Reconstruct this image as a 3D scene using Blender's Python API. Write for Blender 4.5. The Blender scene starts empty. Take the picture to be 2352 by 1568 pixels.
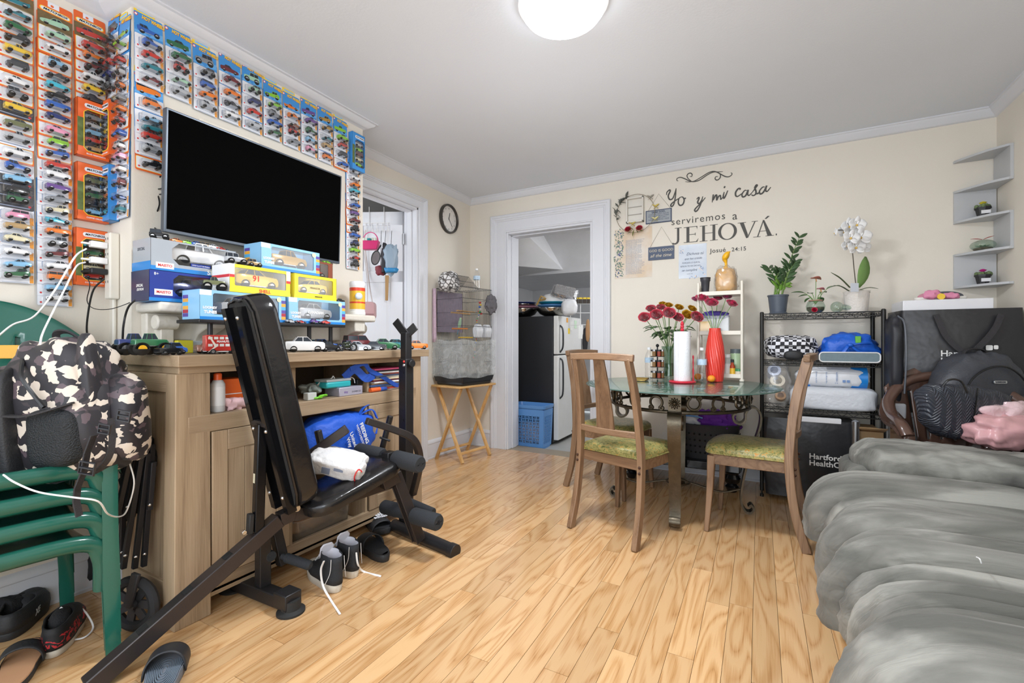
import bpy,bmesh,math,random
from math import sin,cos,pi,radians,sqrt,atan2
from mathutils import Vector,Matrix
RND=random.Random(11)
SC=bpy.context.scene
COL=SC.collection
# ---------------------------------------------------------------- camera, world, lights, exposure
FP,CU,CV,EYE=1050.0,1176.0,784.0,1.05
YAW=radians(28.45)
SN,CN=sin(YAW),cos(YAW)
cam=bpy.data.cameras.new('camera');cam.sensor_width=36;cam.lens=FP/2352*36;cam.clip_start=.02
camo=bpy.data.objects.new('camera',cam);COL.objects.link(camo)
camo.location=(0,0,EYE);camo.rotation_euler=(radians(90),0,YAW);SC.camera=camo
W=bpy.data.worlds.new('daylight');SC.world=W;W.use_nodes=True
W.node_tree.nodes['Background'].inputs[0].default_value=(.86,.93,1,1)
W.node_tree.nodes['Background'].inputs[1].default_value=1.5
SC.view_settings.view_transform='Standard';SC.view_settings.look='None'
SC.view_settings.gamma=1;SC.view_settings.use_curve_mapping=False
SC.view_settings.exposure=0.2
def area(name,loc,rot,sx,sy,power,color=(1,.97,.93)):
 l=bpy.data.lights.new(name,'AREA');l.shape='RECTANGLE';l.size=sx;l.size_y=sy;l.energy=power;l.color=color
 o=bpy.data.objects.new(name,l);COL.objects.link(o);o.location=loc;o.rotation_euler=rot;return o
area('rear_fill_panel',(-.55,-1.75,1.55),(radians(90),0,0),3.4,1.7,30,(.88,.94,1))  # added fill panel behind the camera; no window is modelled there
area('kitchen_fill',(-.6,5.2,2.0),(radians(60),0,radians(90)),1.2,.8,30,(.95,.97,1))  # added fill light in the kitchen, no visible source
area('hall_fill',(-3.2,1.75,1.9),(radians(80),0,0),.8,.8,6,(.95,.97,1))  # hall brightened by an added light without any visible source
l=bpy.data.lights.new('rear_fill_point','POINT');l.energy=40;l.shadow_soft_size=.4;l.color=(.90,.95,1)  # added fill behind the camera for ceiling and walls; no lamp stands there
o=bpy.data.objects.new('rear_fill_point',l);COL.objects.link(o);o.location=(-.35,-.75,1.25)
l=bpy.data.lights.new('midroom_fill_point','POINT');l.energy=11;l.shadow_soft_size=.35;l.color=(.93,.96,1)  # added point without fixture, stands in for the ceiling lamp's sideways light
o=bpy.data.objects.new('midroom_fill_point',l);COL.objects.link(o);o.location=(-.9,2.1,1.5)
lb0=area('ceiling_lamp_light',(-.73,1.80,2.39),(0,0,0),.33,.33,34,(.93,.96,1));lb0.data.shape='DISK'
# ---------------------------------------------------------------- photograph measurement: pixel -> point on a world plane
def ray(u,v):
 t=(u-CU)/FP
 return Vector((t*CN-SN,t*SN+CN,-(v-CV)/FP))
def px(u,v,X=None,Y=None,Z=None,d=None):
 r=ray(u,v)
 if X is not None:d=X/r.x
 elif Y is not None:d=Y/r.y
 elif Z is not None:d=(Z-EYE)/r.z
 return Vector((0,0,EYE))+r*d
 # ---------------------------------------------------------------- materials
def lin(c):
 if isinstance(c,str):
  c=tuple(int(c[i:i+2],16)/255 for i in(0,2,4))
 return tuple((x/12.92 if x<=.04045 else((x+.055)/1.055)**2.4)for x in c[:3])+(1,)
MATS={}
def newmat(name):
 m=bpy.data.materials.new(name);m.use_nodes=True
 return m,m.node_tree.nodes,m.node_tree.links,m.node_tree.nodes['Principled BSDF']
def mat(name,col='808080',rough=.5,metal=0,var=.06,scale=9,bump=0,bscale=60,sheen=0,emit=0,coat=0):
 if name in MATS:return MATS[name]
 m,N,L,B=newmat(name);c=lin(col)
 B.inputs['Roughness'].default_value=rough;B.inputs['Metallic'].default_value=metal
 tc=N.new('ShaderNodeTexCoord');no=N.new('ShaderNodeTexNoise');no.inputs['Scale'].default_value=scale;no.inputs['Detail'].default_value=3
 L.new(tc.outputs['Object'],no.inputs['Vector'])
 mx=N.new('ShaderNodeMix');mx.data_type='RGBA'
 mx.inputs[6].default_value=tuple(x*(1-var)for x in c[:3])+(1,)
 mx.inputs[7].default_value=tuple(min(1,x*(1+var))for x in c[:3])+(1,)
 L.new(no.outputs['Fac'],mx.inputs[0]);L.new(mx.outputs[2],B.inputs['Base Color'])
 if bump:
  n2=N.new('ShaderNodeTexNoise');n2.inputs['Scale'].default_value=bscale;L.new(tc.outputs['Object'],n2.inputs['Vector'])
  bp=N.new('ShaderNodeBump');bp.inputs['Strength'].default_value=bump;bp.inputs['Distance'].default_value=.01
  L.new(n2.outputs['Fac'],bp.inputs['Height']);L.new(bp.outputs[0],B.inputs['Normal'])
 if sheen:B.inputs['Sheen Weight'].default_value=sheen
 if coat:B.inputs['Coat Weight'].default_value=coat
 if emit:
  B.inputs['Emission Color'].default_value=c;B.inputs['Emission Strength'].default_value=emit
 MATS[name]=m;return m
def hexmat(h,rough=.35,metal=0,pre='paint'):
 return mat('%s_%s_%d'%(pre,h,int(rough*100)),h,rough,metal,var=.04)
def clear(name,tint='FFFFFF',amount=.12,rough=.05,milk=0):
 """thin clear plastic / glass: mostly transparent with a glossy coat"""
 if name in MATS:return MATS[name]
 m,N,L,B=newmat(name);out=N['Material Output']
 tr=N.new('ShaderNodeBsdfTransparent');tr.inputs[0].default_value=lin(tint)
 B.inputs['Base Color'].default_value=lin(tint);B.inputs['Roughness'].default_value=.4
 gs=N.new('ShaderNodeBsdfGlossy');gs.inputs['Roughness'].default_value=rough
 mx=N.new('ShaderNodeMixShader');lw=N.new('ShaderNodeLayerWeight');lw.inputs['Blend'].default_value=.25
 mr=N.new('ShaderNodeMapRange');mr.inputs[3].default_value=min(amount,.12)*.5;mr.inputs[4].default_value=.55
 L.new(lw.outputs['Facing'],mr.inputs[0]);L.new(mr.outputs[0],mx.inputs[0])
 L.new(tr.outputs[0],mx.inputs[1]);L.new(gs.outputs[0],mx.inputs[2])
 m2=N.new('ShaderNodeMixShader');m2.inputs[0].default_value=milk;L.new(mx.outputs[0],m2.inputs[1]);L.new(B.outputs[0],m2.inputs[2]);L.new(m2.outputs[0],out.inputs[0])
 MATS[name]=m;return m
def ramp(N,L,src,stops):
 r=N.new('ShaderNodeValToRGB');e=r.color_ramp.elements
 while len(e)<len(stops):e.new(.5)
 for i,(p,c)in enumerate(stops):e[i].position=p;e[i].color=lin(c)
 L.new(src,r.inputs[0]);return r.outputs[0]
def wood(name,c0,c1,c2,axis=2,rough=.45,scale=1.0,world=False,ring=6,detail=5,var=.5,coat=0,mult=14,pos=(.12,.42,.85),along=.16,fine=.55,dist=.35):
 """grain that runs along one axis"""
 if name in MATS:return MATS[name]
 m,N,L,B=newmat(name)
 tc=N.new('ShaderNodeTexCoord');src=tc.outputs['Object']
 if world:src=N.new('ShaderNodeNewGeometry').outputs['Position']
 oi=N.new('ShaderNodeObjectInfo')
 ad=N.new('ShaderNodeVectorMath');ad.operation='MULTIPLY_ADD'
 cb=N.new('ShaderNodeCombineXYZ')
 for i in range(3):L.new(oi.outputs['Random'],cb.inputs[i])
 L.new(cb.outputs[0],ad.inputs[0]);ad.inputs[1].default_value=(17.3,31.7,9.1);L.new(src,ad.inputs[2])
 mp=N.new('ShaderNodeMapping');s=[ring*2.0*scale]*3;s[axis]=ring*along*scale
 mp.inputs['Scale'].default_value=s;L.new(ad.outputs[0],mp.inputs[0])
 no=N.new('ShaderNodeTexNoise');no.inputs['Scale'].default_value=1;no.inputs['Detail'].default_value=1.5;no.inputs['Distortion'].default_value=dist
 L.new(mp.outputs[0],no.inputs['Vector'])
 mu=N.new('ShaderNodeMath');mu.operation='MULTIPLY';mu.inputs[1].default_value=mult;L.new(no.outputs['Fac'],mu.inputs[0])
 pp=N.new('ShaderNodeMath');pp.operation='PINGPONG';pp.inputs[1].default_value=1;L.new(mu.outputs[0],pp.inputs[0])
 m2=N.new('ShaderNodeMapping');s=[230*scale]*3;s[axis]=6*scale
 m2.inputs['Scale'].default_value=s;L.new(ad.outputs[0],m2.inputs[0])
 n2=N.new('ShaderNodeTexNoise');n2.inputs['Scale'].default_value=1;n2.inputs['Detail'].default_value=2;L.new(m2.outputs[0],n2.inputs['Vector'])
 a1=N.new('ShaderNodeMath');a1.operation='MULTIPLY_ADD';a1.inputs[1].default_value=var;L.new(pp.outputs[0],a1.inputs[0])
 a2=N.new('ShaderNodeMath');a2.operation='MULTIPLY';a2.inputs[1].default_value=fine;L.new(n2.outputs['Fac'],a2.inputs[0])
 L.new(a2.outputs[0],a1.inputs[2])
 col=ramp(N,L,a1.outputs[0],[(pos[0],c0),(pos[1],c1),(pos[2],c2)])
 hs=N.new('ShaderNodeHueSaturation')
 v1=N.new('ShaderNodeMapRange');v1.inputs[3].default_value=.86;v1.inputs[4].default_value=1.12;L.new(oi.outputs['Random'],v1.inputs[0])
 L.new(v1.outputs[0],hs.inputs['Value']);L.new(col,hs.inputs['Color']);L.new(hs.outputs[0],B.inputs['Base Color'])
 B.inputs['Roughness'].default_value=rough
 if coat:B.inputs['Coat Weight'].default_value=coat;B.inputs['Coat Roughness'].default_value=.12
 MATS[name]=m;return m
 # ---------------------------------------------------------------- mesh builder
class MB:
 def __init__(s):s.v=[];s.f=[];s.k=[];s.m=0
 def add(s,vs,fs,M=None,m=None):
  o=len(s.v)
  s.v+=[(M@Vector(p))[:]if M else tuple(p)for p in vs]
  s.f+=[tuple(i+o for i in f)for f in fs];s.k+=[s.m if m is None else m]*len(fs);return s
 def bx(s,a,b,M=None,m=None):
  x0,y0,z0=[min(a[i],b[i])for i in range(3)];x1,y1,z1=[max(a[i],b[i])for i in range(3)]
  return s.add([(x0,y0,z0),(x1,y0,z0),(x1,y1,z0),(x0,y1,z0),(x0,y0,z1),(x1,y0,z1),(x1,y1,z1),(x0,y1,z1)],[(0,3,2,1),(4,5,6,7),(0,1,5,4),(1,2,6,5),(2,3,7,6),(3,0,4,7)],M,m)
 def cb(s,c,d,M=None,m=None):
  return s.bx([c[i]-d[i]/2 for i in range(3)],[c[i]+d[i]/2 for i in range(3)],M,m)
 def bar(s,p,q,w,h,up=(0,0,1),m=None,w2=None,h2=None):
  p,q=Vector(p),Vector(q);t=(q-p).normalized();up=Vector(up)
  x=t.cross(up)
  if x.length<1e-4:x=t.cross(Vector((1,0,0)))
  x.normalize();y=x.cross(t).normalized();w2=w if w2 is None else w2;h2=h if h2 is None else h2
  vs=[p+x*a*w/2+y*b*h/2 for a,b in((-1,-1),(1,-1),(1,1),(-1,1))]+[q+x*a*w2/2+y*b*h2/2 for a,b in((-1,-1),(1,-1),(1,1),(-1,1))]
  return s.add(vs,[(0,3,2,1)[::-1],(4,5,6,7)[::-1],(0,1,5,4)[::-1],(1,2,6,5)[::-1],(2,3,7,6)[::-1],(3,0,4,7)[::-1]],m=m)
 def loft(s,rings,cap=True,closed=True,loop=False,m=None):
  n=len(rings[0]);vs=[p for r in rings for p in r];fs=[]
  R=len(rings)
  for i in range(R if loop else R-1):
   for j in range(n if closed else n-1):
    a,b=i*n+j,i*n+(j+1)%n;c,d=((i+1)%R)*n+(j+1)%n,((i+1)%R)*n+j
    fs.append((a,b,c,d))
  if cap and not loop and closed:fs+=[tuple(range(n))[::-1],tuple((R-1)*n+j for j in range(n))]
  return s.add(vs,fs,m=m)
 def tube(s,pts,r,n=8,m=None,loop=False,flat=1,up=None,cap=True):
  pts=[Vector(p)for p in pts];K=len(pts);rings=[];x=None
  for i,p in enumerate(pts):
   a=pts[i-1]if(i or loop)else p;b=pts[(i+1)%K]if(i<K-1 or loop)else p
   t=(b-a);t=t.normalized()if t.length>1e-9 else Vector((0,0,1))
   if x is None or up is not None:
    u=Vector(up)if up is not None else(Vector((0,0,1))if abs(t.z)<.9 else Vector((1,0,0)))
    x=t.cross(u).normalized()if t.cross(u).length>1e-5 else Vector((1,0,0))
   else:x=(x-t*x.dot(t)).normalized()
   y=t.cross(x);rr=r[i]if isinstance(r,(list,tuple))else r
   rings.append([p+x*cos(2*pi*j/n+pi/n)*rr+y*sin(2*pi*j/n+pi/n)*rr*flat for j in range(n)])
  return s.loft(rings,cap=cap,loop=loop,m=m)
 def lathe(s,prof,c=(0,0,0),n=20,M=None,m=None,cap=True):
  rings=[[Vector((r*cos(2*pi*j/n)+c[0],r*sin(2*pi*j/n)+c[1],z+c[2]))for j in range(n)]for r,z in prof]
  if M:rings=[[M@p for p in r]for r in rings]
  return s.loft(rings,cap=cap,m=m)
 def prism(s,poly,M,h,m=None):
  """poly in the local xy plane of M, extruded along local z by h"""
  n=len(poly)
  vs=[M@Vector((a,b,0))for a,b in poly]+[M@Vector((a,b,h))for a,b in poly]
  return s.add(vs,[tuple(range(n))[::-1],tuple(range(n,2*n))]+[(i,(i+1)%n,n+(i+1)%n,n+i)for i in range(n)],m=m)
 def sph(s,c,r,n=12,k=8,M=None,m=None):
  r=(r,r,r)if not isinstance(r,(list,tuple))else r
  rings=[[Vector((c[0]+r[0]*sin(a)*cos(2*pi*j/n),c[1]+r[1]*sin(a)*sin(2*pi*j/n),c[2]-r[2]*cos(a)))for j in range(n)]for a in[max(.02,min(pi-.02,pi*i/k))for i in range(k+1)]]
  if M:rings=[[M@p for p in q]for q in rings]
  return s.loft(rings,m=m)
 def grid(s,fn,nu,nv,m=None,loopu=False):
  vs=[fn(i/(nu if loopu else nu-1),j/(nv-1))for j in range(nv)for i in range(nu)]
  fs=[(j*nu+i,j*nu+(i+1)%nu,(j+1)*nu+(i+1)%nu,(j+1)*nu+i)for j in range(nv-1)for i in range(nu if loopu else nu-1)]
  return s.add(vs,fs,m=m)
 def mesh(s,name,mats,smooth=35):
  me=bpy.data.meshes.new(name);me.from_pydata([tuple(p)for p in s.v],[],s.f)
  for x in(mats if isinstance(mats,(list,tuple))else[mats]):me.materials.append(x)
  me.polygons.foreach_set('material_index',s.k)
  if smooth is not None:
   me.polygons.foreach_set('use_smooth',[True]*len(s.f));me.set_sharp_from_angle(angle=radians(smooth))
  me.update();return me
def tag(o,label=None,cat=None,group=None,kind=None):
 if label:o['label']=label
 if cat:o['category']=cat
 if group:o['group']=group
 if kind:o['kind']=kind
 return o
def put(name,me,parent=None,M=None,**t):
 o=bpy.data.objects.new(name,me);COL.objects.link(o)
 if parent is not None:o.parent=parent
 if M is not None:o.matrix_basis=M
 tag(o,t.get('label'),t.get('cat'),t.get('group'),t.get('kind'));return o
def rootM(o):
 M=o.matrix_basis.copy()if o.matrix_basis else Matrix()
 M=Matrix.LocRotScale(o.location,o.rotation_euler,o.scale)
 return rootM(o.parent)@M if o.parent else M
def build(name,mb,mats,parent=None,world=True,loc=None,bev=0,seg=2,sub=0,smooth=35,solid=0,**t):
 """ONE mesh object. Vertices are in world space when world is set, else in the parent's."""
 if parent is not None and world:
  Mi=rootM(parent).inverted();mb.v=[(Mi@Vector(p))[:]for p in mb.v]
 M=None
 if parent is None:
  if loc is None:
   xs=[p[0]for p in mb.v];ys=[p[1]for p in mb.v];zs=[p[2]for p in mb.v]
   loc=((min(xs)+max(xs))/2,(min(ys)+max(ys))/2,min(zs))
  mb.v=[(p[0]-loc[0],p[1]-loc[1],p[2]-loc[2])for p in mb.v];M=Matrix.Translation(loc)
 o=put(name,mb.mesh(name,mats,smooth),parent,M,**t)
 if solid:
  q=o.modifiers.new('s','SOLIDIFY');q.thickness=solid;q.offset=0
 if bev:
  q=o.modifiers.new('b','BEVEL');q.width=bev;q.segments=seg;q.limit_method='ANGLE';q.angle_limit=radians(40)
 if sub:
  q=o.modifiers.new('u','SUBSURF');q.levels=q.render_levels=sub
 return o
def thing(name,label,cat,loc=(0,0,0),rz=0,group=None):
 o=bpy.data.objects.new(name,None);COL.objects.link(o);o.empty_display_size=.05
 o.location=loc;o.rotation_euler=(0,0,rz);return tag(o,label,cat,group)
def copy_tree(o,parent=None,**t):
 c=o.copy();COL.objects.link(c);c.parent=parent
 for ch in[x for x in o.children]:copy_tree(ch,c)
 tag(c,t.get('label'),None,t.get('group'));return c
TXT={}
def textmesh(s,italic=0,bold=0,spacing=1.0,align='CENTER'):
 key=(s,italic,bold,spacing,align)
 if key not in TXT:
  c=bpy.data.curves.new('t','FONT');c.body=s;c.size=1;c.align_x=align;c.align_y='CENTER';c.shear=italic;c.offset=bold
  c.space_character=spacing;c.resolution_u=3;c.extrude=.01
  o=bpy.data.objects.new('t',c);me=bpy.data.meshes.new_from_object(o)
  bpy.data.objects.remove(o);me.materials.clear()
  xs=[v.co.x for v in me.vertices];TXT[key]=(me,max(xs)-min(xs)if xs else 1)
 return TXT[key]
def frame(o,x,z):
 """matrix with local x along x, local z along z (outward normal), origin o"""
 x=Vector(x).normalized();z=Vector(z).normalized();y=z.cross(x).normalized()
 M=Matrix((x,y,z)).transposed().to_4x4();M.translation=Vector(o);return M
def letters(s,F,m,parent,size=None,width=None,at=(0,0,0),name='lettering',sx=1,**k):
 """text on the plane of frame F (local to parent)"""
 me,w=textmesh(s,**k)
 sc=size if size else width/w
 if size and width:sx=width/(w*size)
 me2=me.copy();me2.materials.append(m)
 o=put(name,me2,parent,F@Matrix.Translation(at)@Matrix.Diagonal((sc*sx,sc,.05 if sc>.05 else .02,1)));return o
def pl(P):
 return rootM(P).inverted()
# ================================================================ THE ROOM
XL,XR,YB,ZC=-2.597,1.283,3.898,2.49
XN,YN0=-2.50,.919
XC,YC0,YC1=-2.30,.919,2.18
wallM=mat('cream_wall_paint','E3DCD0',.75,var=.03,scale=3,bump=.05,bscale=120)
trimM=mat('white_gloss_trim','DADCE2',.4,var=.03,scale=6)
ceilM=mat('white_ceiling_paint','DFE4EC',.8,var=.03,scale=2,bump=.05,bscale=90)
def struct(name,mb,m,parent=None,**k):
 k.setdefault('smooth',35)
 return build(name,mb,m,parent,kind='structure' if parent is None else None,**k)
 # floor: base slab and every strip of the laminate its own plank
b=MB();b.bx((XL-.1,-1.7,-.06),(XR+.1,YB,-.012));fl=struct('floor',b,mat('floor_underlay','7A5B38',.8))
plankM=wood('oak_laminate','A57444','C69866','D6AE7F',axis=1,rough=.22,world=True,ring=4.2,var=.46,coat=.3,mult=17,pos=(.13,.30,.58),along=.30,fine=.55,dist=.45)
pw=.084;x=XL-.03;ci=0
unit=None
while x<XR:
 ys=[-1.7,.25+RND.random()*.5]
 while ys[-1]<YB-.25:ys.append(min(YB,ys[-1]+RND.uniform(.5,1.25)))
 ys[-1]=YB
 for y0,y1 in zip(ys,ys[1:]):
  b=MB();g=.0007;hh=RND.uniform(-.0003,0)
  b.bx((x+g,y0+g,-.012),(x+pw-g,y1-g,hh));build('plank',b,plankM,fl,smooth=None)
 x+=pw
 # ceiling
b=MB();b.bx((XL-.1,-1.7,ZC),(XR+.1,YB,ZC+.05));struct('ceiling',b,ceilM)
# left wall with its doorway: Y 2.30 .. 3.08, up to 2.20
DY0,DY1,DZ=2.28,3.08,2.20
b=MB();b.bx((XL-.13,DY1,0),(XL,YB+.2,ZC));b.bx((XL-.13,YC1-.3,DZ),(XL,DY1,ZC));b.bx((XL-.13,YC1-.3,0),(XL,DY0,DZ))
struct('wall_left',b,wallM)
b=MB();b.bx((XN-.1,-1.7,0),(XN,YN0,ZC));struct('wall_recess',b,wallM)
b=MB();b.bx((XL-.1,YC0,0),(XC,YC1,ZC));struct('wall_chimney',b,wallM)
# back wall with its doorway: X -2.17 .. -1.301, up to 2.11
BX0,BX1,BZ=-2.17,-1.301,2.11
b=MB();b.bx((XL,YB,0),(BX0,YB+.2,ZC));b.bx((BX0,YB,BZ),(BX1,YB+.2,ZC));b.bx((BX1,YB,0),(XR+.1,YB+.2,ZC))
struct('wall_back',b,wallM)
b=MB();b.bx((XR,-1.7,0),(XR+.1,YB,ZC));struct('wall_right',b,wallM)
# crown moulding: profile (out, down) swept along each wall
PR=[(0,0),(.05,0),(.05,.008),(.042,.012),(.036,.026),(.02,.04),(.014,.05),(.006,.056),(0,.058)]
def sweep(path,prof,z,name,m=trimM,up=-1,sgn=1):
 """extrude profile (out, dz) along a 2-D path; out is to the right of travel"""
 P=[Vector(p)for p in path];rings=[]
 for i,p in enumerate(P):
  d0=(p-P[i-1]).normalized()if i else None;d1=(P[i+1]-p).normalized()if i<len(P)-1 else None
  a=d0 or d1;c=d1 or d0
  n0=Vector((a.y,-a.x));n1=Vector((c.y,-c.x));n=(n0+n1);n=n/(n.dot(n0)if n.dot(n0)else 1)
  rings.append([Vector((p.x+n.x*o*sgn,p.y+n.y*o*sgn,z+up*dz))for o,dz in prof])
 b=MB();b.loft(rings);return struct(name,b,m)
big=[(o*1.4,d*.78)for o,d in PR]
sweep([(XL,YC1),(XL,YB),(XR,YB),(XR,-1.7)],PR,ZC,'trim_1')
sweep([(XN,-1.7),(XN,YC0),(XC,YC0),(XC,YC1),(XL,YC1)],big,ZC,'trim_2')
BP=[(0,0),(.018,0),(.018,.012),(.012,.016),(.012,.13),(.016,.135),(.016,.15),(.006,.165),(0,.168)]
sweep([(XL,DY1+.1),(XL,YB),(BX0-.168,YB)],BP,0,'baseboard_left',up=1)
sweep([(BX1+.173,YB),(XR,YB),(XR,-1.7)],BP,0,'baseboard_back',up=1)
sweep([(XN,-1.7),(XN,YC0),(XC,YC0)],BP,0,'baseboard_recess',up=1)
# door casings (stepped profile) and jambs
def casing(name,pts_in,width,plane,steps):
 """pts_in: opening corners (a,z) bottom-left, top-left, top-right, bottom-right; plane(a,z,out)->world"""
 b=MB();(a0,z0),(a1,z1)=pts_in
 prof=steps
 def loop(o):return[(a0-o,0),(a0-o,z1+o),(a1+o,z1+o),(a1+o,0)]
 rings=[]
 for o,out in prof:rings.append([Vector(plane(a,z,out))for a,z in loop(o)])
 b.loft([list(r)for r in rings],closed=False,cap=False);return struct(name,b,trimM,smooth=20)
ST=[(0,.0),(0,.02),(.01,.024),(.018,.02),(.025,.02),(.105,.02),(.112,.027),(.12,.027),(.126,.034),(.14,.034),(.146,.042),(.16,.042),(.168,.036),(.168,0)]
d1=casing('door_1',((BX0,0),(BX1,BZ)),.168,lambda a,z,o:(a,YB-o,z),ST)
b=MB();b.bx((BX0-.001,YB-.01,0),(BX0+.02,YB+.21,BZ));b.bx((BX1-.02,YB-.01,0),(BX1+.001,YB+.21,BZ));b.bx((BX0+.02,YB-.01,BZ-.02),(BX1-.02,YB+.21,BZ+.001))
b.bx((BX0+.02,YB+.06,0),(BX0+.032,YB+.15,BZ-.02));b.bx((BX0+.02,YB+.06,BZ-.032),(BX1-.02,YB+.15,BZ-.02))
build('jamb',b,trimM,d1,bev=.003)
S2=[(o*.56,d)for o,d in ST]
d2=casing('door_2',((DY0,0),(DY1,DZ)),.094,lambda a,z,o:(XL+o,a,z),S2)
b=MB();b.bx((XL+.01,DY1-.02,0),(XL-.14,DY1+.001,DZ));b.bx((XL+.01,DY0-.001,0),(XL-.14,DY0+.02,DZ));b.bx((XL+.01,DY0,DZ-.02),(XL-.14,DY1,DZ+.001))
b.bx((XL-.04,DY1-.034,0),(XL-.09,DY1-.02,DZ-.02));b.bx((XL-.04,DY0,DZ-.034),(XL-.09,DY1,DZ-.02))
build('jamb',b,trimM,d2,bev=.003)
# open door leaf in the hall
Hh=Vector((XL-.135,DY1-.035,0));dv=Vector((-.9,-.435,0)).normalized();nDoor=Vector((-dv.y,dv.x,0))*-1
if nDoor.y>0:nDoor=-nDoor
LW,LH=.80,2.165
LF=frame(Hh+Vector((0,0,.015)),dv,nDoor)
if(LF@Vector((0,1,0))).z<Hh.z+.5:LF=frame(Hh+Vector((0,0,.015))+dv*LW,-dv,nDoor)
b=MB();b.bx((0,0,-.035),(LW,LH,-.004),LF)
st=.11
for r in((0,0,LW,.2),(0,LH-.12,LW,LH),(0,0,st,LH),(LW-st,0,LW,LH),(LW/2-.05,0,LW/2+.05,LH),(0,.78,LW,.93),(0,1.55,LW,1.65)):
 b.bx((r[0],r[1],-.006),(r[2],r[3],.004),LF)
lf=struct('door_3',b,trimM,bev=.003)
b=MB()
for zz in(.35,1.0,1.88):
 b.bx((LW-.004,zz,-.03),(LW+.012,zz+.09,.008),LF);b.tube([LF@Vector((LW+.01,zz-.004,.008)),LF@Vector((LW+.01,zz+.094,.008))],.006)
build('hinge',b,mat('brushed_steel','A9ABAE',.35,1),lf)
for pi_,(x0,x1)in enumerate(((st,LW/2-.05),(LW/2+.05,LW-st))):
 for y0,y1 in((.2,.78),(.93,1.55),(1.65,LH-.12)):
  b=MB();q=.035;F=LF
  vs=[F@Vector(p)for p in((x0,y0,-.006),(x1,y0,-.006),(x1,y1,-.006),(x0,y1,-.006),(x0+q,y0+q,.002),(x1-q,y0+q,.002),(x1-q,y1-q,.002),(x0+q,y1-q,.002))]
  b.add(vs,[(4,5,6,7),(0,1,5,4),(1,2,6,5),(2,3,7,6),(3,0,4,7)]);build('raised_panel',b,trimM,lf,smooth=None)
  # hall behind the left doorway
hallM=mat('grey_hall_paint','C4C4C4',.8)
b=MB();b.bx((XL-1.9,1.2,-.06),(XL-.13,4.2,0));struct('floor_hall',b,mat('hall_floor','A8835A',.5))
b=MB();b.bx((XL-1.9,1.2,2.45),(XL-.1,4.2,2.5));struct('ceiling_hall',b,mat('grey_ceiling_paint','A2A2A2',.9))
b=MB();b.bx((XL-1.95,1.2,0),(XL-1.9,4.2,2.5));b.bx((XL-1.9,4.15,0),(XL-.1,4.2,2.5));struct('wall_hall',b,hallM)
# kitchen behind the back doorway
KZ=-.03
b=MB();b.bx((-3.2,YB,KZ-.05),(0.4,7.0,KZ));struct('floor_kitchen',b,mat('grey_vinyl','A9A9A5',.5))
b=MB();b.bx((BX0-.02,YB-.004,-.012),(BX1+.02,YB+.2,-.001));struct('trim_3',b,mat('threshold_strip','9A8C78',.5),bev=.002)
kw=mat('white_kitchen_paint','D9D9DB',.7)
b=MB();b.bx((-3.25,YB+.2,0),(-3.2,7,2.5));b.bx((.4,YB+.2,0),(.45,7,2.5));b.bx((-3.2,6.6,0),(.4,6.65,2.5));struct('wall_kitchen',b,kw)
b=MB();b.bx((-3.2,YB+.2,2.42),(.4,7,2.46));struct('ceiling_kitchen',b,kw)
# boxed-in stair over the kitchen: upright face, sloped cheek, shiny underside
b=MB();b.bx((-3.2,5.05,1.86),(.4,6.6,2.42));struct('ceiling_stair_box',b,mat('glossy_white_paint','C9C9CB',.25))
b=MB();b.add([(-2.9,4.15,1.93),(-2.9,4.15,2.42),(-2.9,5.05,2.42),(-2.9,5.05,1.86),(-2.35,4.15,2.40),(-2.35,4.15,2.42),(-2.35,5.05,2.42),(-2.05,5.05,1.9)],[(0,1,2,3),(4,7,6,5),(0,4,5,1),(3,2,6,7),(0,3,7,4),(1,5,6,2)]);struct('wall_stair_cheek',b,kw,smooth=None)
# ceiling lamp
T=thing('ceiling_lamp','round white glowing flush ceiling lamp','lamp',(-.73,1.80,ZC))
b=MB();b.lathe([(.19,0),(.19,-.02),(.175,-.026),(0.0,-.026)],(-.73,1.8,ZC),40);build('rim',b,mat('lamp_rim','F2F2F2',.4),T)
b=MB();b.lathe([(.178,-.02),(.176,-.04),(.16,-.062),(.12,-.078),(.06,-.087),(.001,-.09)],(-.73,1.8,ZC),40);build('diffuser',b,mat('glowing_diffuser','F6FAFF',.5,emit=4.5,var=0),T)
# ================================================================ CABINET
oakY=wood('rustic_oak_along','8A745B','AD967A','BFA88C',axis=1,rough=.55,scale=1.1,ring=2.6,var=.28,mult=9)
oakZ=wood('rustic_oak_upright','8A745B','AD967A','BFA88C',axis=2,rough=.55,scale=1.1,ring=2.6,var=.28,mult=9)
oakX=wood('rustic_oak_across','8A745B','AD967A','BFA88C',axis=0,rough=.55,scale=1.1,ring=2.6,var=.28,mult=9)
FX,BXc=-1.87,-2.285
CB=thing('media_cabinet','rustic light oak media cabinet with open shelf, covered in toy cars','cabinet',(-2.08,1.56,0))
def cpart(n,a,c,m,par=CB,bev=.003,**k):
 b=MB();b.bx(a,c);return build(n,b,m,par,bev=bev,**k)
cpart('top',(BXc,.865,.958),(-1.82,2.27,1.0),oakY)
cpart('top_rail',(BXc+.02,.89,.93),(FX,2.25,.958),oakY)
for y0,y1 in((.88,1.0),(2.15,2.25)):
 b=MB();b.add([(FX,y0,.93),(FX,y1,.93),(FX-.07,y1,.93),(FX-.07,y0,.93),(FX+.015,y0-.012,0),(FX+.015,y1-.005,0),(FX-.07,y1-.005,0),(FX-.07,y0-.012,0)],[(0,1,2,3)[::-1],(4,5,6,7),(0,1,5,4),(1,2,6,5),(2,3,7,6),(3,0,4,7)]);build('leg',b,oakZ,CB,bev=.003)
 cpart('leg',(BXc,y0,0),(BXc+.07,y1,.93),oakZ)
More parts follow.
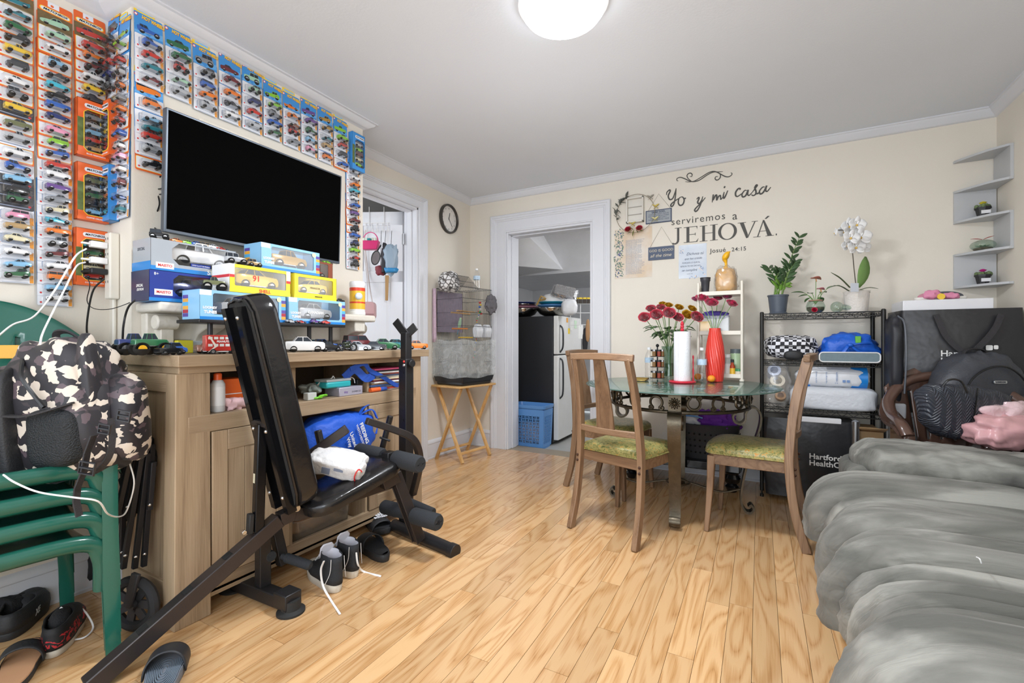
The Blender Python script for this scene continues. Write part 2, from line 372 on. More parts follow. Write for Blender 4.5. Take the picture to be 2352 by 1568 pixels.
for y0,s in((.895,1),(2.235,-1)):
 b=MB();b.bx((BXc+.07,y0,.09),(FX-.07,y0+.018*s,.93));build('side_panel',b,oakZ,CB)
 cpart('side_rail',(BXc+.07,y0-.012*s,.07),(FX-.07,y0+.01*s,.15),oakX);cpart('side_rail',(BXc+.07,y0-.012*s,.86),(FX-.07,y0+.01*s,.93),oakX)
cpart('shelf',(BXc+.02,.92,.702),(FX+.004,2.2,.768),oakY)
cpart('bottom_shelf',(BXc+.02,.92,.074),(FX,2.2,.09),oakY);cpart('bottom_rail',(FX-.02,1.0,.06),(FX,2.15,.127),oakY)
cpart('back_panel',(BXc,.95,.08),(BXc+.012,2.2,.95),mat('dark_board','5B4B3B',.8),bev=0)
for y in(1.357,1.81):cpart('divider',(BXc+.02,y-.018,.09),(FX-.003,y,.702),oakZ)
for y in(1.40,1.86):cpart('divider',(BXc+.02,y-.018,.768),(FX-.04,y,.93),oakZ)
for y0,y1 in((1.004,1.335),(1.815,2.148)):
 d=cpart('door',(FX-.012,y0,.13),(FX-.004,y1,.7),oakZ,bev=0)
 cpart('stile',(FX-.012,y0,.13),(FX+.006,y0+.06,.7),oakZ,d);cpart('stile',(FX-.012,y1-.06,.13),(FX+.006,y1,.7),oakZ,d)
 cpart('rail',(FX-.012,y0+.06,.62),(FX+.006,y1-.06,.7),oakY,d);cpart('rail',(FX-.012,y0+.06,.13),(FX+.006,y1-.06,.2),oakY,d)
 for k in range(1,4):cpart('plank',(FX-.004,y0+.06+(y1-y0-.12)*(k-1)/3+.001,.2),(FX+.001,y0+.06+(y1-y0-.12)*k/3-.001,.62),oakZ,d,bev=.001)
 # ================================================================ SOFA
def mk_suede():
 m,N,L,B=newmat('grey_suede')
 tc=N.new('ShaderNodeTexCoord');mp=N.new('ShaderNodeMapping');mp.inputs['Scale'].default_value=(1.6,4.5,3);L.new(tc.outputs['Object'],mp.inputs[0])
 n1=N.new('ShaderNodeTexNoise');n1.inputs['Scale'].default_value=1.6;n1.inputs['Detail'].default_value=5;n1.inputs['Distortion'].default_value=.6;L.new(mp.outputs[0],n1.inputs['Vector'])
 c=ramp(N,L,n1.outputs['Fac'],[(.36,'5A5A55'),(.5,'777670'),(.63,'9A9992')]);L.new(c,B.inputs['Base Color'])
 B.inputs['Roughness'].default_value=.85;B.inputs['Sheen Weight'].default_value=.10;B.inputs['Sheen Roughness'].default_value=.4
 m2=N.new('ShaderNodeMapping');m2.inputs['Scale'].default_value=(3,26,9);L.new(tc.outputs['Object'],m2.inputs[0])
 n2=N.new('ShaderNodeTexNoise');n2.inputs['Scale'].default_value=1;n2.inputs['Detail'].default_value=3;n2.inputs['Distortion'].default_value=1.2;L.new(m2.outputs[0],n2.inputs['Vector'])
 bp=N.new('ShaderNodeBump');bp.inputs['Strength'].default_value=.5;bp.inputs['Distance'].default_value=.02;L.new(n2.outputs['Fac'],bp.inputs['Height']);L.new(bp.outputs[0],B.inputs['Normal'])
 return m
suede=mk_suede()
from mathutils import noise as NZ
SF=thing('sofa','grey suede sofa with deep pleated puffy seat and padded arm','sofa',(.7,1.75,0))
def resample(P,n):
 P=[Vector(p)for p in P];L=[0]
 for a,c in zip(P,P[1:]):L.append(L[-1]+(c-a).length)
 out=[]
 for i in range(n):
  t=L[-1]*i/(n-1);k=max(j for j in range(len(L)-1)if L[j]<=t+1e-9);f=(t-L[k])/max(1e-9,L[k+1]-L[k])
  out.append(P[k].lerp(P[k+1],min(1,f)))
 return out
def crom(P,n=8):
 P=[Vector(p)for p in P];Q=[P[0]*2-P[1]]+P+[P[-1]*2-P[-2]];out=[]
 for i in range(1,len(Q)-2):
  for j in range(n):
   t=j/n;a,b_,c,d=Q[i-1:i+3]
   out.append(.5*((2*b_)+(c-a)*t+(2*a-5*b_+4*c-d)*t*t+(3*b_-a-3*c+d)*t**3))
 return out+[P[-1]]
def puffy(name,ys,amps,prof,y0,y1,nu=70,nv=150,seedz=0,fold=.006,skew=.12):
 pf=resample(crom([(x,0,z)for x,z in prof]),nu)
 def fn(u,v):
  i=min(nu-1,int(round(u*(nu-1))));p=pf[i];a=pf[max(0,i-1)];c=pf[min(nu-1,i+1)];t=(c-a).normalized();n=Vector((t.z,0,-t.x));n=-n if n.z<-.2 or(abs(n.z)<=.2 and n.x>0)else n
  y=y0+(y1-y0)*v;ye=y+skew*(p.x-.45)*.35
  k=0
  while k<len(ys)-2 and ye>ys[k+1]:k+=1
  f=max(0,min(1,(ye-ys[k])/(ys[k+1]-ys[k])));bulge=amps[k]*(max(0,1-abs(2*f-1)**2.6))**.6
  w=NZ.noise(Vector((p.x*2.2+seedz,y*17,p.z*3)))*fold+NZ.noise(Vector((p.x*5+seedz,y*40,p.z*6)))*fold*.45
  front=max(0,min(1,(.42-p.x)/.2));w*=1+front*1.4
  wr=abs(NZ.noise(Vector((p.x*4,y*9+seedz,p.z*22))))*.022*front
  e=min(1,u*12)*min(1,(1-u)*8+.15)
  q=p+n*(bulge*e*(.55+.45*front+.2)+w-wr);q.y=y;return q
 b=MB();b.grid(fn,nu,nv);return build(name,b,suede,SF,smooth=60)
prof=[(1.0,.40),(.85,.43),(.62,.43),(.44,.425),(.345,.40),(.285,.35),(.258,.28),(.26,.20),(.285,.13),(.32,.10)]
puffy('seat_cushion',[1.72,1.80,1.90,2.06,2.17,2.24,2.32,2.62],[.045,.055,.075,.024,.018,.026,.075],prof,1.735,2.60,60,190,1)
puffy('seat_cushion',[.70,1.02,1.33,1.40,1.47,1.55,1.62,1.74],[.065,.09,.030,.030,.028,.036,.08],[(x-(.015 if x<.5 else 0),z+.005)for x,z in prof],.80,1.735,60,190,5)
def lumpy(name,c,d,par=SF,k=5,nz=.012,fr=6,pw=4,seed=0,mtl=None,n=44,wr=(9,9,9),**kw):
 """superellipsoid cushion with soft wrinkles"""
 def fn(u,v):
  a=2*pi*u;q=pi*(v-.5);e=2/pw
  f=lambda w:(abs(w)**e)*(1 if w>=0 else-1)
  x,y,z=f(cos(q))*f(cos(a)),f(cos(q))*f(sin(a)),f(sin(q));s=1+NZ.noise(Vector((x*d[0]*wr[0]+seed,y*d[1]*wr[1],z*d[2]*wr[2])))*nz*4/max(.12,min(d))
  return Vector((c[0]+x*d[0]/2*(1+(s-1)*.3),c[1]+y*d[1]/2*s,c[2]+z*d[2]/2*s))
 b=MB();b.grid(fn,n,n//2,loopu=True);return build(name,b,mtl or suede,par,smooth=60,**kw)
b=MB();b.loft([[Vector((x,y,z))for x,z in((.40,.02),(.37,.12),(.36,.44),(.40,.475),(1.2,.46),(1.2,.02))]for y in(2.63,2.93)]);build('arm',b,suede,SF,bev=.03,seg=4)
def armfn(u,v):
 a=2*pi*u;x=.385+v*.80;tp=min(1,(v*9)**.5)if v<.111 else 1;r=Vector((x,2.775+.20*cos(a)*tp*(abs(cos(a))**-.25 if abs(cos(a))>.01 else 1),.485+(.095-.03*v)*sin(a)*tp*(abs(sin(a))**-.3 if abs(sin(a))>.01 else 1)))
 r+=Vector((0,cos(a),sin(a)))*(NZ.noise(Vector((x*16+3*cos(a),cos(a)*1.2,0)))*.014+NZ.noise(Vector((x*40,cos(a)*1.5,4)))*.004);return r
b=MB();b.grid(armfn,48,60,loopu=True);b.add([armfn(i/48,0)for i in range(48)],[tuple(range(48))]);build('arm_pad',b,suede,SF,smooth=60)
lumpy('back_cushion',(1.10,2.18,.66),(.32,.86,.46),seed=4);lumpy('back_cushion',(1.10,1.28,.66),(.32,.86,.46),seed=9)
b=MB();b.bx((.33,.80,.04),(1.24,2.62,.36));b.bx((1.12,.80,.04),(1.26,2.9,.75));build('base',b,suede,SF,bev=.03,seg=3)
b=MB();b.tube(crom([px(2243,1279,Z=.497),px(2250,1283,Z=.51),px(2254,1293,Z=.50)],4),.0015,6);build('loose_thread',b,mat('white_thread','F0F0F0',.8),SF)
# ================================================================ DINING TABLE
bronze=mat('antique_bronze_metal','5A5245',.36,.85,var=.4,scale=22,bump=.08,bscale=90)
TC=Vector((-.46,3.08,0));TR=.58;TZ=.78
TB=thing('dining_table','round glass topped dining table on scrolled bronze metal base','table',TC)
def gl(name,tint,ior=1.5):
 m,N,L,B=newmat(name);B.inputs['Transmission Weight'].default_value=1;B.inputs['Roughness'].default_value=0;B.inputs['Base Color'].default_value=lin(tint);B.inputs['IOR'].default_value=ior;MATS[name]=m;return m
b=MB();b.lathe([(TR-.012,TZ-.012),(TR,TZ-.008),(TR,TZ-.004),(TR-.006,TZ),(.001,TZ)][::1]+[],TC,96)
b=MB();b.lathe([(.001,TZ-.012),(TR-.01,TZ-.012),(TR,TZ-.009),(TR,TZ-.003),(TR-.008,TZ),(.001,TZ)],TC,96)
build('glass_top',b,clear('table_glass','F3FAF7',.12,.0),TB,smooth=40)
b=MB();b.lathe([(TR-.0005,TZ-.0085),(TR+.0006,TZ-.0085),(TR+.0006,TZ-.0035),(TR-.0005,TZ-.0035)],TC,96);build('glass_edge',b,mat('green_glass_edge','5E7F78',.1),TB)
RR=.405
b=MB()
for z,h in((.755,.012),(.655,.013)):
 b.tube([TC+Vector((RR*cos(a),RR*sin(a),z))for a in[2*pi*i/64 for i in range(64)]],h,6,loop=True,flat=.8)
b.tube([TC+Vector((RR*1.02*cos(a),RR*1.02*sin(a),.767))for a in[2*pi*i/64 for i in range(64)]],.006,6,loop=True)
build('ring_rail',b,bronze,TB)
def onring(a,s,z,off=0):
 aa=a+s/RR;return TC+Vector(((RR+off)*cos(aa),(RR+off)*sin(aa),z))
def spiral(cx,cz,r0,r1,a0,a1,n=14):
 return[(cx+(r0+(r1-r0)*i/n)*cos(a0+(a1-a0)*i/n),cz+(r0+(r1-r0)*i/n)*sin(a0+(a1-a0)*i/n))for i in range(n+1)]
LA=[radians(-84),radians(6),radians(96),radians(186)]
for la in LA:
 for k in range(4):
  a=la+radians(22.5*(k+.5)*1.0)
  if k in(0,3):a+=radians(3 if k==0 else-3)
  b=MB();up=1 if k%2 else-1
  for sg in(-1,1):
   pts=spiral(0,.705,.034,.034,pi/2*up,pi/2*up+sg*up*pi*.82,10)
   ex,ez=pts[-1]
   cc=(ex+sg*.014*-1,ez);pts+=spiral(cc[0],cc[1],.014,.004,0 if sg>0 else pi,(0 if sg>0 else pi)-sg*up*4.2,8)
   b.tube([onring(a,x,z)for x,z in pts],.0078,6)
   b.sph(tuple(onring(a,cc[0],cc[1])),.007,8,6)
  build('scroll',b,bronze,TB)
  # rosette above the leg
 b=MB();F=frame(onring(la,0,.705,.008),(-sin(la),cos(la),0),(cos(la),sin(la),0))
 b.bx((-.034,-.046,-.012),(.034,.046,.0),F)
 for i in range(12):
  a=2*pi*i/12;b.sph((0,0,0),(.013,.0055,.006),8,5,F@Matrix.Rotation(a,4,'Z')@Matrix.Translation((.021,0,.003)))
 b.sph((0,0,0),(.011,.011,.009),10,6,F@Matrix.Translation((0,0,.006)))
 build('rosette',b,bronze,TB)
 LP=[(.335,.625),(.315,.595),(.325,.56),(.36,.55),(.385,.575),(.388,.615),(.41,.65),(.445,.645),(.465,.60),(.455,.52),(.42,.41),(.385,.28),(.362,.15),(.362,.07),(.385,.022),(.415,.020),(.43,.045),(.415,.068),(.40,.055)]
 ls=crom([TC+Vector((r*cos(la),r*sin(la),z))for r,z in LP],5)
 b=MB();tg=Vector((-sin(la),cos(la),0));rings=[]
 for i,p in enumerate(ls):
  t=(ls[min(i+1,len(ls)-1)]-ls[max(i-1,0)]).normalized();n=tg.cross(t);w=.045-.016*min(1,i/70)
  rings.append([p+tg*w*x+n*.0055*(y-.35*(x*x))for x,y in((-1,-1),(-.5,-1),(0,-1),(.5,-1),(1,-1),(1,1),(.5,1),(0,1),(-.5,1),(-1,1))])
 b.loft(rings);build('leg',b,bronze,TB)
b=MB()
for k in range(2):
 a=LA[k];c_,s_=cos(a),sin(a)
 b.tube(crom([TC+Vector((r*c_,r*s_,z))for r,z in((.36,.15),(.25,.12),(.1,.15),(0,.17),(-.1,.15),(-.25,.12),(-.36,.15))],6),.006,8)
b.tube([TC+Vector((.07*cos(i*pi/8),.07*sin(i*pi/8),.155))for i in range(16)],.006,6,loop=True)
build('stretcher',b,bronze,TB)
# ================================================================ DINING CHAIRS
walnut=wood('walnut','664C38','84674E','967A60',axis=2,rough=.4,scale=1.3,ring=4,var=.35)
walnutX=wood('walnut_across','664C38','84674E','967A60',axis=0,rough=.4,scale=1.3,ring=4,var=.35)
def mk_brocade():
 m,N,L,B=newmat('olive_floral_vinyl');tc=N.new('ShaderNodeTexCoord')
 n=N.new('ShaderNodeTexNoise');n.inputs['Scale'].default_value=60;n.inputs['Detail'].default_value=6;n.inputs['Distortion'].default_value=1.2;L.new(tc.outputs['Object'],n.inputs['Vector'])
 L.new(ramp(N,L,n.outputs['Fac'],[(.32,'5C6136'),(.45,'8C8850'),(.56,'A8A26A'),(.68,'B98435')]),B.inputs['Base Color']);B.inputs['Roughness'].default_value=.32;return m
broc=mk_brocade()
CH=thing('dining_chair','x','chair',(0,0,0),0,'walnut chairs around the glass table')
def cwb(n,pts,w,h,m=walnut,par=None,up=(0,1,0),bev=.004,taper=1):
 b=MB();P=crom(pts,5);rings=[]
 for i,p in enumerate(P):
  t=(P[min(i+1,len(P)-1)]-P[max(i-1,0)]).normalized();x=t.cross(Vector(up)).normalized();y=x.cross(t);f=1+(taper-1)*i/(len(P)-1)
  rings.append([p+x*a*w/2*f+y*c*h/2*f for a,c in((-1,-1),(1,-1),(1,1),(-1,1))])
 b.loft(rings);return build(n,b,m,par or CH,world=False,bev=bev,smooth=30)
for s in(-1,1):
 cwb('rear_leg',[(s*.205,-.265,0),(s*.20,-.215,.18),(s*.195,-.19,.38),(s*.19,-.19,.52),(s*.178,-.215,.75),(s*.165,-.265,.965)],.030,.042)
 cwb('front_leg',[(s*.20,.205,0),(s*.185,.19,.22),(s*.178,.182,.42)],.024,.024,taper=1.7)
 b=MB()
 for z in(.375,.405):b.sph((s*.197,-.213,z),.0075,8,5)
 build('bolt',b,mat('dark_bolt','4A3226',.4,.5),CH,world=False)
b=MB();N_=16
out=[(-.185+.0*0,-.17),(.185,-.17),(.195,.0),(.195,.17)]+[(.19*cos(pi*i/10),.175+.045*sin(pi*i/10))for i in range(11)]+[(-.195,.17),(-.195,0)]
def inset(poly,k):return[(x*k,y*k)for x,y in poly]
b.prism(out,Matrix.Translation((0,0,.375)),.055);build('seat_frame',b,walnutX,CH,world=False,bev=.003)
b=MB();b.loft([[Vector((x*k,y*k+.004,z))for x,y in out]for k,z in((1.0,.43),(1.04,.436),(1.05,.446),(1.03,.462),(.95,.478),(.75,.488),(.4,.492),(.1,.493))]);build('seat_cushion',b,broc,CH,world=False,smooth=60)
b=MB();b.tube([(x*1.045,y*1.045+.004,.437)for x,y in out],.004,6,loop=True);build('piping',b,broc,CH,world=False)
cwb('top_rail',[(-.195,-.262,.965),(-.1,-.285,.970),(0,-.292,.972),(.1,-.285,.970),(.195,-.262,.965)],.036,.03,walnutX,up=(0,1,0))
cwb('back_rail',[(-.19,-.195,.565),(-.1,-.215,.565),(0,-.222,.565),(.1,-.215,.565),(.19,-.195,.565)],.034,.022,walnutX)
b=MB();b.loft([[Vector((x,y+q,z))for x,q in((-w,-.007),(w,-.007),(w,.007),(-w,.007))]for w,y,z in((.056,-.22,.572),(.05,-.232,.68),(.042,-.255,.82),(.032,-.285,.955))]);build('splat',b,walnut,CH,world=False,bev=.002)
def place(o,x,y,az,label,**k):
 o.location=(x,y,0);o.rotation_euler=(0,0,az);o['label']=label
c2=copy_tree(CH);c3=copy_tree(CH)
place(CH,-.665,2.62,atan2(-.129,.414),'walnut dining chair nearest the camera, its slatted back turned to us')
place(c2,-.035,2.92,radians(84),'walnut dining chair seen side on between the table and the grey sofa')
place(c3,-.93,3.24,radians(-105),'walnut dining chair half hidden behind another chair near the kitchen doorway')
# ================================================================ WEIGHT BENCH
blk=mat('black_powder_coat','2B2A2C',.38,.35,var=.12);blk2=mat('worn_dark_brown_steel','3F3A3A',.33,.5,var=.15)
foam=mat('black_foam','2C2F33',.9,bump=.3,bscale=300);chrome=mat('chrome','C9CBCF',.18,1)
def mk_leather(name,c,sc=7):
 m,N,L,B=newmat(name);tc=N.new('ShaderNodeTexCoord');n=N.new('ShaderNodeTexNoise');n.inputs['Scale'].default_value=sc;n.inputs['Detail'].default_value=6;L.new(tc.outputs['Object'],n.inputs['Vector'])
 B.inputs['Base Color'].default_value=lin(c);L.new(ramp(N,L,n.outputs['Fac'],[(.3,'585858'),(.7,'989898')]),B.inputs['Roughness'])
 bp=N.new('ShaderNodeBump');bp.inputs['Strength'].default_value=.25;bp.inputs['Distance'].default_value=.02;L.new(n.outputs['Fac'],bp.inputs['Height']);L.new(bp.outputs[0],B.inputs['Normal']);MATS[name]=m;return m
leather=mk_leather('black_leatherette','1B1A1B')
AZ=radians(9);A_=Vector((sin(AZ),cos(AZ),0));P_=Vector((cos(AZ),-sin(AZ),0));OB=Vector((-1.675,1.15,0))
WB=thing('weight_bench','black padded weight bench with foam rollers beside the oak cabinet','exercise bench',OB)
def onp(u,v,s=0):
 o=OB+P_*s;r=ray(u,v);d=(o-Vector((0,0,EYE))).dot(P_)/r.dot(P_);return Vector((0,0,EYE))+r*d
def wpart(n,b,m=blk,**k):k.setdefault('bev',.004);return build(n,b,m,WB,**k)
# rear tube, knuckle and seat rail
e0=onp(230,1552,0);e1=onp(640,1192,0);e2=onp(690,1176,0);e3=onp(900,1105,0)
dd=(e0-e1).normalized();e00=e0+dd*max(0,(e0.z-.02)/max(.05,-dd.z))if dd.z<0 else e0
b=MB();b.bar(e00,e1,.05,.055);wpart('rear_leg_tube',b,blk2)
b=MB()
for f in(.30,.52,.74):
 q=e1.lerp(e00,f);nrm=(e00-e1).cross(P_).normalized();nrm=nrm if nrm.z>0 else-nrm
 b.bar(q+nrm*.0275-dd*.012,q+nrm*.0285-dd*.012+dd*.03,.03,.002,up=nrm)
wpart('slot',b,mat('slot_black','0A0A0A',.9),bev=0)
b=MB();b.tube(crom([e1,e1.lerp(e2,.6)+Vector((0,0,.006)),e2,e2.lerp(e3,.4),e3],5),.034,4,up=(0,0,1));wpart('seat_rail',b,blk2,bev=.003)
# uprights of the pivot and near stabiliser
cpx=px(604,1343,Z=.06)
b=MB();b.bar(cpx,Vector((cpx.x,cpx.y,.31)),.05,.045,up=A_);wpart('post',b)
s0=px(535,1352,Z=0);s1=px(668,1405,Z=0)
b=MB();b.bar(Vector((s0.x,s0.y,.038)),Vector((s1.x+.015,s1.y-.002,.038)),.055,.05);b.cb((s1.x-.02,s1.y,.048),(.075,.07,.06));wpart('stabilizer',b)
for q in(s0,s1):
 b=MB();b.lathe([(.052,0),(.052,.008),(.036,.016),(.034,.05),(.001,.05)],(q.x,q.y,0),24);wpart('foot_pad',b,mat('black_rubber','232323',.7),bev=0)
k0,k1=px(632,1215,d=1.93),px(650,1295,d=1.93)
b=MB();b.bar(k0,k1,.045,.04,up=A_);wpart('brace',b)
h0,h1=px(648,1277,d=1.90),px(714,1299,d=1.86)
b=MB();b.tube([h0,h0.lerp(h1,.15),h0.lerp(h1,.16),h1.lerp(h0,.05),h1],[.012,.012,.019,.019,.012],16);wpart('grip',b,foam,bev=0)
q=px(616,1273,d=1.88);b=MB();b.tube([q-P_*.03,q,q+P_*.001,q+P_*.03],[.011,.011,.021,.021],14);wpart('adjusting_knob',b,foam,bev=.002)
# backrest: rails, pad, support strut
q0=onp(650,1160,-.0);q1=onp(535,700,-.0);up=(q1-q0);BL=up.length;up.normalize();nb=P_.cross(up);nb=nb if nb.dot(A_)>0 else-nb
BF=Matrix((P_,up,P_.cross(up))).transposed().to_4x4();BF.translation=q0;sg=1 if nb.dot(P_.cross(up))>0 else-1
def rrect(w,h,r,n=6,x0=0,y0=0):
 o=[]
 for cx,cy,a in((w/2-r,h-r,0),(-w/2+r,h-r,90),(-w/2+r,r,180),(w/2-r,r,270)):
  for i in range(n+1):t=radians(a+90*i/n);o.append((cx+r*cos(t)+x0,cy+r*sin(t)+y0))
 return o
def pad(name,F,w,h,r,z0,z1,sgn,m,par=WB,crown=.012,y0=0):
 b=MB();rings=[]
 for k,z in((.90,z0),(.985,z0+.006),(1.0,z0+.02),(1.0,z1-.022),(.985,z1-.01),(.95,z1-.002),(.8,z1+crown*.5),(.45,z1+crown),(.1,z1+crown*1.1)):
  rings.append([F@Vector((x*k,(y-h/2)*(1-(1-k)*w/h)+h/2+y0,z*sgn))for x,y in rrect(w,h,r)])
 b.loft(rings);return build(name,b,m,par,smooth=50)
bp_=pad('back_pad',BF,.245,BL+.04,.08,.022,.10,sg,leather,y0=-.01)
b=MB();b.loft([[BF@Vector((x*k,(y-BL/2)*.99+BL/2-.01,z*sg))for x,y in rrect(.215,BL+.03,.07)]for k,z in((.5,.019),(.86,.014),(.90,.024))]);build('pad_lining',b,mat('black_backing_cloth','262525',.85,bump=.5,bscale=25),WB)
pts=[(x*.9,(y-BL/2)*.985+BL/2-.01)for x,y in rrect(.225,BL+.03,.07)]
b=MB();b.tube([BF@Vector((x*(1+.05*sin(i*2.1)),y,.016*sg))for i,(x,y)in enumerate(resample([(x,y,0)for x,y in pts+pts[:1]],60))]if 0 else[BF@Vector((p.x*(1+.03*sin(i*2.3)),p.y+.003*sin(i*1.7),.017*sg))for i,p in enumerate(resample([(x,y,0)for x,y in pts],70))],.006,6,loop=True);build('gathered_edge',b,leather,WB)
for x in(-.06,.045):
 b=MB();b.bx((x-.018,-.02,-.014),(x-.013,BL-.01,.022),BF);b.bx((x-.018,-.02,-.014),(x+.012,BL-.01,-.009),BF);b.bx((x+.012,-.02,-.014),(x+.017,BL-.01,.022),BF)
 if sg<0:b.v=[(BF@(Vector((1,1,-1))*(BF.inverted()@Vector(p)).to_tuple()if 0 else Vector(((BF.inverted()@Vector(p)).x,(BF.inverted()@Vector(p)).y,-(BF.inverted()@Vector(p)).z))))[:]for p in b.v]
 rl=wpart('back_rail',b,mat('black_gloss_steel','1B1C20',.16,.5),bev=0)
 b=MB()
 for f in(.06,.40,.94):b.sph(tuple(BF@Vector((x,BL*f,-.012*sg))),.0085,12,8)
 build('bolt',b,chrome,rl)
st1=onp(600,972,.0);st0=onp(592,1222,.0)
b=MB();b.bar(st0,st1,.035,.035,up=A_);wpart('support_strut',b,mat('black_gloss_steel','1B1C20',.16,.5))
b=MB();b.bar(st1-P_*.06,st1+P_*.05,.022,.022);wpart('cross_tube',b,blk)
b=MB();b.bar(st0.lerp(st1,.01)-A_*.03,st0.lerp(st1,.19)-A_*.028,.030,.018,up=A_);wpart('rubber_stop',b,mat('black_rubber','232323',.7))
lb=st0.lerp(st1,.46);b=MB();b.bar(lb-A_*.0185-P_*.003,lb.lerp(st1,.16)-A_*.0185-P_*.003,.012,.001,up=A_);wpart('paper_label',b,mat('cream_label','D9D3B8',.6),bev=0)
b=MB();q=onp(680,1166,.04);b.tube([q-P_*.01,q+P_*.012],.013,16);q=onp(560,1222,.03);b.tube([q-P_*.01,q+P_*.008],.008,12);wpart('hinge_bolt',b,chrome,bev=.001)
# seat pad
sk0=onp(742,1150,.0);sk1=onp(880,1072,.0);sa=(sk1-sk0);SLn=sa.length;sa.normalize();sn=P_.cross(sa);sn=sn if sn.z>0 else-sn
SFm=Matrix((P_,sa,P_.cross(sa))).transposed().to_4x4();SFm.translation=sk0-sa*.10;ss=1 if P_.cross(sa).z>0 else-1
pad('seat_pad',SFm,.27,SLn+.14,.09,-.01,.045,ss,leather)
# front leg with rollers and front stabiliser
f0=px(905,1085,d=2.22);f1=px(962,1240,d=2.30)
b=MB()
for s in(-.02,.02):b.bar(f0+P_*s,f1+P_*s,.006,.055,up=A_)
b.bar(f0,f1,.036,.04,up=A_);wpart('front_leg',b,blk2)
b=MB();b.bar(px(875,1112,d=2.15),px(912,1092,d=2.2),.07,.05);wpart('bracket',b,blk2)
q0_,q1_=px(1047,1268,d=2.24),px(905,1205,d=2.52)
b=MB();b.tube([q0_,q0_.lerp(q1_,.08),q0_.lerp(q1_,.081),q1_],[.037,.037,.033,.033],20);wpart('front_stabilizer',b,blk,bev=.002)
for k,(a,c,r)in enumerate(((px(822,1033,d=2.33),px(880,1046,d=2.24),.036),(px(907,1052,d=2.18),px(966,1067,d=2.09),.040),(px(880,1163,d=2.42),px(935,1176,d=2.33),.036),(px(948,1183,d=2.27),px(1008,1200,d=2.18),.040))):
 b=MB();b.tube([a,a.lerp(c,.06),c.lerp(a,.06),c,c,c.lerp(a,.05)],[r*.8,r,r,r*.85,r*.28,r*.26],24);wpart('foam_roller',b,foam,bev=0,smooth=40)
b=MB();b.cb((0,0,0),(.045,.055,.055),Matrix.Translation(px(893,1050,d=2.2)));wpart('roller_block',b,blk)
b=MB();b.tube([px(930,1150,d=2.5),px(995,1178,d=2.4)],.026,14);wpart('rear_foam_end',b,foam)
# upright and cradle
ux,uy=-1.72,1.945;
def up_at(z):return Vector((ux,uy,z))
b=MB();b.bar(up_at(.03),up_at(.955),.062,.055,up=A_);wpart('upright_sleeve',b,blk)
b=MB();b.bar(up_at(.9),up_at(1.10),.048,.042,up=A_);wpart('upright',b,blk)
b=MB()
for z in(.62,.76,.88):b.tube([up_at(z)+Vector((.014,-.0275,0)),up_at(z)+Vector((.014,-.0295,0))],.010,12)
wpart('pin_hole',b,mat('slot_black','0A0A0A',.9),bev=0)
b=MB();b.bar(up_at(1.085),up_at(1.165)+Vector((-.062,-.02,0)),.05,.009,up=(0,1,0),w2=.05);b.bar(up_at(1.085),up_at(1.135)+Vector((.055,.015,0)),.05,.009,up=(0,1,0));wpart('bar_cradle',b,blk)
b=MB();b.sph(tuple(up_at(.92)+Vector((.012,-.03,0))),.010,10,6);wpart('bolt',b,chrome,bev=0);b=MB();b.sph(tuple(up_at(.94)+Vector((.012,-.03,0))),.007,10,6);wpart('red_pin',b,mat('red_plastic','D9302A',.4),bev=0)
b=MB();q=up_at(.93)+P_*.035;b.tube([q,q+P_*.02],[.018,.022],12);wpart('adjusting_knob',b,blk)
# curved arms
b=MB();P=crom([px(842,966,d=2.1),px(900,985,d=2.18),px(945,1005,d=2.25),px(961,1035,d=2.3),px(962,1075,d=2.34),px(948,1135,d=2.38)],6);b.tube(P,.022,4,up=P_);wpart('curved_arm',b,blk2,bev=.003)
b=MB();b.bar(px(700,1052,d=2.02),px(797,984,d=2.06),.035,.04);wpart('arm_bar',b,blk2);b=MB();q=px(737,1020,d=2.04);b.tube([q,px(730,988,d=2.04)],.016,14);wpart('arm_peg',b,blk)
b=MB();b.tube([px(870,1060,d=2.35),px(884,1005,d=2.35),px(897,955,d=2.35)],.015,14);b.tube([px(872,1004,d=2.33),px(896,1012,d=2.33)],.006,8);wpart('pin_rod',b,blk)
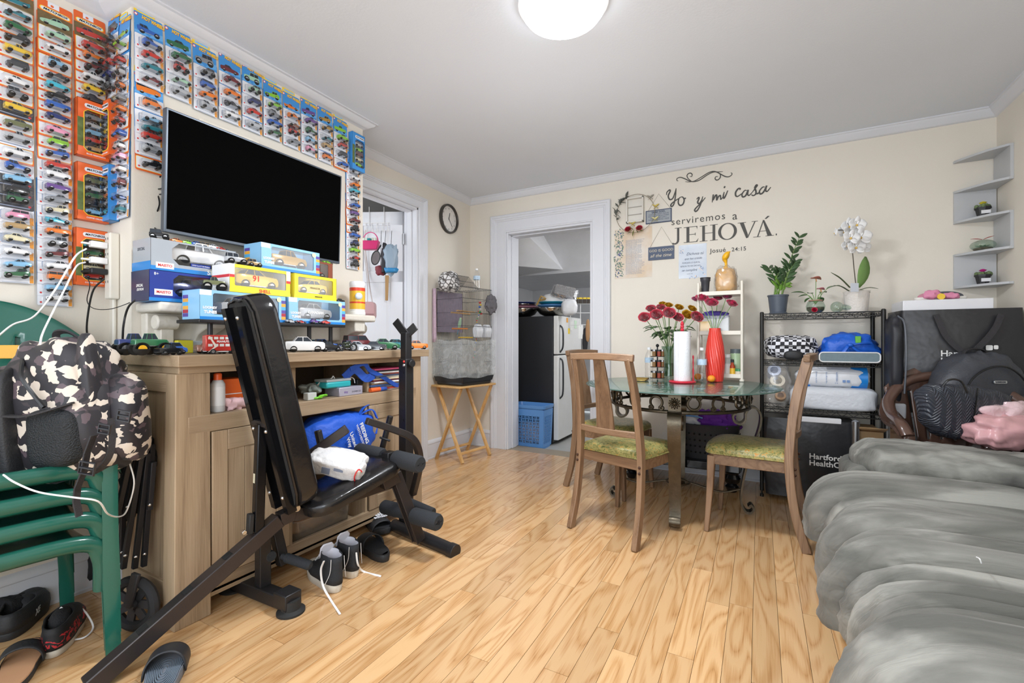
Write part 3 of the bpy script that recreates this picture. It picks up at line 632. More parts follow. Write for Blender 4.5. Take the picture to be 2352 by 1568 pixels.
# ================================================================ TOY CARS
CC=dict(teal='2F7E8C',green='2E6B45',black='1E1F22',charcoal='3C3F45',yellow='E8C33A',white='E9EAEC',silver='B4B8BD',blue='2F62B8',red='C23A31',orange='E87B24',mint='A6D0B4',lime='8CCB35',pink='E59BB8',maroon='6E2A30',tan='B89A6C',gold='B98F35',purple='6B4A93',skyblue='86BCE0',cream='E2DAB8',olive='6E7350',grey='83888E',brown='8A5A46',navy='26356F',cyan='45B6CF')
def cm(n):return mat('car_paint_'+n,CC[n],.22,.15,var=.03,coat=.4)
glassD=mat('dark_car_window','30373F',.12,.2,var=.03);tyre=mat('toy_tyre','1C1C1D',.7);hubM=mat('toy_hub_chrome','C6C9CE',.25,.9);trimC=mat('chrome_trim','BFC3C8',.22,.9)
CARS={'coupe':([(-.5,.17,.10,.20),(-.47,.20,.07,.26),(-.30,.215,.05,.29),(0,.21,.05,.27),(.25,.215,.05,.25),(.44,.20,.06,.21),(.5,.16,.09,.17)],(-.32,.16,-.20,.02,.385),(-.31,.30,.085)),'sedan':([(-.5,.18,.11,.27),(-.47,.20,.08,.29),(-.25,.205,.06,.30),(.2,.205,.06,.29),(.46,.20,.07,.27),(.5,.18,.11,.24)],(-.30,.18,-.20,.06,.42),(-.30,.31,.085)),'pickup':([(-.5,.19,.12,.29),(-.48,.20,.10,.31),(-.1,.205,.10,.31),(.2,.205,.10,.31),(.46,.20,.10,.29),(.5,.18,.13,.25)],(-.10,.20,-.07,.12,.46),(-.31,.31,.10)),'van':([(-.5,.19,.10,.32),(-.48,.205,.08,.34),(.3,.205,.08,.34),(.46,.20,.08,.27),(.5,.18,.11,.24)],(-.48,.38,-.46,.22,.50),(-.30,.32,.09)),'hotrod':([(-.46,.13,.12,.30),(-.40,.16,.09,.34),(-.05,.13,.09,.31),(.15,.10,.09,.27),(.45,.09,.09,.25),(.48,.07,.12,.20)],(-.36,.02,-.32,-.04,.44),(-.28,.34,.115)),'racer':([(-.5,.10,.12,.25),(-.42,.20,.05,.22),(-.1,.21,.04,.21),(.15,.16,.04,.19),(.42,.14,.04,.13),(.5,.19,.04,.08)],(-.20,.12,-.12,.0,.30),(-.33,.33,.095)),'jeep':([(-.46,.17,.17,.36),(-.44,.18,.15,.38),(.12,.18,.15,.38),(.40,.16,.16,.36),(.46,.15,.18,.30)],(-.42,.12,-.41,.06,.58),(-.28,.30,.15)),'monster':([(-.46,.15,.32,.46),(-.43,.17,.30,.50),(.1,.17,.30,.50),(.40,.16,.30,.49),(.46,.14,.33,.42)],(-.16,.16,-.12,.08,.68),(-.31,.31,.20)),}
CMESH={}
def car_body(kind,wheels=True):
 key=(kind,wheels)
 if key in CMESH:return CMESH[key]
 st,cab,(w0,w1,wr)=CARS[kind];b=MB();rings=[]
 for x,w,z0,z1 in st:
  zm=z0+(z1-z0)*.62
  rings.append([Vector(p)for p in((x,-w,z0),(x,-w*1.03,zm),(x,-w*.88,z1),(x,0,z1+.012),(x,w*.88,z1),(x,w*1.03,zm),(x,w,z0),(x,0,z0-.005))])
 b.loft(rings,m=0)
 a0,a1,r0,r1,zr=cab;zb=min(s[3]for s in st if a0-.1<=s[0]<=a1+.1)if any(a0-.1<=s[0]<=a1+.1 for s in st)else st[2][3]
 W=max(s[1]for s in st);wb,wt=W*.86,W*.68;lo=[(a0,-wb,zb-.01),(a1,-wb,zb-.01),(a1,wb,zb-.01),(a0,wb,zb-.01)];hi=[(r0,-wt,zr-.012),(r1,-wt,zr-.012),(r1,wt,zr-.012),(r0,wt,zr-.012)]
 b.add(lo+hi,[(0,1,5,4),(1,2,6,5),(2,3,7,6),(3,0,4,7)],m=1)
 b.bx((r0,-wt,zr-.014),(r1,wt,zr+.004),m=0)
 for p,q in zip(lo,hi):b.bar(p,q,.012,.012,m=0)
 xm=(a0+a1+r0+r1)/4
 for s in(-1,1):b.bar((xm,s*wb,zb),(xm,s*wt,zr),.018,.01,up=(0,1,0),m=0)
 xf,xr=st[-1][0],st[0][0]
 b.cb((xf-.01,0,st[-1][2]+.01),(.03,W*1.7,.022),m=4);b.cb((xr+.01,0,st[0][2]+.01),(.03,W*1.7,.022),m=4)
 for s in(-1,1):b.sph((xf-.012,s*W*.68,(st[-1][2]+st[-1][3])/2+.012),(.014,.022,.022),8,5,m=4)
 b.bx((w0+wr,-W*.9,min(s[2]for s in st)-.018),(w1-wr,W*.9,min(s[2]for s in st)+.01),m=4)
 if wheels:
  for x in(w0,w1):
   for s in(-1,1):_wheel(b,x,s,W,wr)
 me=b.mesh('toy_car_'+kind,[cm('white'),glassD,tyre,hubM,trimC],40);CMESH[key]=me;return me
def _wheel(b,x,s,W,wr):
 y0,y1=s*(W*1.04),s*(W*.62)
 if wr>.14:y0,y1=s*W*1.35,s*W*.75
 b.tube([(x,y1,wr),(x,y0,wr),(x,y0,wr)],[wr,wr,wr*.9],14,m=2);b.tube([(x,y0-s*.005,wr),(x,y0+s*.004,wr)],wr*.58,12,m=3);b.tube([(x,y0,wr),(x,y0+s*.012,wr)],wr*.18,8,m=3)
def wheel_mesh(kind):
 key=('wheel',kind)
 if key not in CMESH:
  st,cab,(w0,w1,wr)=CARS[kind];b=MB();_wheel(b,0,1,0.0001,wr);W=max(s[1]for s in st)
  b=MB();t=.09 if wr<.14 else .16
  b.tube([(0,-t/2,0),(0,t/2,0),(0,t/2,0)],[wr,wr,wr*.9],18,m=0);b.tube([(0,t/2-.004,0),(0,t/2+.004,0)],wr*.6,16,m=1);b.tube([(0,t/2,0),(0,t/2+.012,0)],wr*.18,8,m=1)
  for i in range(5):a=2*pi*i/5;b.bar((0,t/2+.006,0),(wr*.55*cos(a),t/2+.006,wr*.55*sin(a)),.02,.008,up=(0,1,0),m=1)
  CMESH[key]=b.mesh('toy_wheel_'+kind,[tyre,hubM],40)
 return CMESH[key]
def color_obj(o,m,slot=0):
 o.material_slots[slot].link='OBJECT';o.material_slots[slot].material=m
def diecast(kind,color,L,parent=None,M=None,label=None,group=None,name='toy_car',top=None,hub=None,loc=None,rz=0):
 """model car with its wheels as parts; x is its length"""
 if parent is None:
  T=thing(name,label,'toy car',loc,rz,group);bodyM=Matrix.Scale(L,4);bo=put('car_body',car_body(kind,False),T,bodyM)
 else:
  T=put(name,car_body(kind,False),parent,M@Matrix.Scale(L,4));bo=T
 color_obj(bo,cm(color));st,cab,(w0,w1,wr)=CARS[kind];W=max(s[1]for s in st);S=Matrix.Scale(L,4)if parent is None else Matrix()
 for x in(w0,w1):
  for s in(-1,1):
   off=W*.92 if wr<.14 else W*1.15
   w=put('wheel',wheel_mesh(kind),T if parent is None else bo,S@Matrix.Translation((x,s*off,wr))@Matrix.Rotation(0 if s>0 else pi,4,'Z'))
   if hub:color_obj(w,hub,1)
 return T
 # ---------------------------------------------------------------- blister cards
CWd,CHt=.104,.166
cardW=mat('white_card','E4E7EE',.45);cardO=mat('orange_card','E5662B',.4);cardB=mat('blue_card','3E8FD6',.4);cardK=mat('black_card','3A3B40',.4);cardY=mat('yellow_print','F4D23C',.4);cardR=mat('red_print','D5383A',.4);cardG=mat('grey_print','8C97AE',.5)
blister=clear('blister_plastic','FFFFFF',.07,.12)
def rpoly(x0,y0,x1,y1,r,n=3):
 return[(cx+r*cos(radians(a+90*i/n)),cy+r*sin(radians(a+90*i/n)))for cx,cy,a in((x1-r,y1-r,0),(x0+r,y1-r,90),(x0+r,y0+r,180),(x1-r,y0+r,270))for i in range(n+1)]
CARDM={}
def card_mesh(style,head):
 k=(style,head)
 if k in CARDM:return CARDM[k]
 b=MB();I=Matrix();w,h=CWd/2,CHt;L=lambda z:Matrix.Translation((0,0,z))
 b.prism(rpoly(-w,0,w,h-(.012 if style=='hw' else 0),.006),I,.0006,m=0)
 if style=='mb':
  b.prism(rpoly(-w+.003,.007,w-.003,.060,.005),L(.0004),.0004,m=1);b.prism(rpoly(-w+.0045,.0085,w-.0045,.0585,.004),L(.0006),.0004,m=2)
  if head:
   b.bx((-w,.060,.0004),(w,.118,.0008),m=3);b.prism(rpoly(-w+.006,.121,w-.006,.139,.009,4),L(.0005),.0004,m=1);b.prism(rpoly(-w+.009,.1235,w-.009,.1365,.0065,4),L(.0008),.0003,m=2)
   b.bx((-.022,.144,.0004),(.012,h,.0009),m=2);b.prism(rpoly(-.014,.147,-.004,.156,.004),L(.0007),.0004,m=0)
  b.lathe([(.004,.0011),(.004,.0013),(.0001,.0013)],(-w+.014,.018,0),8,m=5)
 elif style=='hw':
  b.prism(rpoly(-w+.0,0,w,.062,.004),L(.0004),.0004,m=2)
  b.bx((-w+.018,.002,.0006),(w-.016,.0035,.001),m=4);b.lathe([(.0036,.0009),(.0036,.0012),(.0001,.0012)],(-w+.010,.012,0),8,m=5)
  b.bx((w-.012,.002,.0006),(w-.001,.032,.001),m=6)
  if head:
   b.prism([(-w,h-.012),(w*.45,h-.012),(w*.45,h+.004),(w*.1,h+.012),(-w+.002,h+.012)],L(0),.0006,m=1)
   b.prism(rpoly(-w+.01,h-.006,w*.35,h+.004,.004),L(.0005),.0003,m=7);b.lathe([(.007,.0008),(.007,.0011),(.0001,.0011)],(-w+.007,h-.024,0),12,m=5);b.lathe([(.0045,.001),(.0045,.0014),(.0001,.0014)],(-w+.007,h-.024,0),12,m=2)
   b.prism([(-.0,.066),(w,.075),(w,.100),(.02,.092)],L(.0005),.0002,m=8);b.prism([(-w,.064),(0,.066),(-.02,.08),(-w,.074)],L(.0005),.0002,m=8)
 else:
  b.bx((-w+.012,.006,.0004),(w-.012,.010,.0009),m=4);b.lathe([(.0045,.0008),(.0045,.0012),(.0001,.0012)],(w-.012,.015,0),10,m=5)
 mats={'mb':[cardO,cardY,cardW,mat('brown_scene_print','6E5B3A',.5,var=.5,scale=60)],'hw':[cardB,cardY,cardW,cardB],'bk':[cardK,cardY,cardW,cardK],'pl':[cardW,cardY,cardW,cardB]}[style]+[cardG,cardR,mat('orange_tab_print','E79A33',.5),mat('sky_print','8EC0EA',.5),mat('pale_swirl_print','63A9E4',.5)]
 CARDM[k]=b.mesh('card_'+style,mats,None);return CARDM[k]
def blister_mesh():
 if 'bl' not in CARDM:
  b=MB();rings=[]
  for k,z in((1.06,.0008),(1.0,.002),(.98,.024),(.93,.028),(.5,.0285)):rings.append([Vector((x*k+.004,(y-.031)*k+.031,z))for x,y in rpoly(-.041,.013,.041,.049,.007,3)])
  b.loft(rings);CARDM['bl']=b.mesh('blister',blister,30)
 return CARDM['bl']
ORD=['zeroth','first','second','third','fourth','fifth','sixth','seventh','eighth','ninth','tenth','eleventh','twelfth','thirteenth','fourteenth','fifteenth','sixteenth','seventeenth','eighteenth','nineteenth','twentieth','twenty-first','twenty-second','twenty-third','twenty-fourth']
KS=['coupe','sedan','pickup','hotrod','racer','van','coupe','jeep']
SN_={'mb':'orange','hw':'white','bk':'black','pl':'plain white'}
redL=mat('logo_dark','22242B',.5);yelL=mat('logo_yellow','F6CF2F',.4)
def carded(origin,xd,out,style,color,kind,label,group,head=False,tilt=3.0,seed=0):
 """origin: bottom centre of the card on the wall; xd along the wall to the viewer's right"""
 r=random.Random(seed);T=thing('carded_toy_car',label,'toy car',origin,0,group)
 F=frame((0,0,0),xd,out);F=F@Matrix.Rotation(radians(r.uniform(-1.1,1.1)),4,'Z')
 F=F@Matrix.Translation((0,CHt,.0015))@Matrix.Rotation(radians(-tilt),4,'X')@Matrix.Translation((0,-CHt,0))
 if(F.to_3x3()@Vector((0,1,0))).z<0:raise Exception('flip')
 put('card',card_mesh(style,head),T,F)
 CF=F@Matrix.Translation((.004,.0185,.0135))@Matrix.Rotation(-pi/2,4,'X')if 0 else F@Matrix.Translation((.004,.0165,.0135))
 # car: its x along card x, its z along card y, seen from the side
 S=Matrix(((1,0,0,0),(0,0,1,0),(0,-1,0,0),(0,0,0,1)));Ln=.072 if kind not in('jeep','van','monster')else .060
 if r.random()<.5:S=S@Matrix.Rotation(pi,4,'Z')
 o=put('car',car_body(kind),T,CF@S@Matrix.Diagonal((Ln,Ln,Ln*1.12,1)));color_obj(o,cm(color))
 put('blister',blister_mesh(),T,F)
 if head:
  if style=='mb':letters('MATCHBOX',F,redL,T,size=.0125,width=.076,at=(0,.130,.0015),italic=.35,bold=.03,name='lettering')
  else:[letters('HOT WHEELS',F@Matrix.Rotation(radians(-3),4,'Z'),mm_,T,size=.021,width=.084,at=(.010+o_,.138-o_,.0014+z_),italic=.12,bold=.035,name='lettering')for mm_,o_,z_ in((cardR,.0009,0),(yelL,0,.0005))]
  if style=='hw' and 0:pass
  P=F@Matrix.Translation((0,.072,.0014))@Matrix.Rotation(radians(6),4,'Z')@S@Matrix.Diagonal((.088,.004,.088,1))
  q=put('car_picture',car_body(kind),T,P);color_obj(q,cm(color))
 return T
def column(xy,cy,colors,styles,nm,grp,u=None,heads=(0,),xd=(0,1,0),out=(1,0,0),off=.033,kinds=None,tilt=3.0,seed=0):
 """cy: pixel rows of the car centres; xy: (X, Y) of the column centre"""
 X,Y=xy;d=-X*SN+Y*CN
 for i,(v,c)in enumerate(zip(cy,colors)):
  z=EYE+(CV-v)*d/FP-off;k=kinds[i]if kinds else KS[(i*3+seed+int(v))%len(KS)];s=styles if isinstance(styles,str)else styles[i]
  carded((X,Y,z),xd,out,s,c,k,'%s toy car on %s card, %s down in the %s'%(c,SN_[s],ORD[i+1],nm),grp,i in heads,tilt,seed*50+i)
g1='carded toy cars on the recess wall';g2='carded toy cars on the chimney breast';g3='carded toy cars on the chimney cheek'
colA=[35,66,92,120,152,190,220,251,288,318,355,385,412,437,460,495,520,548,577,606,630]
column((XN,.628),colA,'teal green black yellow charcoal white grey yellow olive silver white blue skyblue black green pink tan cream white skyblue green'.split(),['mb']*7+['bk','mb','pl','mb','pl','bk','bk','bk']+['hw']*6,'outermost recess column',g1,seed=1)
colB=[86,115,151,177,200,223,245,271,302,328,355,383,403,433,458,484,506,533,559,584,611,636,662,684]
column((XN,.741),colB,'mint white skyblue charcoal cyan black blue navy pink lime blue red white purple grey cream cyan orange silver maroon white orange skyblue white'.split(),['mb']*11+['hw']*13,'middle recess column',g1,seed=2)
column((XN,.853),[110,133,158,182,207,230],'red orange maroon white yellow charcoal'.split(),'mb','recess column nearest the corner',g1,seed=3)
for k,(cy,cl,st)in enumerate((([105,131,158,185],'blue red teal maroon','hw'),([134,161,187,214],'green red mint silver','hw'),([171,198,220,246],'grey blue orange silver','hw'),([187,217,241,268],'maroon orange charcoal white','hw'),([209,236,260,289],'mint navy red silver','hw'),([244,265,285,307],'lime grey blue green','hw'),([268,289,305,327],'orange brown red grey','hw'),([281,303,324,345],'purple green skyblue pink','hw'),([297,319,337,362],'gold teal tan orange','hw'),([319,335,356,378],'lime red charcoal blue',['hw','hw','hw','mb']))):
 column((XC,YC0+.060+.1125*k),cy,cl.split(),st,'%s column from the chimney corner'%ORD[k+1],g2,seed=10+k)
column((XC,YC0+.060),[241,276,297,316,345,380],'orange skyblue teal red silver black'.split(),['hw']*5+['mb'],'lower stack beside the television',g2,seed=31,kinds=['van','racer','coupe','sedan','hotrod','hotrod'])
yR=px(808,500,X=XC).y
column((XC,yR),[395,410,425,440,456,472,490,508,526,541,560,575,591,607],'silver white orange cyan white blue purple maroon black blue navy lime red charcoal'.split(),['hw']*5+['mb','hw','mb','mb']+['hw']*5,'narrow column beyond the television',g2,seed=33)
column((XC-.053,YC0),[107,145,176,205,233,258,284,312,340,366,395,425,455,485],'lime red silver orange grey orange red blue white pink white maroon blue teal'.split(),['hw']*6+['mb']*3+['hw']*5,'cheek column by the chimney edge',g3,xd=(1,0,0),out=(0,-1,0),seed=41)
column((XC-.150,YC0),[98,124,152,180,208],'charcoal brown red navy black'.split(),'hw','cheek column in the corner',g3,xd=(1,0,0),out=(0,-1,0),seed=43)
# ---------------------------------------------------------------- window boxes
def winbox(name,label,cat,o,xd,out,w,h,d,cols,win,group=None,cars=(),notch=.012,edge=None,parts=None):
 """o: bottom-left-back corner; cols: (shell, band, side); win: (x0,y0,x1,y1) of the window in the front"""
 T=thing(name,label,cat,o,0,group);F=frame((0,0,0),xd,out);sh,bd,sd=cols;t=.0012
 b=MB();b.bx((0,0,0),(w,h,t),F,0);b.bx((0,0,0),(w,t,d),F,1);b.bx((0,0,0),(t,h,d),F,2);b.bx((w-t,0,0),(w,h,d),F,2)
 x0,y0,x1,y1=win
 out_=[(0,0),(w,0),(w,h),(0,h)];n=notch
 inn=[(x0+n,y0),(x1-n,y0),(x1,y0+n),(x1,y1-n),(x1-n,y1),(x0+n,y1),(x0,y1-n),(x0,y0+n)];oo=[(x0+n,0),(x1-n,0),(w,y0+n),(w,y1-n),(x1-n,h),(x0+n,h),(0,y1-n),(0,y0+n)]
 vs=[F@Vector((a,c,d))for a,c in inn]+[F@Vector((a,c,d))for a,c in oo]+[F@Vector((a,c,d))for a,c in((w,0),(w,h),(0,h),(0,0))]
 fs=[(i,8+i,8+(i+1)%8,(i+1)%8)for i in(0,2,4,6)]+[(1,9,16,10,2),(3,11,17,12,4),(5,13,18,14,6),(7,15,19,8,0)]
 nv=len(vs);vs+=[Vector(p)-F.to_3x3()@Vector((0,0,t))for p in vs];fs+=[tuple(i+nv for i in f)[::-1]for f in fs]+[(i,(i+1)%8,(i+1)%8+nv,i+nv)for i in range(8)]
 b.add(vs,fs,m=0);b.bx((0,0,d),(w,min(y0*.55,.03),d+.0004),F,1)
 if parts=='top':b.bx((0,h-t,0),(w,h,d),F,0)
 build('box_shell',b,[sh,bd,sd,sh],T,world=False,smooth=None)
 if edge:
  b=MB();b.tube([F@Vector((a,c,d+.0008))for a,c in inn],.0016,4,loop=True);build('window_outline',b,edge,T,world=False)
 b=MB();b.bx((t,t,d-.0035),(w-t,h-t,d-.003),F);
 if parts!='top':b.bx((t,h-.0008,t),(w-t,h-.0002,d),F)
 build('clear_window',b,blister,T,world=False,smooth=None)
 for(kind,color,L,cx,cy,cz,rot)in cars:
  S=Matrix(((1,0,0,0),(0,0,1,0),(0,-1,0,0),(0,0,0,1)))
  diecast(kind,color,L,T,F@Matrix.Translation((cx,cy,cz))@S@Matrix.Rotation(radians(rot),4,'Z'),name='car')
 return T,F
woodpr=mat('grey_brown_tray_print','5A5047',.6,var=.35,scale=40);leafpr=mat('leafy_scene_print','5B6B3A',.6,var=.5,scale=70)
def fivepack(o,xd,out,label,cols,group,sh=cardO,ed=cardY,word='MATCHBOX',foot='COFFEE CRUISERS',w=.104,h=.236,d=.036):
 cars=[(['sedan','coupe','van','pickup','coupe'][i],c,.068,w*.58,.030+(4-i)*(h-.075)/5,d*.5,RND.choice((0,180)))for i,c in enumerate(cols)]
 T,F=winbox('boxed_toy_car_set',label,'toy car set',o,xd,out,w,h,d,(sh,sh,sh),(w*.20,.022,w-.004,h-.042),group,cars,.012,ed,'top')
 b=MB();b.bx((.0015,.0015,.0013),(w-.0015,h-.04,.0018),F);build('tray',b,woodpr,T,world=False,smooth=None)
 b=MB();b.bx((0,h*.16,d),(w*.19,h*.66,d+.0004),F);build('side_print',b,leafpr,T,world=False,smooth=None)
 if word:
  b=MB();b.prism(rpoly(w*.22,h-.034,w-.006,h-.016,.008,4),F@Matrix.Translation((0,0,d)),.0005);build('logo_plate',b,cardW,T,world=False,smooth=None)
  letters(word,F,redL,T,width=w*.66,at=(w*.6,h-.025,d+.0012),italic=.3,bold=.02)
 if foot:letters(foot,F,cardW,T,width=w*.6,at=(w*.58,.011,d+.0006),bold=.02)
 return T
def zy(v,X,Y):return EYE+(CV-v)*(-X*SN+Y*CN)/FP
g5='boxed sets of five toy cars'
z_=zy(366,XN,.85);fivepack((XN+.001,.80,z_),(0,1,0),(1,0,0),'orange boxed set of toy cars, uppermost of three on the recess wall',['grey','silver','skyblue','red','tan'],g5,foot='BLUE HIGHWAYS')
z_=zy(510,XN,.85);fivepack((XN+.001,.80,z_),(0,1,0),(1,0,0),'orange boxed set of toy cars, middle of three on the recess wall',['olive','silver','green','black','skyblue'],g5)
z_=zy(657,XN,.85);fivepack((XN+.001,.795,z_),(0,1,0),(1,0,0),'orange boxed set of toy cars, lowest on the recess wall above the white plugs',['cyan','green','yellow','cream','red'],g5)
z_=zy(366,XC-.15,YC0);fivepack((XC-.198,YC0-.001,z_),(1,0,0),(0,-1,0),'orange boxed set of toy cars on the chimney cheek',['blue','silver','yellow','orange','red'],g5,w=.094)
z_=zy(512,XC-.15,YC0);fivepack((XC-.198,YC0-.001,z_),(1,0,0),(0,-1,0),'blue boxed set of toy cars low on the chimney cheek',['grey','white','orange','silver','cyan'],g5,sh=cardB,ed=cardB,word='HOT WHEELS',foot=None,w=.094)
yb=px(800,380,X=XC).y;z_=zy(385,XC+.05,yb);fivepack((XC+.001,yb,z_),(0,1,0),(1,0,0),'blue and orange boxed set of toy cars at the end of the chimney breast',['silver','lime','maroon','cream','lime'],g5,sh=cardB,ed=cardB,word='HOT WHEELS',foot=None)
# ================================================================ TELEVISION
TVt=[px(387,250,X=-2.17),px(790,405,X=-2.17),px(777,602,X=-2.185),px(375,535,X=-2.185)]
y0,y1=.985,1.893;zt,zb_=2.025,1.508;ttl=radians(2.0)
TV=thing('television','large flat television with a black screen on the chimney breast','television',(-2.185,(y0+y1)/2,zb_))
F=frame((0,0,0),(0,1,0),(1,0,0))@Matrix.Rotation(-ttl*-1,4,'X');wv,hv=y1-y0,zt-zb_
b=MB();b.bx((-wv/2,0,-.03),(wv/2,hv,0),F);build('casing',b,mat('grey_tv_casing','5E6670',.35,.6),TV,world=False,bev=.003)
b=MB();b.bx((-wv/2+.009,.014,-.001),(wv/2-.009,hv-.009,.0012),F);build('screen',b,mat('black_screen','020202',.9,var=0),TV,world=False,smooth=None)
bm=TV.children[-1].material_slots[0].material.node_tree.nodes['Principled BSDF'];bm.inputs['Specular IOR Level'].default_value=0.05
b=MB();b.bx((-.2,.12,-.10),(.2,.40,-.03),F);build('wall_bracket',b,blk,TV,world=False)
b=MB();b.bx((-.30,hv-.0,-.05),(-.02,hv+.03,-.085),F);build('mount_plate',b,mat('cream_mount','E6DFD2',.6),TV,world=False,bev=.004)
# ================================================================ MANTEL
mant=mat('cream_painted_mantel','DCD6CB',.5,bump=.3,bscale=40)
MT=thing('mantelpiece','cream painted mantel shelf with corbels below the television','mantelpiece',(-2.2,1.5,0))
b=MB();b.bx((XC+.001,.93,1.17),(-2.10,2.10,1.21));build('shelf',b,mant,MT,bev=.012,seg=4)
b=MB();b.bx((XC+.001,.95,1.055),(-2.25,2.06,1.17));build('frieze',b,mant,MT,bev=.006)
for y in(1.16,1.99):
 b=MB();F=Matrix.Translation((0,y-.04,0))@Matrix(((1,0,0,0),(0,0,1,0),(0,1,0,0),(0,0,0,1)))
 b.prism([(XC+.001,1.17),(-2.12,1.17),(-2.12,1.11),(-2.15,1.10),(-2.20,1.08),(-2.235,1.04),(-2.24,1.0),(XC+.001,.99)],F,.08);build('corbel',b,mant,MT,bev=.006)
for y in(1.0,2.06):
 b=MB();b.tube([(-2.21,y-.04,1.13),(-2.21,y+.045,1.13)],.032,16);build('capital',b,mant,MT,bev=.006)
 b=MB();b.bx((XC+.001,y-.02,.2),(-2.2,y+.03,1.12));build('column',b,mant,MT,bev=.004)
b=MB();b.bx((XC+.0005,1.03,.0),(XC+.02,2.03,1.06));build('back_board',b,mant,MT)
# ---------------------------------------------------------------- boxed models on the mantel and riser
whC=hexmat('F0F0EE');gyC=mat('grey_gloss_card','A9B0B8',.25);nv=mat('navy_gloss_card','2A3F94',.2);bl2=mat('bright_blue_card','2D86D2',.25);ye=mat('yellow_gloss_card','F2DC2E',.3);lb_=mat('pale_blue_card','8FC4EA',.3);dkb=mat('dark_blue_side_card','3C3F5C',.25)
X1=(0,1,0);O1=(1,0,0);gb='boxed model cars piled on the mantel'
T,F=winbox('boxed_model_car','navy box holding a blue striped model coupe, beneath the grey box','model car',(-2.255,.90,1.212),X1,O1,.315,.122,.145,(nv,bl2,dkb),(.085,.024,.30,.112),gb,[('coupe','navy',.215,.19,.022,.075,0)],.02)
letters('MAISTO',F,cardR,T,width=.05,at=(.05,.036,.1458),bold=.03);b=MB();b.bx((.018,.024,.145),(.082,.048,.1455),F);build('logo_plate',b,whC,T,world=False,smooth=None)
letters('8+',F,whC,T,size=.016,at=(.025,.108,.1453));G=frame((0,0,0),(-1,0,0),(0,-1,0))if 0 else frame((0,0,0),(1,0,0),(0,-1,0));letters('SPECIAL',G,whC,T,width=.055,at=(.07,.062,.0006),italic=.2,bold=.02);letters('EDITION',G,whC,T,width=.055,at=(.075,.046,.0006),italic=.2,bold=.02)
T,F=winbox('boxed_model_car','grey and blue box holding a white and copper model pickup','model car',(-2.255,.905,1.336),X1,O1,.335,.125,.145,(gyC,bl2,gyC),(.075,.030,.325,.118),gb,[('pickup','white',.24,.20,.030,.075,0)],.025)
letters('MAISTO',F,cardR,T,width=.05,at=(.05,.020,.1458),bold=.03);b=MB();b.bx((.018,.008,.145),(.082,.032,.1455),F);build('logo_plate',b,whC,T,world=False,smooth=None)
letters('SPECIAL',F,whC,T,width=.10,at=(.26,.012,.1456),bold=.03);letters('1978 Ford F150 Pickup',F,whC,T,width=.07,at=(.185,.036,.1458));b=MB();b.bx((.145,.030,.145),(.225,.043,.1455),F);build('name_strip',b,nv,T,world=False,smooth=None);letters('SPECIAL',G,mat('grey_letter','5A5F68',.4),T,width=.06,at=(.07,.085,.0006),bold=.02)
b=MB();b.bx((-.15+.0,-.0005,.0),(0,0,.034),Matrix.Translation((.145,0,0)));build('side_band',b,bl2,T,world=False,smooth=None)
RS=thing('monitor_riser','black metal riser shelf standing on the cabinet top','riser',(-2.02,1.36,1.0))
b=MB();b.bx((-2.10,.99,1.124),(-1.93,1.71,1.138));build('plate',b,blk,RS,bev=.003)
for y in(1.06,1.53,1.66):
 b=MB();b.tube([(-1.985,y,1.0),(-1.985,y,1.05),(-1.985,y,1.051),(-1.985,y,1.124)],[.013,.013,.010,.010],14);build('leg',b,blk,RS)
def looney(o,w,h,d,label,car,color,rot=0):
 T,F=winbox('boxed_model_car',label,'model car',o,X1,O1,w,h,d,(lb_,bl2,lb_),(.05,.022,w-.035,h-.012),gb,[(car,color,.19,w/2+.01,.022,d*.5,rot)],.006,None,None)
 letters('LOONEY',F,whC,T,width=.055,at=(.038,.048,d+.001),bold=.05);letters('TUNES',F,whC,T,width=.05,at=(.04,.030,d+.001),bold=.05)
 b=MB();b.bx((.0,h-.022,d),(.045,h-.001,d+.0005),F,0)
 for i,m_ in enumerate((1,2,3,4,1,3)):b.bx((w-.022,.012+i*(h-.03)/6,d),(w-.001,.012+(i+1)*(h-.03)/6-.001,d+.0006),F,m_)
 for i,m_ in enumerate((3,2,1,4,1,3)):b.bx((-.0006,.012+i*(h-.03)/6,.006),(0,.012+(i+1)*(h-.03)/6-.001,d*.35),F,m_)
 build('printed_panel',b,[whC,hexmat('E8A83A'),hexmat('B03040'),hexmat('5B4A9E'),hexmat('58B0E0')],T,world=False,smooth=None)
 b=MB();b.lathe([(.0001,0),(.011,0),(.011,.0008),(.0001,.0008)],(0,0,0),20,F@Matrix.Translation((w-.034,h-.016,d)));build('round_sticker',b,hexmat('F2E7B0'),T,world=False)
 return T,F
looney((-2.085,1.005,1.139),.375,.12,.13,'pale blue box of a model car on the riser, hidden behind the bench','sedan','silver')
T,F=looney((-2.085,1.395,1.139),.335,.122,.13,'pale blue box with a silver and pink model car on the riser','sedan','silver');letters('CANADIAN',F,whC,T,width=.09,at=(.15,.055,.131),bold=.03)
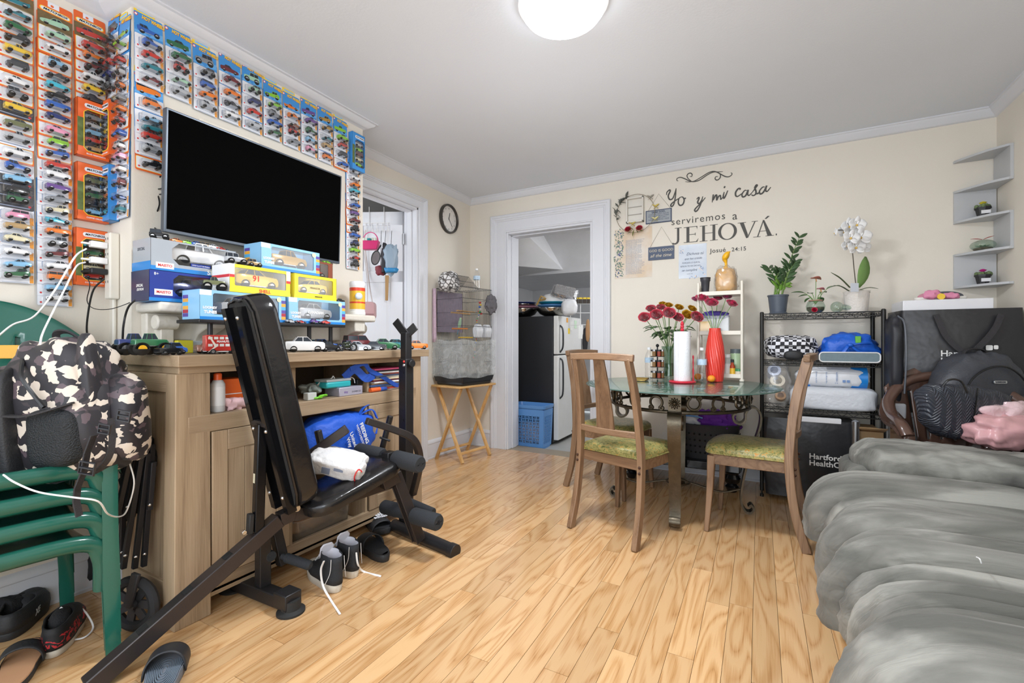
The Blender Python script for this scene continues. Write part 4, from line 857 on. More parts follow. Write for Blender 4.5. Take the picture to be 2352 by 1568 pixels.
def gasbox(o,w,h,d,label,word,car,color,num=None,rot=0,white=True):
 T,F=winbox('boxed_model_car',label,'model car',o,X1,O1,w,h,d,(ye,ye,whC if white else ye),(.022,.028,w-.022,h-.014),gb,[(car,color,.20 if w>.26 else .185,w/2,.028,d*.5,rot)],.004,None,None)
 letters(word,F,cardR if white else redL,T,width=.055 if white else .045,at=(w*.55,.013,d+.0012),bold=.02,italic=0 if white else .3)
 if white:
  b=MB();b.bx((0,h*.62,d),(.021,h,d+.0006),F);b.bx((w-.021,h*.62,d),(w,h,d+.0006),F);b.bx((-.0006,0,0),(0,h,d),F);build('white_band',b,whC,T,world=False,smooth=None)
  b=MB();b.bx((0,h*.52,d),(.021,h*.62,d+.0008),F);b.bx((w-.021,h*.52,d),(w,h*.62,d+.0008),F);b.bx((-.0012,h*.52,0),(-.0006,h*.62,d),F);build('red_band',b,cardR,T,world=False,smooth=None)
 if num:letters(num,F,cardR,T,size=.035,at=(w*.42,.066,d-.0025),bold=.02)
 return T,F
gasbox((-2.10,1.13,1.262),.285,.12,.13,'yellow and white box holding a yellow model hot rod','SHELL','sedan','yellow','91')
T,F=gasbox((-2.10,1.435,1.262),.25,.118,.13,'plain yellow box holding a yellow model race car','PENNZOIL','coupe','yellow',None,180,False);letters('PENNZOIL',F,redL,T,width=.06,at=(.12,.055,.1268),italic=.25,bold=.02)
looney((-2.125,1.285,1.386),.315,.118,.13,'pale blue box with a gold model car, topmost under the television','pickup','gold')
T,F=winbox('boxed_model_car','brown box with a red toy jeep behind the yellow box','model car',(-2.20,1.61,1.384),X1,O1,.16,.10,.10,(hexmat('8A4A34'),hexmat('8A4A34'),whC),(.02,.012,.13,.09),gb,[('jeep','red',.10,.08,.012,.05,0)],.004)
# wipes canister
WC=thing('wipes_canister','white and yellow canister of wipes on the mantel end','canister',(-2.155,2.0,1.21))
q=(-2.155,2.0,1.21);b=MB();b.lathe([(.044,0),(.047,.003),(.047,.018),(.045,.02),(.045,.17),(.0001,.17)],q,28);build('body',b,hexmat('F2F2F0'),WC)
b=MB();b.lathe([(.0455,.035),(.0455,.145),(.0001,.145),(.0001,.035)],q,28,cap=False);build('label',b,mat('yellow_label','F0BE3A',.35),WC)
b=MB();b.lathe([(.0458,.145),(.0458,.165),(.0001,.165),(.0001,.145)],q,28,cap=False);b.lathe([(.0458,.07),(.0458,.08),(.0001,.08),(.0001,.07)],q,28,cap=False);build('red_band',b,hexmat('D8442C'),WC)
b=MB();b.lathe([(.046,.17),(.047,.172),(.047,.195),(.042,.203),(.0001,.203)],q,28);build('cap',b,hexmat('ECECF0'),WC)
b=MB();b.sph((q[0]+.036,q[1]-.022,q[2]+.112),(.016,.026,.022),14,8);build('badge',b,hexmat('D8E4F2'),WC)
# ---------------------------------------------------------------- loose toy cars
def loose(u,v,Z,X,kind,color,L,lab,rz=None,g='loose toy cars',hub=None):
# on a shelf of height Z at depth X: Y from the pixel column, so the car stands where the photograph shows it
 t=(u-CU)/FP;Y=X*(t*SN+CN)/(t*CN-SN)
 return diecast(kind,color,L,None,None,lab,g,loc=(X,Y,Z),rz=radians(90 if rz is None else rz),hub=hub)
yh=mat('yellow_hub','E0A81E',.4)
gl_='model cars lined up on the cabinet top';S_=1.0
for a in((308,800,-2.02,'monster','navy',.115,'blue monster truck nearest the cabinet end',90,None),(345,800,-1.95,'monster','green',.115,'dark green monster truck with yellow hubs',90,yh),(388,800,-1.90,'pickup','black',.085,'small black open pickup beside the red bus',100,None),(397,800,-2.03,'van','blue',.09,'blue and chrome toy truck behind the black pickup',80,None),(360,800,-2.10,'sedan','teal',.10,'teal toy car behind the dark green monster truck',90,None),(487,800,-1.99,'sedan','brown',.12,'dull pink model sedan behind the white one',80,None),(507,800,-1.93,'van','white',.12,'white model wagon half hidden by the bench',60,None),(700,800,-1.90,'sedan','white',.17,'large white model sedan with gold front bumper',60,None),(742,800,-2.05,'coupe','blue',.16,'bright blue model coupe behind the white sedan',70,None),(752,800,-1.87,'coupe','black',.13,'low black model convertible near the cabinet edge',95,None),(795,800,-2.02,'pickup','navy',.12,'dark model pickup behind the motorcycle',80,None),(824,800,-1.90,'coupe','silver',.13,'silver model sports car beside the motorcycle',40,None),(822,800,-2.12,'van','maroon',.17,'tall maroon vintage model car at the wall',80,None),(862,800,-1.89,'sedan','charcoal',.12,'black model car with big chrome bumper',35,None),(884,800,-1.97,'coupe','green',.17,'dark green model coupe near the black upright',55,None),(911,800,-2.05,'sedan','teal',.15,'teal model sedan just behind the black upright',70,None),(958,800,-1.93,'sedan','orange',.13,'orange and white model car at the far cabinet end',55,None),(720,800,-2.13,'sedan','teal',.14,'teal model sedan at the wall behind the white one',75,None)):
 loose(a[0],a[1],1.0005,a[2],a[3],a[4],a[5],a[6],a[7],gl_,a[8])
g6='small toy cars on top of the boxes'
for a in((407,1.462,-2.16,'coupe','orange',.055,'orange toy car on the grey box by the television'),(432,1.462,-2.16,'coupe','lime',.055,'green toy car on the grey box top'),(452,1.462,-2.16,'sedan','blue',.055,'blue toy car on the grey box top'),(471,1.462,-2.16,'van','tan',.05,'tan toy van on the grey box top'),(490,1.462,-2.16,'sedan','white',.055,'white toy sedan on the grey box top'),(508,1.462,-2.16,'racer','red',.06,'red toy racer on the grey box top')):loose(a[0],0,a[1],a[2],a[3],a[4],a[5],a[6],95,g6)
loose(366,0,1.4625,-2.14,'jeep','black',.07,'black toy jeep at the corner of the grey box',60,g6)
loose(541,0,1.3825,-2.0,'jeep','silver',.085,'white toy off-road truck on the yellow box',80,g6);loose(584,0,1.3825,-1.99,'jeep','tan',.06,'tan toy off-road truck beside the white one',80,g6)
loose(492,0,1.2605,-2.0,'monster','olive',.085,'green toy monster truck beside the yellow and white box',70,g6);loose(752,0,1.4845,-2.14,'racer','lime',.06,'lime toy racer on the brown box',90,g6);loose(781,0,1.2615,-2.01,'sedan','black',.05,'black toy car at the end of the riser boxes',90,g6)
for a in((668,'racer','silver',.055,'silver toy racer on the riser edge'),(692,'racer','red',.045,'red and white toy racer on the riser'),(724,'hotrod','purple',.055,'blue and purple toy buggy on the riser'),(748,'coupe','red',.05,'red toy bug car on the riser')):
 loose(a[0],0,1.1385,-1.942,a[1],a[2],a[3],a[4],90,'tiny cars on the riser')
 # double decker bus
BU=thing('toy_bus','red double decker toy bus on the cabinet top','toy bus',(-1.905,1.06,1.0005),radians(78))
redc=cm('red');b=MB();b.bx((-.06,-.022,.012),(.05,.022,.075));b.bx((.05,-.021,.012),(.066,.021,.042));build('body',b,redc,BU,world=False,bev=.003)
b=MB()
for z in(.030,.058):
 for i in range(5):b.bx((-.052+i*.02,-.0226,z),(-.037+i*.02,.0226,z+.010))
b.bx((.0495,-.016,.055),(.0506,.016,.068));b.bx((.055,-.0215,.03),(.0664,.0215,.039));build('window',b,mat('bus_window','D8D5CF',.2),BU,world=False,smooth=None)
for x in(-.035,.04):
 for s in(-1,1):
  b=MB();b.tube([(x,s*.014,.010),(x,s*.0235,.010)],.010,14,m=0);b.tube([(x,s*.0235,.010),(x,s*.0242,.010)],.006,12,m=1);build('wheel',b,[tyre,hubM],BU,world=False)
letters('PEANUTS',frame((0,0,0),(1,0,0),(0,-1,0)),whC,BU,width=.045,at=(0,.049,.0232),bold=.03)
b=MB();b.prism([(-.055,.005),(-.045,.012),(-.02,.03),(-.045,.07),(-.05,.07),(-.03,.03)],Matrix(((1,0,0,0),(0,0,-1,-.0222),(0,1,0,0),(0,0,0,1))),.0006);build('stripe',b,hexmat('E0D6C8'),BU,world=False,smooth=None)
# motorcycle
MC=thing('toy_motorcycle','black and green toy motorcycle on the cabinet edge','toy motorcycle',(-1.875,px(797,0,X=-1.875).y,1.0005),radians(75))
for x in(-.035,.035):
 b=MB();b.tube([(x+.018*cos(a),0,.019+.018*sin(a))for a in[2*pi*i/18 for i in range(18)]],.005,6,loop=True,m=0);b.tube([(x,-.004,.019),(x,.004,.019)],.005,8,m=1)
 for i in range(6):a=pi*i/3;b.tube([(x,0,.019),(x+.015*cos(a),0,.019+.015*sin(a))],.0012,4,m=1)
 build('wheel',b,[tyre,hubM],MC,world=False)
b=MB();b.sph((0,0,.026),(.018,.008,.011),12,8);b.sph((-.005,0,.040),(.02,.007,.007),12,8);b.tube([(-.035,0,.019),(-.01,0,.03),(.012,0,.045),(.035,0,.019)],.003,6);b.tube([(.015,-.016,.052),(.013,0,.048),(.015,.016,.052)],.002,6);build('frame',b,mat('black_green_paint','25301F',.3),MC,world=False)
# books and block on the cabinet, behind the cars
b=MB();b.bx((-2.20,1.03,1.0005),(-2.17,1.09,1.055));tag(build('toy_block',b,hexmat('E6DD2A'),bev=.002),'yellow block with chequered top behind the monster trucks','block')
b=MB();b.bx((-2.235,1.10,1.0005),(-2.215,1.40,1.052));tag(build('book',b,mat('pale_blue_print','C9D5DC',.5,var=.3,scale=25),bev=.002),'pale blue patterned book standing behind the toy cars','book')
# ================================================================ GREEN STACKED CHAIRS
gp=mat('green_plastic','1F5D4F',.22,var=.06,coat=.3)
GC=thing('plastic_armchair','x','chair',(0,0,0),0,'stacked green plastic armchairs')
def gpart(n,b,par=GC,**k):k.setdefault('world',False);return build(n,b,gp,par,**k)
def seatfn(u,v):
 x=-.21+.44*v;y=(u-.5)*2;w=.20+.02*v;z=.395+.02*v-.018*(1-y*y)*(1-v)-.012*sin(pi*v);r=max(0,v-.88)/.12
 return Vector((x-.012*y*y*0,y*w,z-.035*r*r-.02*max(0,abs(y)-.9)/.1))
b=MB();b.grid(seatfn,20,20);gpart('seat',b,solid=.006,smooth=60)
b=MB();P=crom([(.19,-.245,.22),(.212,-.236,.335),(.222,-.19,.395),(.23,0,.405),(.222,.19,.395),(.212,.236,.335),(.19,.245,.22)],8);b.tube(P,.026,12,flat=.8);gpart('front_lip',b,smooth=60)
def backfn(u,v):
 y=(u-.5)*2;zt=.97-.15*abs(y)**2.2;z=.40+(zt-.40)*v;w=.215+.07*v
 return Vector((-.20-.10*v+.075*y*y,y*w,z))
b=MB();nu,nv_=41,24;b.grid(backfn,nu,nv_);keep=[]
for i,f in enumerate(b.f):
 c=i%(nu-1);r_=i//(nu-1)
 if 5<=r_<=17 and c in(7,12,17,22,27,32):continue
 keep.append(f)
b.f=keep;b.k=[0]*len(keep);gpart('backrest',b,solid=.006,smooth=60)
for s in(-1,1):
 for n,pts in(('front_leg',[(.15,.262,.62,.05),(.18,.258,.45,.055),(.20,.256,.25,.045),(.215,.262,0,.038)]),('rear_leg',[(-.20,.20,.42,.05),(-.215,.215,.2,.045),(-.235,.225,0,.038)])):
  b=MB();b.loft([[Vector((x+a*w,s*(y+c*.018),z))for a,c in((-1,1),(1,1),(1.05,.2),(.9,-1.2),(.7,-1.2),(.75,.55),(-.8,.55),(-.95,-.6))]for x,y,z,w in pts]);gpart(n,b,smooth=30)
 b=MB();P=crom([(-.27,.262,.74),(-.20,.285,.665),(-.05,.288,.63),(.10,.283,.63),(.17,.27,.60)],6)
 b.loft([[Vector((p.x,s*(p.y+a*.028),p.z+c*.007))for a,c in((-1,-1.5),(-.9,1),(.9,1),(1,-1.5),(.85,-.3),(-.8,-.3))]for p in P]);gpart('arm',b,smooth=50)
chs=[GC]+[copy_tree(GC)for _ in range(3)]
for i,(o,l)in enumerate(zip(chs,('green plastic armchair, bottom of the stack','green plastic armchair, second up in the stack','green plastic armchair, third up in the stack','green plastic armchair on top of the stack, carrying the backpack'))):
 o.location=(-2.17-.002*i,.482,.078*i);o.rotation_euler=(0,0,radians(-8));o['label']=l
 # ================================================================ BACKPACK
def mk_camo():
 m,N,L,B=newmat('camo_print_fabric');tc=N.new('ShaderNodeTexCoord');n=N.new('ShaderNodeTexNoise');n.inputs['Scale'].default_value=7;n.inputs['Detail'].default_value=3;n.inputs['Distortion'].default_value=1.6;L.new(tc.outputs['Object'],n.inputs['Vector'])
 v=N.new('ShaderNodeTexVoronoi');v.inputs['Scale'].default_value=42;mx=N.new('ShaderNodeMix');mx.data_type='VECTOR';mx.inputs[0].default_value=.10;L.new(tc.outputs['Object'],mx.inputs[4]);L.new(n.outputs['Color'],mx.inputs[5]);L.new(mx.outputs[1],v.inputs['Vector'])
 sep=N.new('ShaderNodeSeparateColor');L.new(v.outputs['Color'],sep.inputs[0])
 r=N.new('ShaderNodeValToRGB');r.color_ramp.interpolation='CONSTANT';e=r.color_ramp.elements
 while len(e)<4:e.new(.5)
 for i,(p,c)in enumerate(((0,'232026'),(.62,'584A50'),(.72,'D9CDBF'),(.93,'3A3236'))):e[i].position=p;e[i].color=lin(c)
 L.new(sep.outputs[0],r.inputs[0]);L.new(r.outputs[0],B.inputs['Base Color']);B.inputs['Roughness'].default_value=.5;B.inputs['Sheen Weight'].default_value=.1;MATS['camo']=m;return m
camo_m=mk_camo();nyl=mat('black_nylon','232326',.55,bump=.15,bscale=200);web=mat('black_webbing','2E2C2F',.7,bump=.3,bscale=300)
def vframe(u,v,d,roll=0,yaw=0,pitch=0):
 """world frame near a measured point: x to the viewer's right, y up, z toward the viewer"""
 q=px(u,v,d=d);M=frame(q,(CN,SN,0),(SN,-CN,0));return M@Matrix.Rotation(radians(yaw),4,'Y')@Matrix.Rotation(radians(pitch),4,'X')@Matrix.Rotation(radians(roll),4,'Z')
def blob(b,F,c,d,pw=4,n=32,nz=.0,fr=8,seed=0,m=None,tz=0,tx=0):
 e=2/pw;f=lambda w:(abs(w)**e)*(1 if w>=0 else-1)
 def fn(u,v):
  a=2*pi*u;q=pi*(v-.5);x,z,y=f(cos(q))*f(cos(a)),f(cos(q))*f(sin(a)),f(sin(q));s=1+nz*NZ.noise(Vector((x*fr*d[0]+seed,y*fr*d[1],z*fr*d[2])))
  return F@Vector((c[0]+x*s*d[0]/2*(1-tx*y),c[1]+y*s*d[1]/2,c[2]+z*s*d[2]/2*(1-tz*y)))
 b.grid(fn,n,n//2+4,m=m,loopu=True);return b
 # MB.grid wraps u; blob uses it as a closed surface
BP_=thing('backpack','black, cream and mauve camouflage backpack on the green chairs','backpack',px(150,1085,d=1.5))
Fb=vframe(165,925,1.52,roll=5)
b=MB();blob(b,Fb,(-.02,-.02,-.02),(.31,.47,.24),3.4,44,.10,9,3,tx=.14);build('main_body',b,camo_m,BP_,smooth=60)
b=MB();blob(b,Fb,(-.155,-.05,.01),(.15,.37,.20),4,36,.10,9,7,tx=.06);build('front_pocket',b,camo_m,BP_,smooth=60)
b=MB();blob(b,Fb,(-.105,-.06,.04),(.05,.38,.19),4,24,.05,9,7);build('black_gusset',b,nyl,BP_,smooth=60)
b=MB();blob(b,Fb,(.02,-.10,.055),(.155,.19,.13),4,30,.06,9,2);build('mesh_pocket',b,mat('black_mesh','1C2024',.6,bump=.6,bscale=220),BP_,smooth=60)
b=MB();blob(b,Fb,(.135,-.07,-.05),(.11,.30,.12),3,32,.12,9,5,tx=-.1);blob(b,Fb,(.100,.07,.035),(.048,.30,.06),3,24,.1,9,5,tx=.1);build('shoulder_strap',b,camo_m,BP_,smooth=60)
def vt(F,pts):return[F@Vector(p)for p in crom(pts,5)]
b=MB();b.tube(vt(Fb,[(-.07,.17,.07),(-.03,.1,.12),(.0,.04,.118),(.03,0,.12)]),.006,6);build('zipper',b,mat('zipper_black','15161A',.35),BP_)
b=MB();b.tube(vt(Fb,[(-.155,.14,.10),(-.12,.1,.115),(-.125,0,.125),(-.15,-.12,.12),(-.17,-.2,.11)]),.008,6);build('zipper',b,mat('zipper_black','15161A',.35),BP_)
b=MB();b.tube(vt(Fb,[(-.08,-.015,.13),(0,-.02,.135),(.10,.005,.10)]),.016,4,flat=.25,up=Fb.to_3x3()@Vector((0,1,0)));build('side_strap',b,web,BP_)
b=MB();b.tube(vt(Fb,[(-.05,.20,-.02),(-.03,.235,0),(.01,.235,.0),(.04,.20,-.02)]),.014,4,flat=.3);build('top_handle',b,web,BP_)
b=MB();b.tube([px(u,v,d=1.36)for u,v in((215,1000),(200,1040),(192,1085),(178,1120),(175,1150),(182,1185))],.014,4,flat=.15,up=(CN,SN,0));build('hanging_strap',b,web,BP_,solid=.002)
b=MB();b.tube([p for p in crom([px(u,v,d=1.38)for u,v in((255,960),(258,1010),(250,1050),(225,1080),(200,1090))],5)],.012,4,flat=.2);build('hanging_strap',b,web,BP_)
b=MB()
for u,v,r_ in((200,1075,.022),(240,985,.016),(285,955,.018)):
 F=vframe(u,v,1.35,roll=-10);b.tube([F@Vector(p)for p in((-r_,-r_*.8,0),(r_,-r_*.8,0),(r_,r_*.8,0),(-r_,r_*.8,0))],.004,6,loop=True)
 b.tube([F@Vector((-r_,0,0)),F@Vector((r_,0,0))],.004,6)
build('buckle',b,mat('black_plastic_gloss','25262A',.3),BP_)
# crayon box and phone cables by the backpack
b=MB();F=vframe(24,800,1.62,yaw=10);b.bx((-.045,-.035,-.03),(.045,.012,.03),F);o=tag(build('crayon_box',b,hexmat('E0A93A'),bev=.002),'yellow cardboard box wedged behind the backpack','box')
wcab=mat('white_cable','EDEDEB',.4);bcab=mat('black_cable','1D1D1F',.4)
def cable(pts,r,m,label,grp=None,name='cable',n=6):
 b=MB();b.tube(crom(pts,n),r,6);return tag(build(name,b,m,smooth=60),label,'cable',grp)
cable([px(198,571,d=1.75),px(172,590,d=1.7),px(130,660,d=1.64),px(80,725,d=1.6),px(30,745,d=1.58),px(-8,775,d=1.56)],.0032,wcab,'white cable running from the upper white plug')
cable([px(196,602,d=1.75),px(175,612,d=1.72),px(148,665,d=1.66),px(122,715,d=1.58),px(98,765,d=1.5),px(92,790,d=1.44)],.0032,wcab,'white cable running from the lower white plug to the backpack')
cable([px(8,1090,d=1.32),px(35,1108,d=1.29),px(90,1130,d=1.30),px(170,1142,d=1.31),px(225,1151,d=1.34),px(248,1180,d=1.42),px(275,1186,d=1.56),px(292,1170,d=1.6),px(308,1110,d=1.6),px(297,1060,d=1.6)],.0026,wcab,'white cable draped across the green chairs')
# power strip and plugs on the chimney cheek
zc=lambda v,X=-2.43:zy(v,X,YC0)
PS=thing('power_strip','white wall power strip near the blue toy box','power strip',(-2.425,YC0,zc(688)))
b=MB();b.bx((-2.45,YC0-.036,zc(688)),(-2.40,YC0-.0005,zc(538)));build('body',b,mat('ivory_plastic','E4DFD4',.4),PS,bev=.006)
b=MB()
for v in(555,572,590,652):b.bx((-2.437,YC0-.0368,zc(v)),(-2.434,YC0-.0359,zc(v)+.010));b.bx((-2.418,YC0-.0368,zc(v)),(-2.415,YC0-.0359,zc(v)+.010))
tag(build('socket_slots',b,mat('slot_black','0A0A0A',.9),PS,smooth=None),kind='stuff')
for i,(v,m,lab,L_)in enumerate(((569,hexmat('EFEFF0'),'upper white phone charger in the power strip',.055),(604,hexmat('EFEFF0'),'lower white phone charger in the power strip',.055))):
 T=thing('phone_charger',lab,'charger',(-2.425,YC0-.037,zc(v)-.012));b=MB();b.cb((-2.425,YC0-.037-L_/2,zc(v)),(.03,L_,.026));build('body',b,m,T,bev=.004,seg=3)
 b=MB();b.cb((-2.425,YC0-.037-L_-.014,zc(v)),(.012,.028,.008));build('cable_plug',b,wcab,T,bev=.002)
T=thing('power_adapter','black adapter plugged in below the white chargers','adapter',(-2.425,YC0-.037,zc(632)))
b=MB();b.cb((-2.425,YC0-.065,zc(628)),(.03,.055,.024));build('body',b,mat('black_plastic','26272B',.45),T,bev=.004);b=MB();b.tube([(-2.425,YC0-.09,zc(628)),(-2.425,YC0-.12,zc(632))],[.009,.004],8);build('strain_relief',b,bcab,T)
cable([(-2.425,YC0-.12,zc(632)),px(206,650,d=1.8),px(200,690,d=1.84),px(215,708,d=1.86),px(250,710,d=1.88),px(285,700,d=1.9),px(318,685,d=1.93)],.0016,bcab,'thin black cable under the adapter')
cable([px(240,640,d=1.82),px(215,665,d=1.82),px(203,715,d=1.84),px(200,765,d=1.86),px(215,795,d=1.88),px(245,809,d=1.9),px(268,800,d=1.92)],.0035,bcab,'thick black cable looping down by the cabinet')
cable([px(318,684,d=1.85),px(295,705,d=1.86),px(284,745,d=1.86),px(280,800,d=1.88),px(268,870,d=1.9)],.004,bcab,'black cable going down behind the cabinet end')
cable([px(372,395,d=1.99),px(360,430,d=2.0),px(366,470,d=1.98),px(350,500,d=2.0),px(342,470,d=2.0),px(350,440,d=2.0),px(374,432,d=1.98)],.0028,bcab,'black cable looped behind the television')
cable([px(374,445,d=1.99),px(345,452,d=2.0),px(336,475,d=2.0),px(345,510,d=1.99),px(362,530,d=1.97)],.0028,bcab,'second black cable hanging at the television corner')
T=thing('white_conduit','white cord cover running down from the power strip','cord cover',(-2.43,YC0,.2));b=MB();b.tube(crom([(-2.425,YC0-.012,zc(688)),(-2.425,YC0-.012,1.1),(-2.43,YC0-.012,.95),(-2.43,YC0-.012,.3)],5),.007,8);build('cord',b,mat('ivory_plastic','E4DFD4',.4),T)
# ================================================================ FOLDED CART
FC=thing('folding_cart','folded black utility cart standing between the green chairs and cabinet','cart',px(305,1420,Z=0))
stl=mat('dark_grey_tube','35353A',.4,.4)
for(u0,v0,u1,v1,d)in((287,1012,300,1050,1.66),(302,1035,262,1215,1.66),(330,1010,283,1305,1.68),(340,1040,309,1305,1.70),(350,1020,330,1300,1.72),(318,1015,290,1180,1.71),(352,1060,343,1170,1.70),(285,1070,280,1290,1.72)):
 b=MB();b.bar(px(u0,v0,d=d),px(u1,v1,d=d),.017,.017,up=(0,1,0));q=build('frame_bar',b,stl,FC,bev=.002)
 b=MB();b.sph(tuple(px(u1*.9+u0*.1,v1*.9+v0*.1,d=d-.012)),.006,8,5);build('rivet',b,chrome,q)
for(u,v,d,nm)in((308,1362,1.66,0),(176,1330,1.95,1)):
 c=px(u,v,d=d);c.z=.100;Fw=frame(c,(.93,.36,0),(.36,-.93,0))
 b=MB();b.tube([Fw@Vector((.082*cos(2*pi*i/28),.082*sin(2*pi*i/28),0))for i in range(28)],.018,8,loop=True,flat=1);w_=build('wheel',b,mat('dark_wheel_rubber','2B2B2E',.8),FC)
 b=MB()
 for i in range(7):a=2*pi*i/7;b.bar(Fw@Vector((0,0,0)),Fw@Vector((.075*cos(a),.075*sin(a),0)),.03,.008,up=(.36,-.93,0))
 b.tube([Fw@Vector((0,0,-.015)),Fw@Vector((0,0,.018))],.018,14);build('hub',b,mat('dark_grey_plastic','3A3A3E',.5),w_)
 if nm==0:
  b=MB();b.bar(Fw@Vector((0,0,.025)),Fw@Vector((.03,.12,.02)),.03,.014,up=(.36,-.93,0));build('fork',b,mat('dark_grey_plastic','3A3A3E',.5),FC,bev=.003)
b=MB();F=vframe(318,1045,1.75);blob(b,F,(0,0,0),(.12,.13,.09),3,30,.5,20,3);blob(b,F,(-.03,-.14,.0),(.06,.2,.06),3,24,.5,20,8);build('folded_fabric',b,mat('black_cart_cloth','1E1E20',.8,bump=.4,bscale=40),FC,smooth=60)
# ================================================================ SHOES
def shoe_outline(L,W,n=18):
 o=[]
 for i in range(n*2):
  a=2*pi*i/(n*2);x=cos(a);y=sin(a);w=W/2*(1+.16*x)*(1-.10*exp_((x+.15)**2*-14));o.append((x*L/2+L/2,y*abs(y)**-.25*w if abs(y)>.02 else y*w))
 return o
def exp_(v):return math.exp(v)
def along(heel,toe,L=None):
 h,t=px(*heel,Z=0),px(*toe,Z=0);dr=(t-h);dr.z=0;return h,atan2(dr.y,dr.x),L or dr.length
def sole(b,L,W,z0,z1,k0=.96,k1=1.0,m=None,heelup=0):
 O=shoe_outline(L,W)
 b.loft([[Vector(((x-L/2)*k+L/2,y*k,z+heelup*(1-x/L)+.012*max(0,x/L-.75)*4))for x,y in O]for k,z in((k0*.97,z0),(k0,z0+.002),(k1,z1-.004),(k1*.98,z1))],m=m)
canvas=mat('black_canvas','26282C',.8,bump=.3,bscale=250);rubW=mat('cream_rubber','CFC9BC',.6,var=.12,scale=20);lin_=mat('white_lining','D7D6DE',.8);lace=mat('white_lace','ECECEC',.7)
def hightop(heel,toe,label,rot=0):
 h,az,L=along(heel,toe,.27);T=thing('high_top_sneaker',label,'shoe',h,az+rot,'pair of black high top sneakers');W_=.098
 b=MB();sole(b,L,W_,0,.038);build('rubber_sole',b,rubW,T,world=False,smooth=50)
 O=shoe_outline(L,W_);b=MB();rings=[]
 for z,x0,x1,w in((.034,.0,.97,.97),(.055,.0,.92,.93),(.075,.005,.74,.86),(.095,.01,.56,.78),(.12,.012,.47,.72),(.148,.008,.44,.72)):
  rings.append([Vector((x0*L+(x/L)*(x1-x0)*L,y*w,z))for x,y in O])
 b.loft(rings,cap=False);build('canvas_upper',b,canvas,T,world=False,smooth=60,solid=.003)
 b=MB();rings=[]
 for z,x0,x1,w in((.148,.012,.432,.69),(.10,.03,.43,.62),(.05,.06,.5,.6)):rings.append([Vector((x0*L+(x/L)*(x1-x0)*L,y*w,z))for x,y in O])
 b.loft(rings,cap=False);build('lining',b,lin_,T,world=False,smooth=60)
 b=MB();F=Matrix.Translation((.115,0,.15))@Matrix.Rotation(radians(-20),4,'Y');b.loft([[F@Vector((x*1.0,y,z))for x,y in((-.004,-w),(.004,-w),(.004,w),(-.004,w))]for z,w in((-.06,.022),(-.02,.03),(.012,.03),(.028,.018))]);build('tongue',b,lin_,T,world=False,bev=.003)
 b=MB();b.sph((L*.88,0,.040),(.040,.040,.026),16,10);build('toe_cap',b,rubW,T,world=False)
 for s in(-1,1):b=MB();b.tube(crom([(.0+.01,s*.028,.145),(.012,s*.032,.09),(.03,s*.045,.042)],4),.0012,5);build('stitching',b,lace,T,world=False)
 b=MB()
 for i in range(5):x=.13+i*.019;z=.135-i*.017;b.tube([(x,-.022,z-.002),(x+.006,0,z+.007),(x,.022,z-.002)],.003,5)
 tag(build('lacing',b,lace,T,world=False),kind='stuff')
 return T
s1=hightop((778,1362),(716,1308),'black high top sneaker with a lace trailing toward the camera')
s2=hightop((818,1328),(752,1284),'black high top sneaker beside the sandals, lace trailing right')
s2['label']='black high top sneaker standing next to the black slide sandals'
for T,pts in((s1,[(744,1288,.11),(737,1310,.09),(742,1345,.03),(758,1375,.004),(781,1410,.004)]),(s2,[(818,1268,.10),(822,1295,.05),(835,1312,.004),(875,1323,.004)])):
 b=MB();P=crom([px(u,v,Z=z)if z<.01 else px(u,v,d=px(u,v,Z=0).xy.length and(-(px(760,1362,Z=0).x)*SN+px(760,1362,Z=0).y*CN-.02 if T is s1 else 2.03))for u,v,z in pts],6);b.tube(P,.0055,4,flat=.35);build('trailing_lace',b,lace,T)
rubB=mat('black_slide_foam','2C2D30',.6,bump=.15,bscale=150)
def slide(heel,toe,label,strap_m=rubB,words=None,L=.28,sole_m=rubB,grp='pair of black slide sandals',ribs=False,W_=.105):
 h,az,L=along(heel,toe,L);T=thing('slide_sandal',label,'sandal',h,az,grp)
 b=MB();sole(b,L,W_,0,.032);O=shoe_outline(L,W_);b.loft([[Vector(((x-L/2)*k+L/2,y*k,z))for x,y in O]for k,z in((.98,.032),(.97,.036),(.88,.035),(.86,.031))]);build('sole',b,sole_m,T,world=False,smooth=50)
 def sf(u,v):
  a=pi*u;x=L*(.50+.30*v)+.01*sin(a);return Vector((x,-cos(a)*W_*.52,.018+(.068-.018*v)*sin(a)**.8))
 b=MB();b.grid(sf,21,8);build('strap',b,strap_m,T,world=False,smooth=60,solid=.005)
 if ribs:
  b=MB()
  for i in range(9):
   k=.12+i*.09;b.tube([Vector(((x-L/2)*k+L/2,y*k,.0365))for x,y in O],.0022,4,loop=True)
  tag(build('foot_bed_ribs',b,mat('grey_blue_ribs','66727F',.7),T,world=False),kind='stuff')
 if words:letters(words,frame((L*.70,0,.084),(0,1,0),(.30,0,1)),cardW,T,width=.075,at=(0,0,.0),bold=.03)
 return T
slide((888,1292),(822,1240),'plain black slide sandal nearer the sneakers')
t=slide((845,1195),(908,1250),'black slide sandal with a white logo on its strap',words='adidas')
b=MB();F=frame((.28*.70,0,.0845),(0,1,0),(.30,0,1))
for i,(x,h)in enumerate(((-.022,.012),(-.006,.020),(.010,.028))):b.prism([(x,.011),(x+.012,.011),(x+.012-h*.35,.011+h),(x-h*.35,.011+h)],F@Matrix.Translation((0,0,-.002+.0005)),.001)
tag(build('logo_bars',b,cardW,t,world=False,smooth=None),kind='stuff')
slide((352,1640),(395,1512),'grey ribbed slide sandal by the bench leg at the front',mat('black_strap','2A2C30',.5),None,.27,mat('grey_slide_foam','6F747C',.7),None,True)
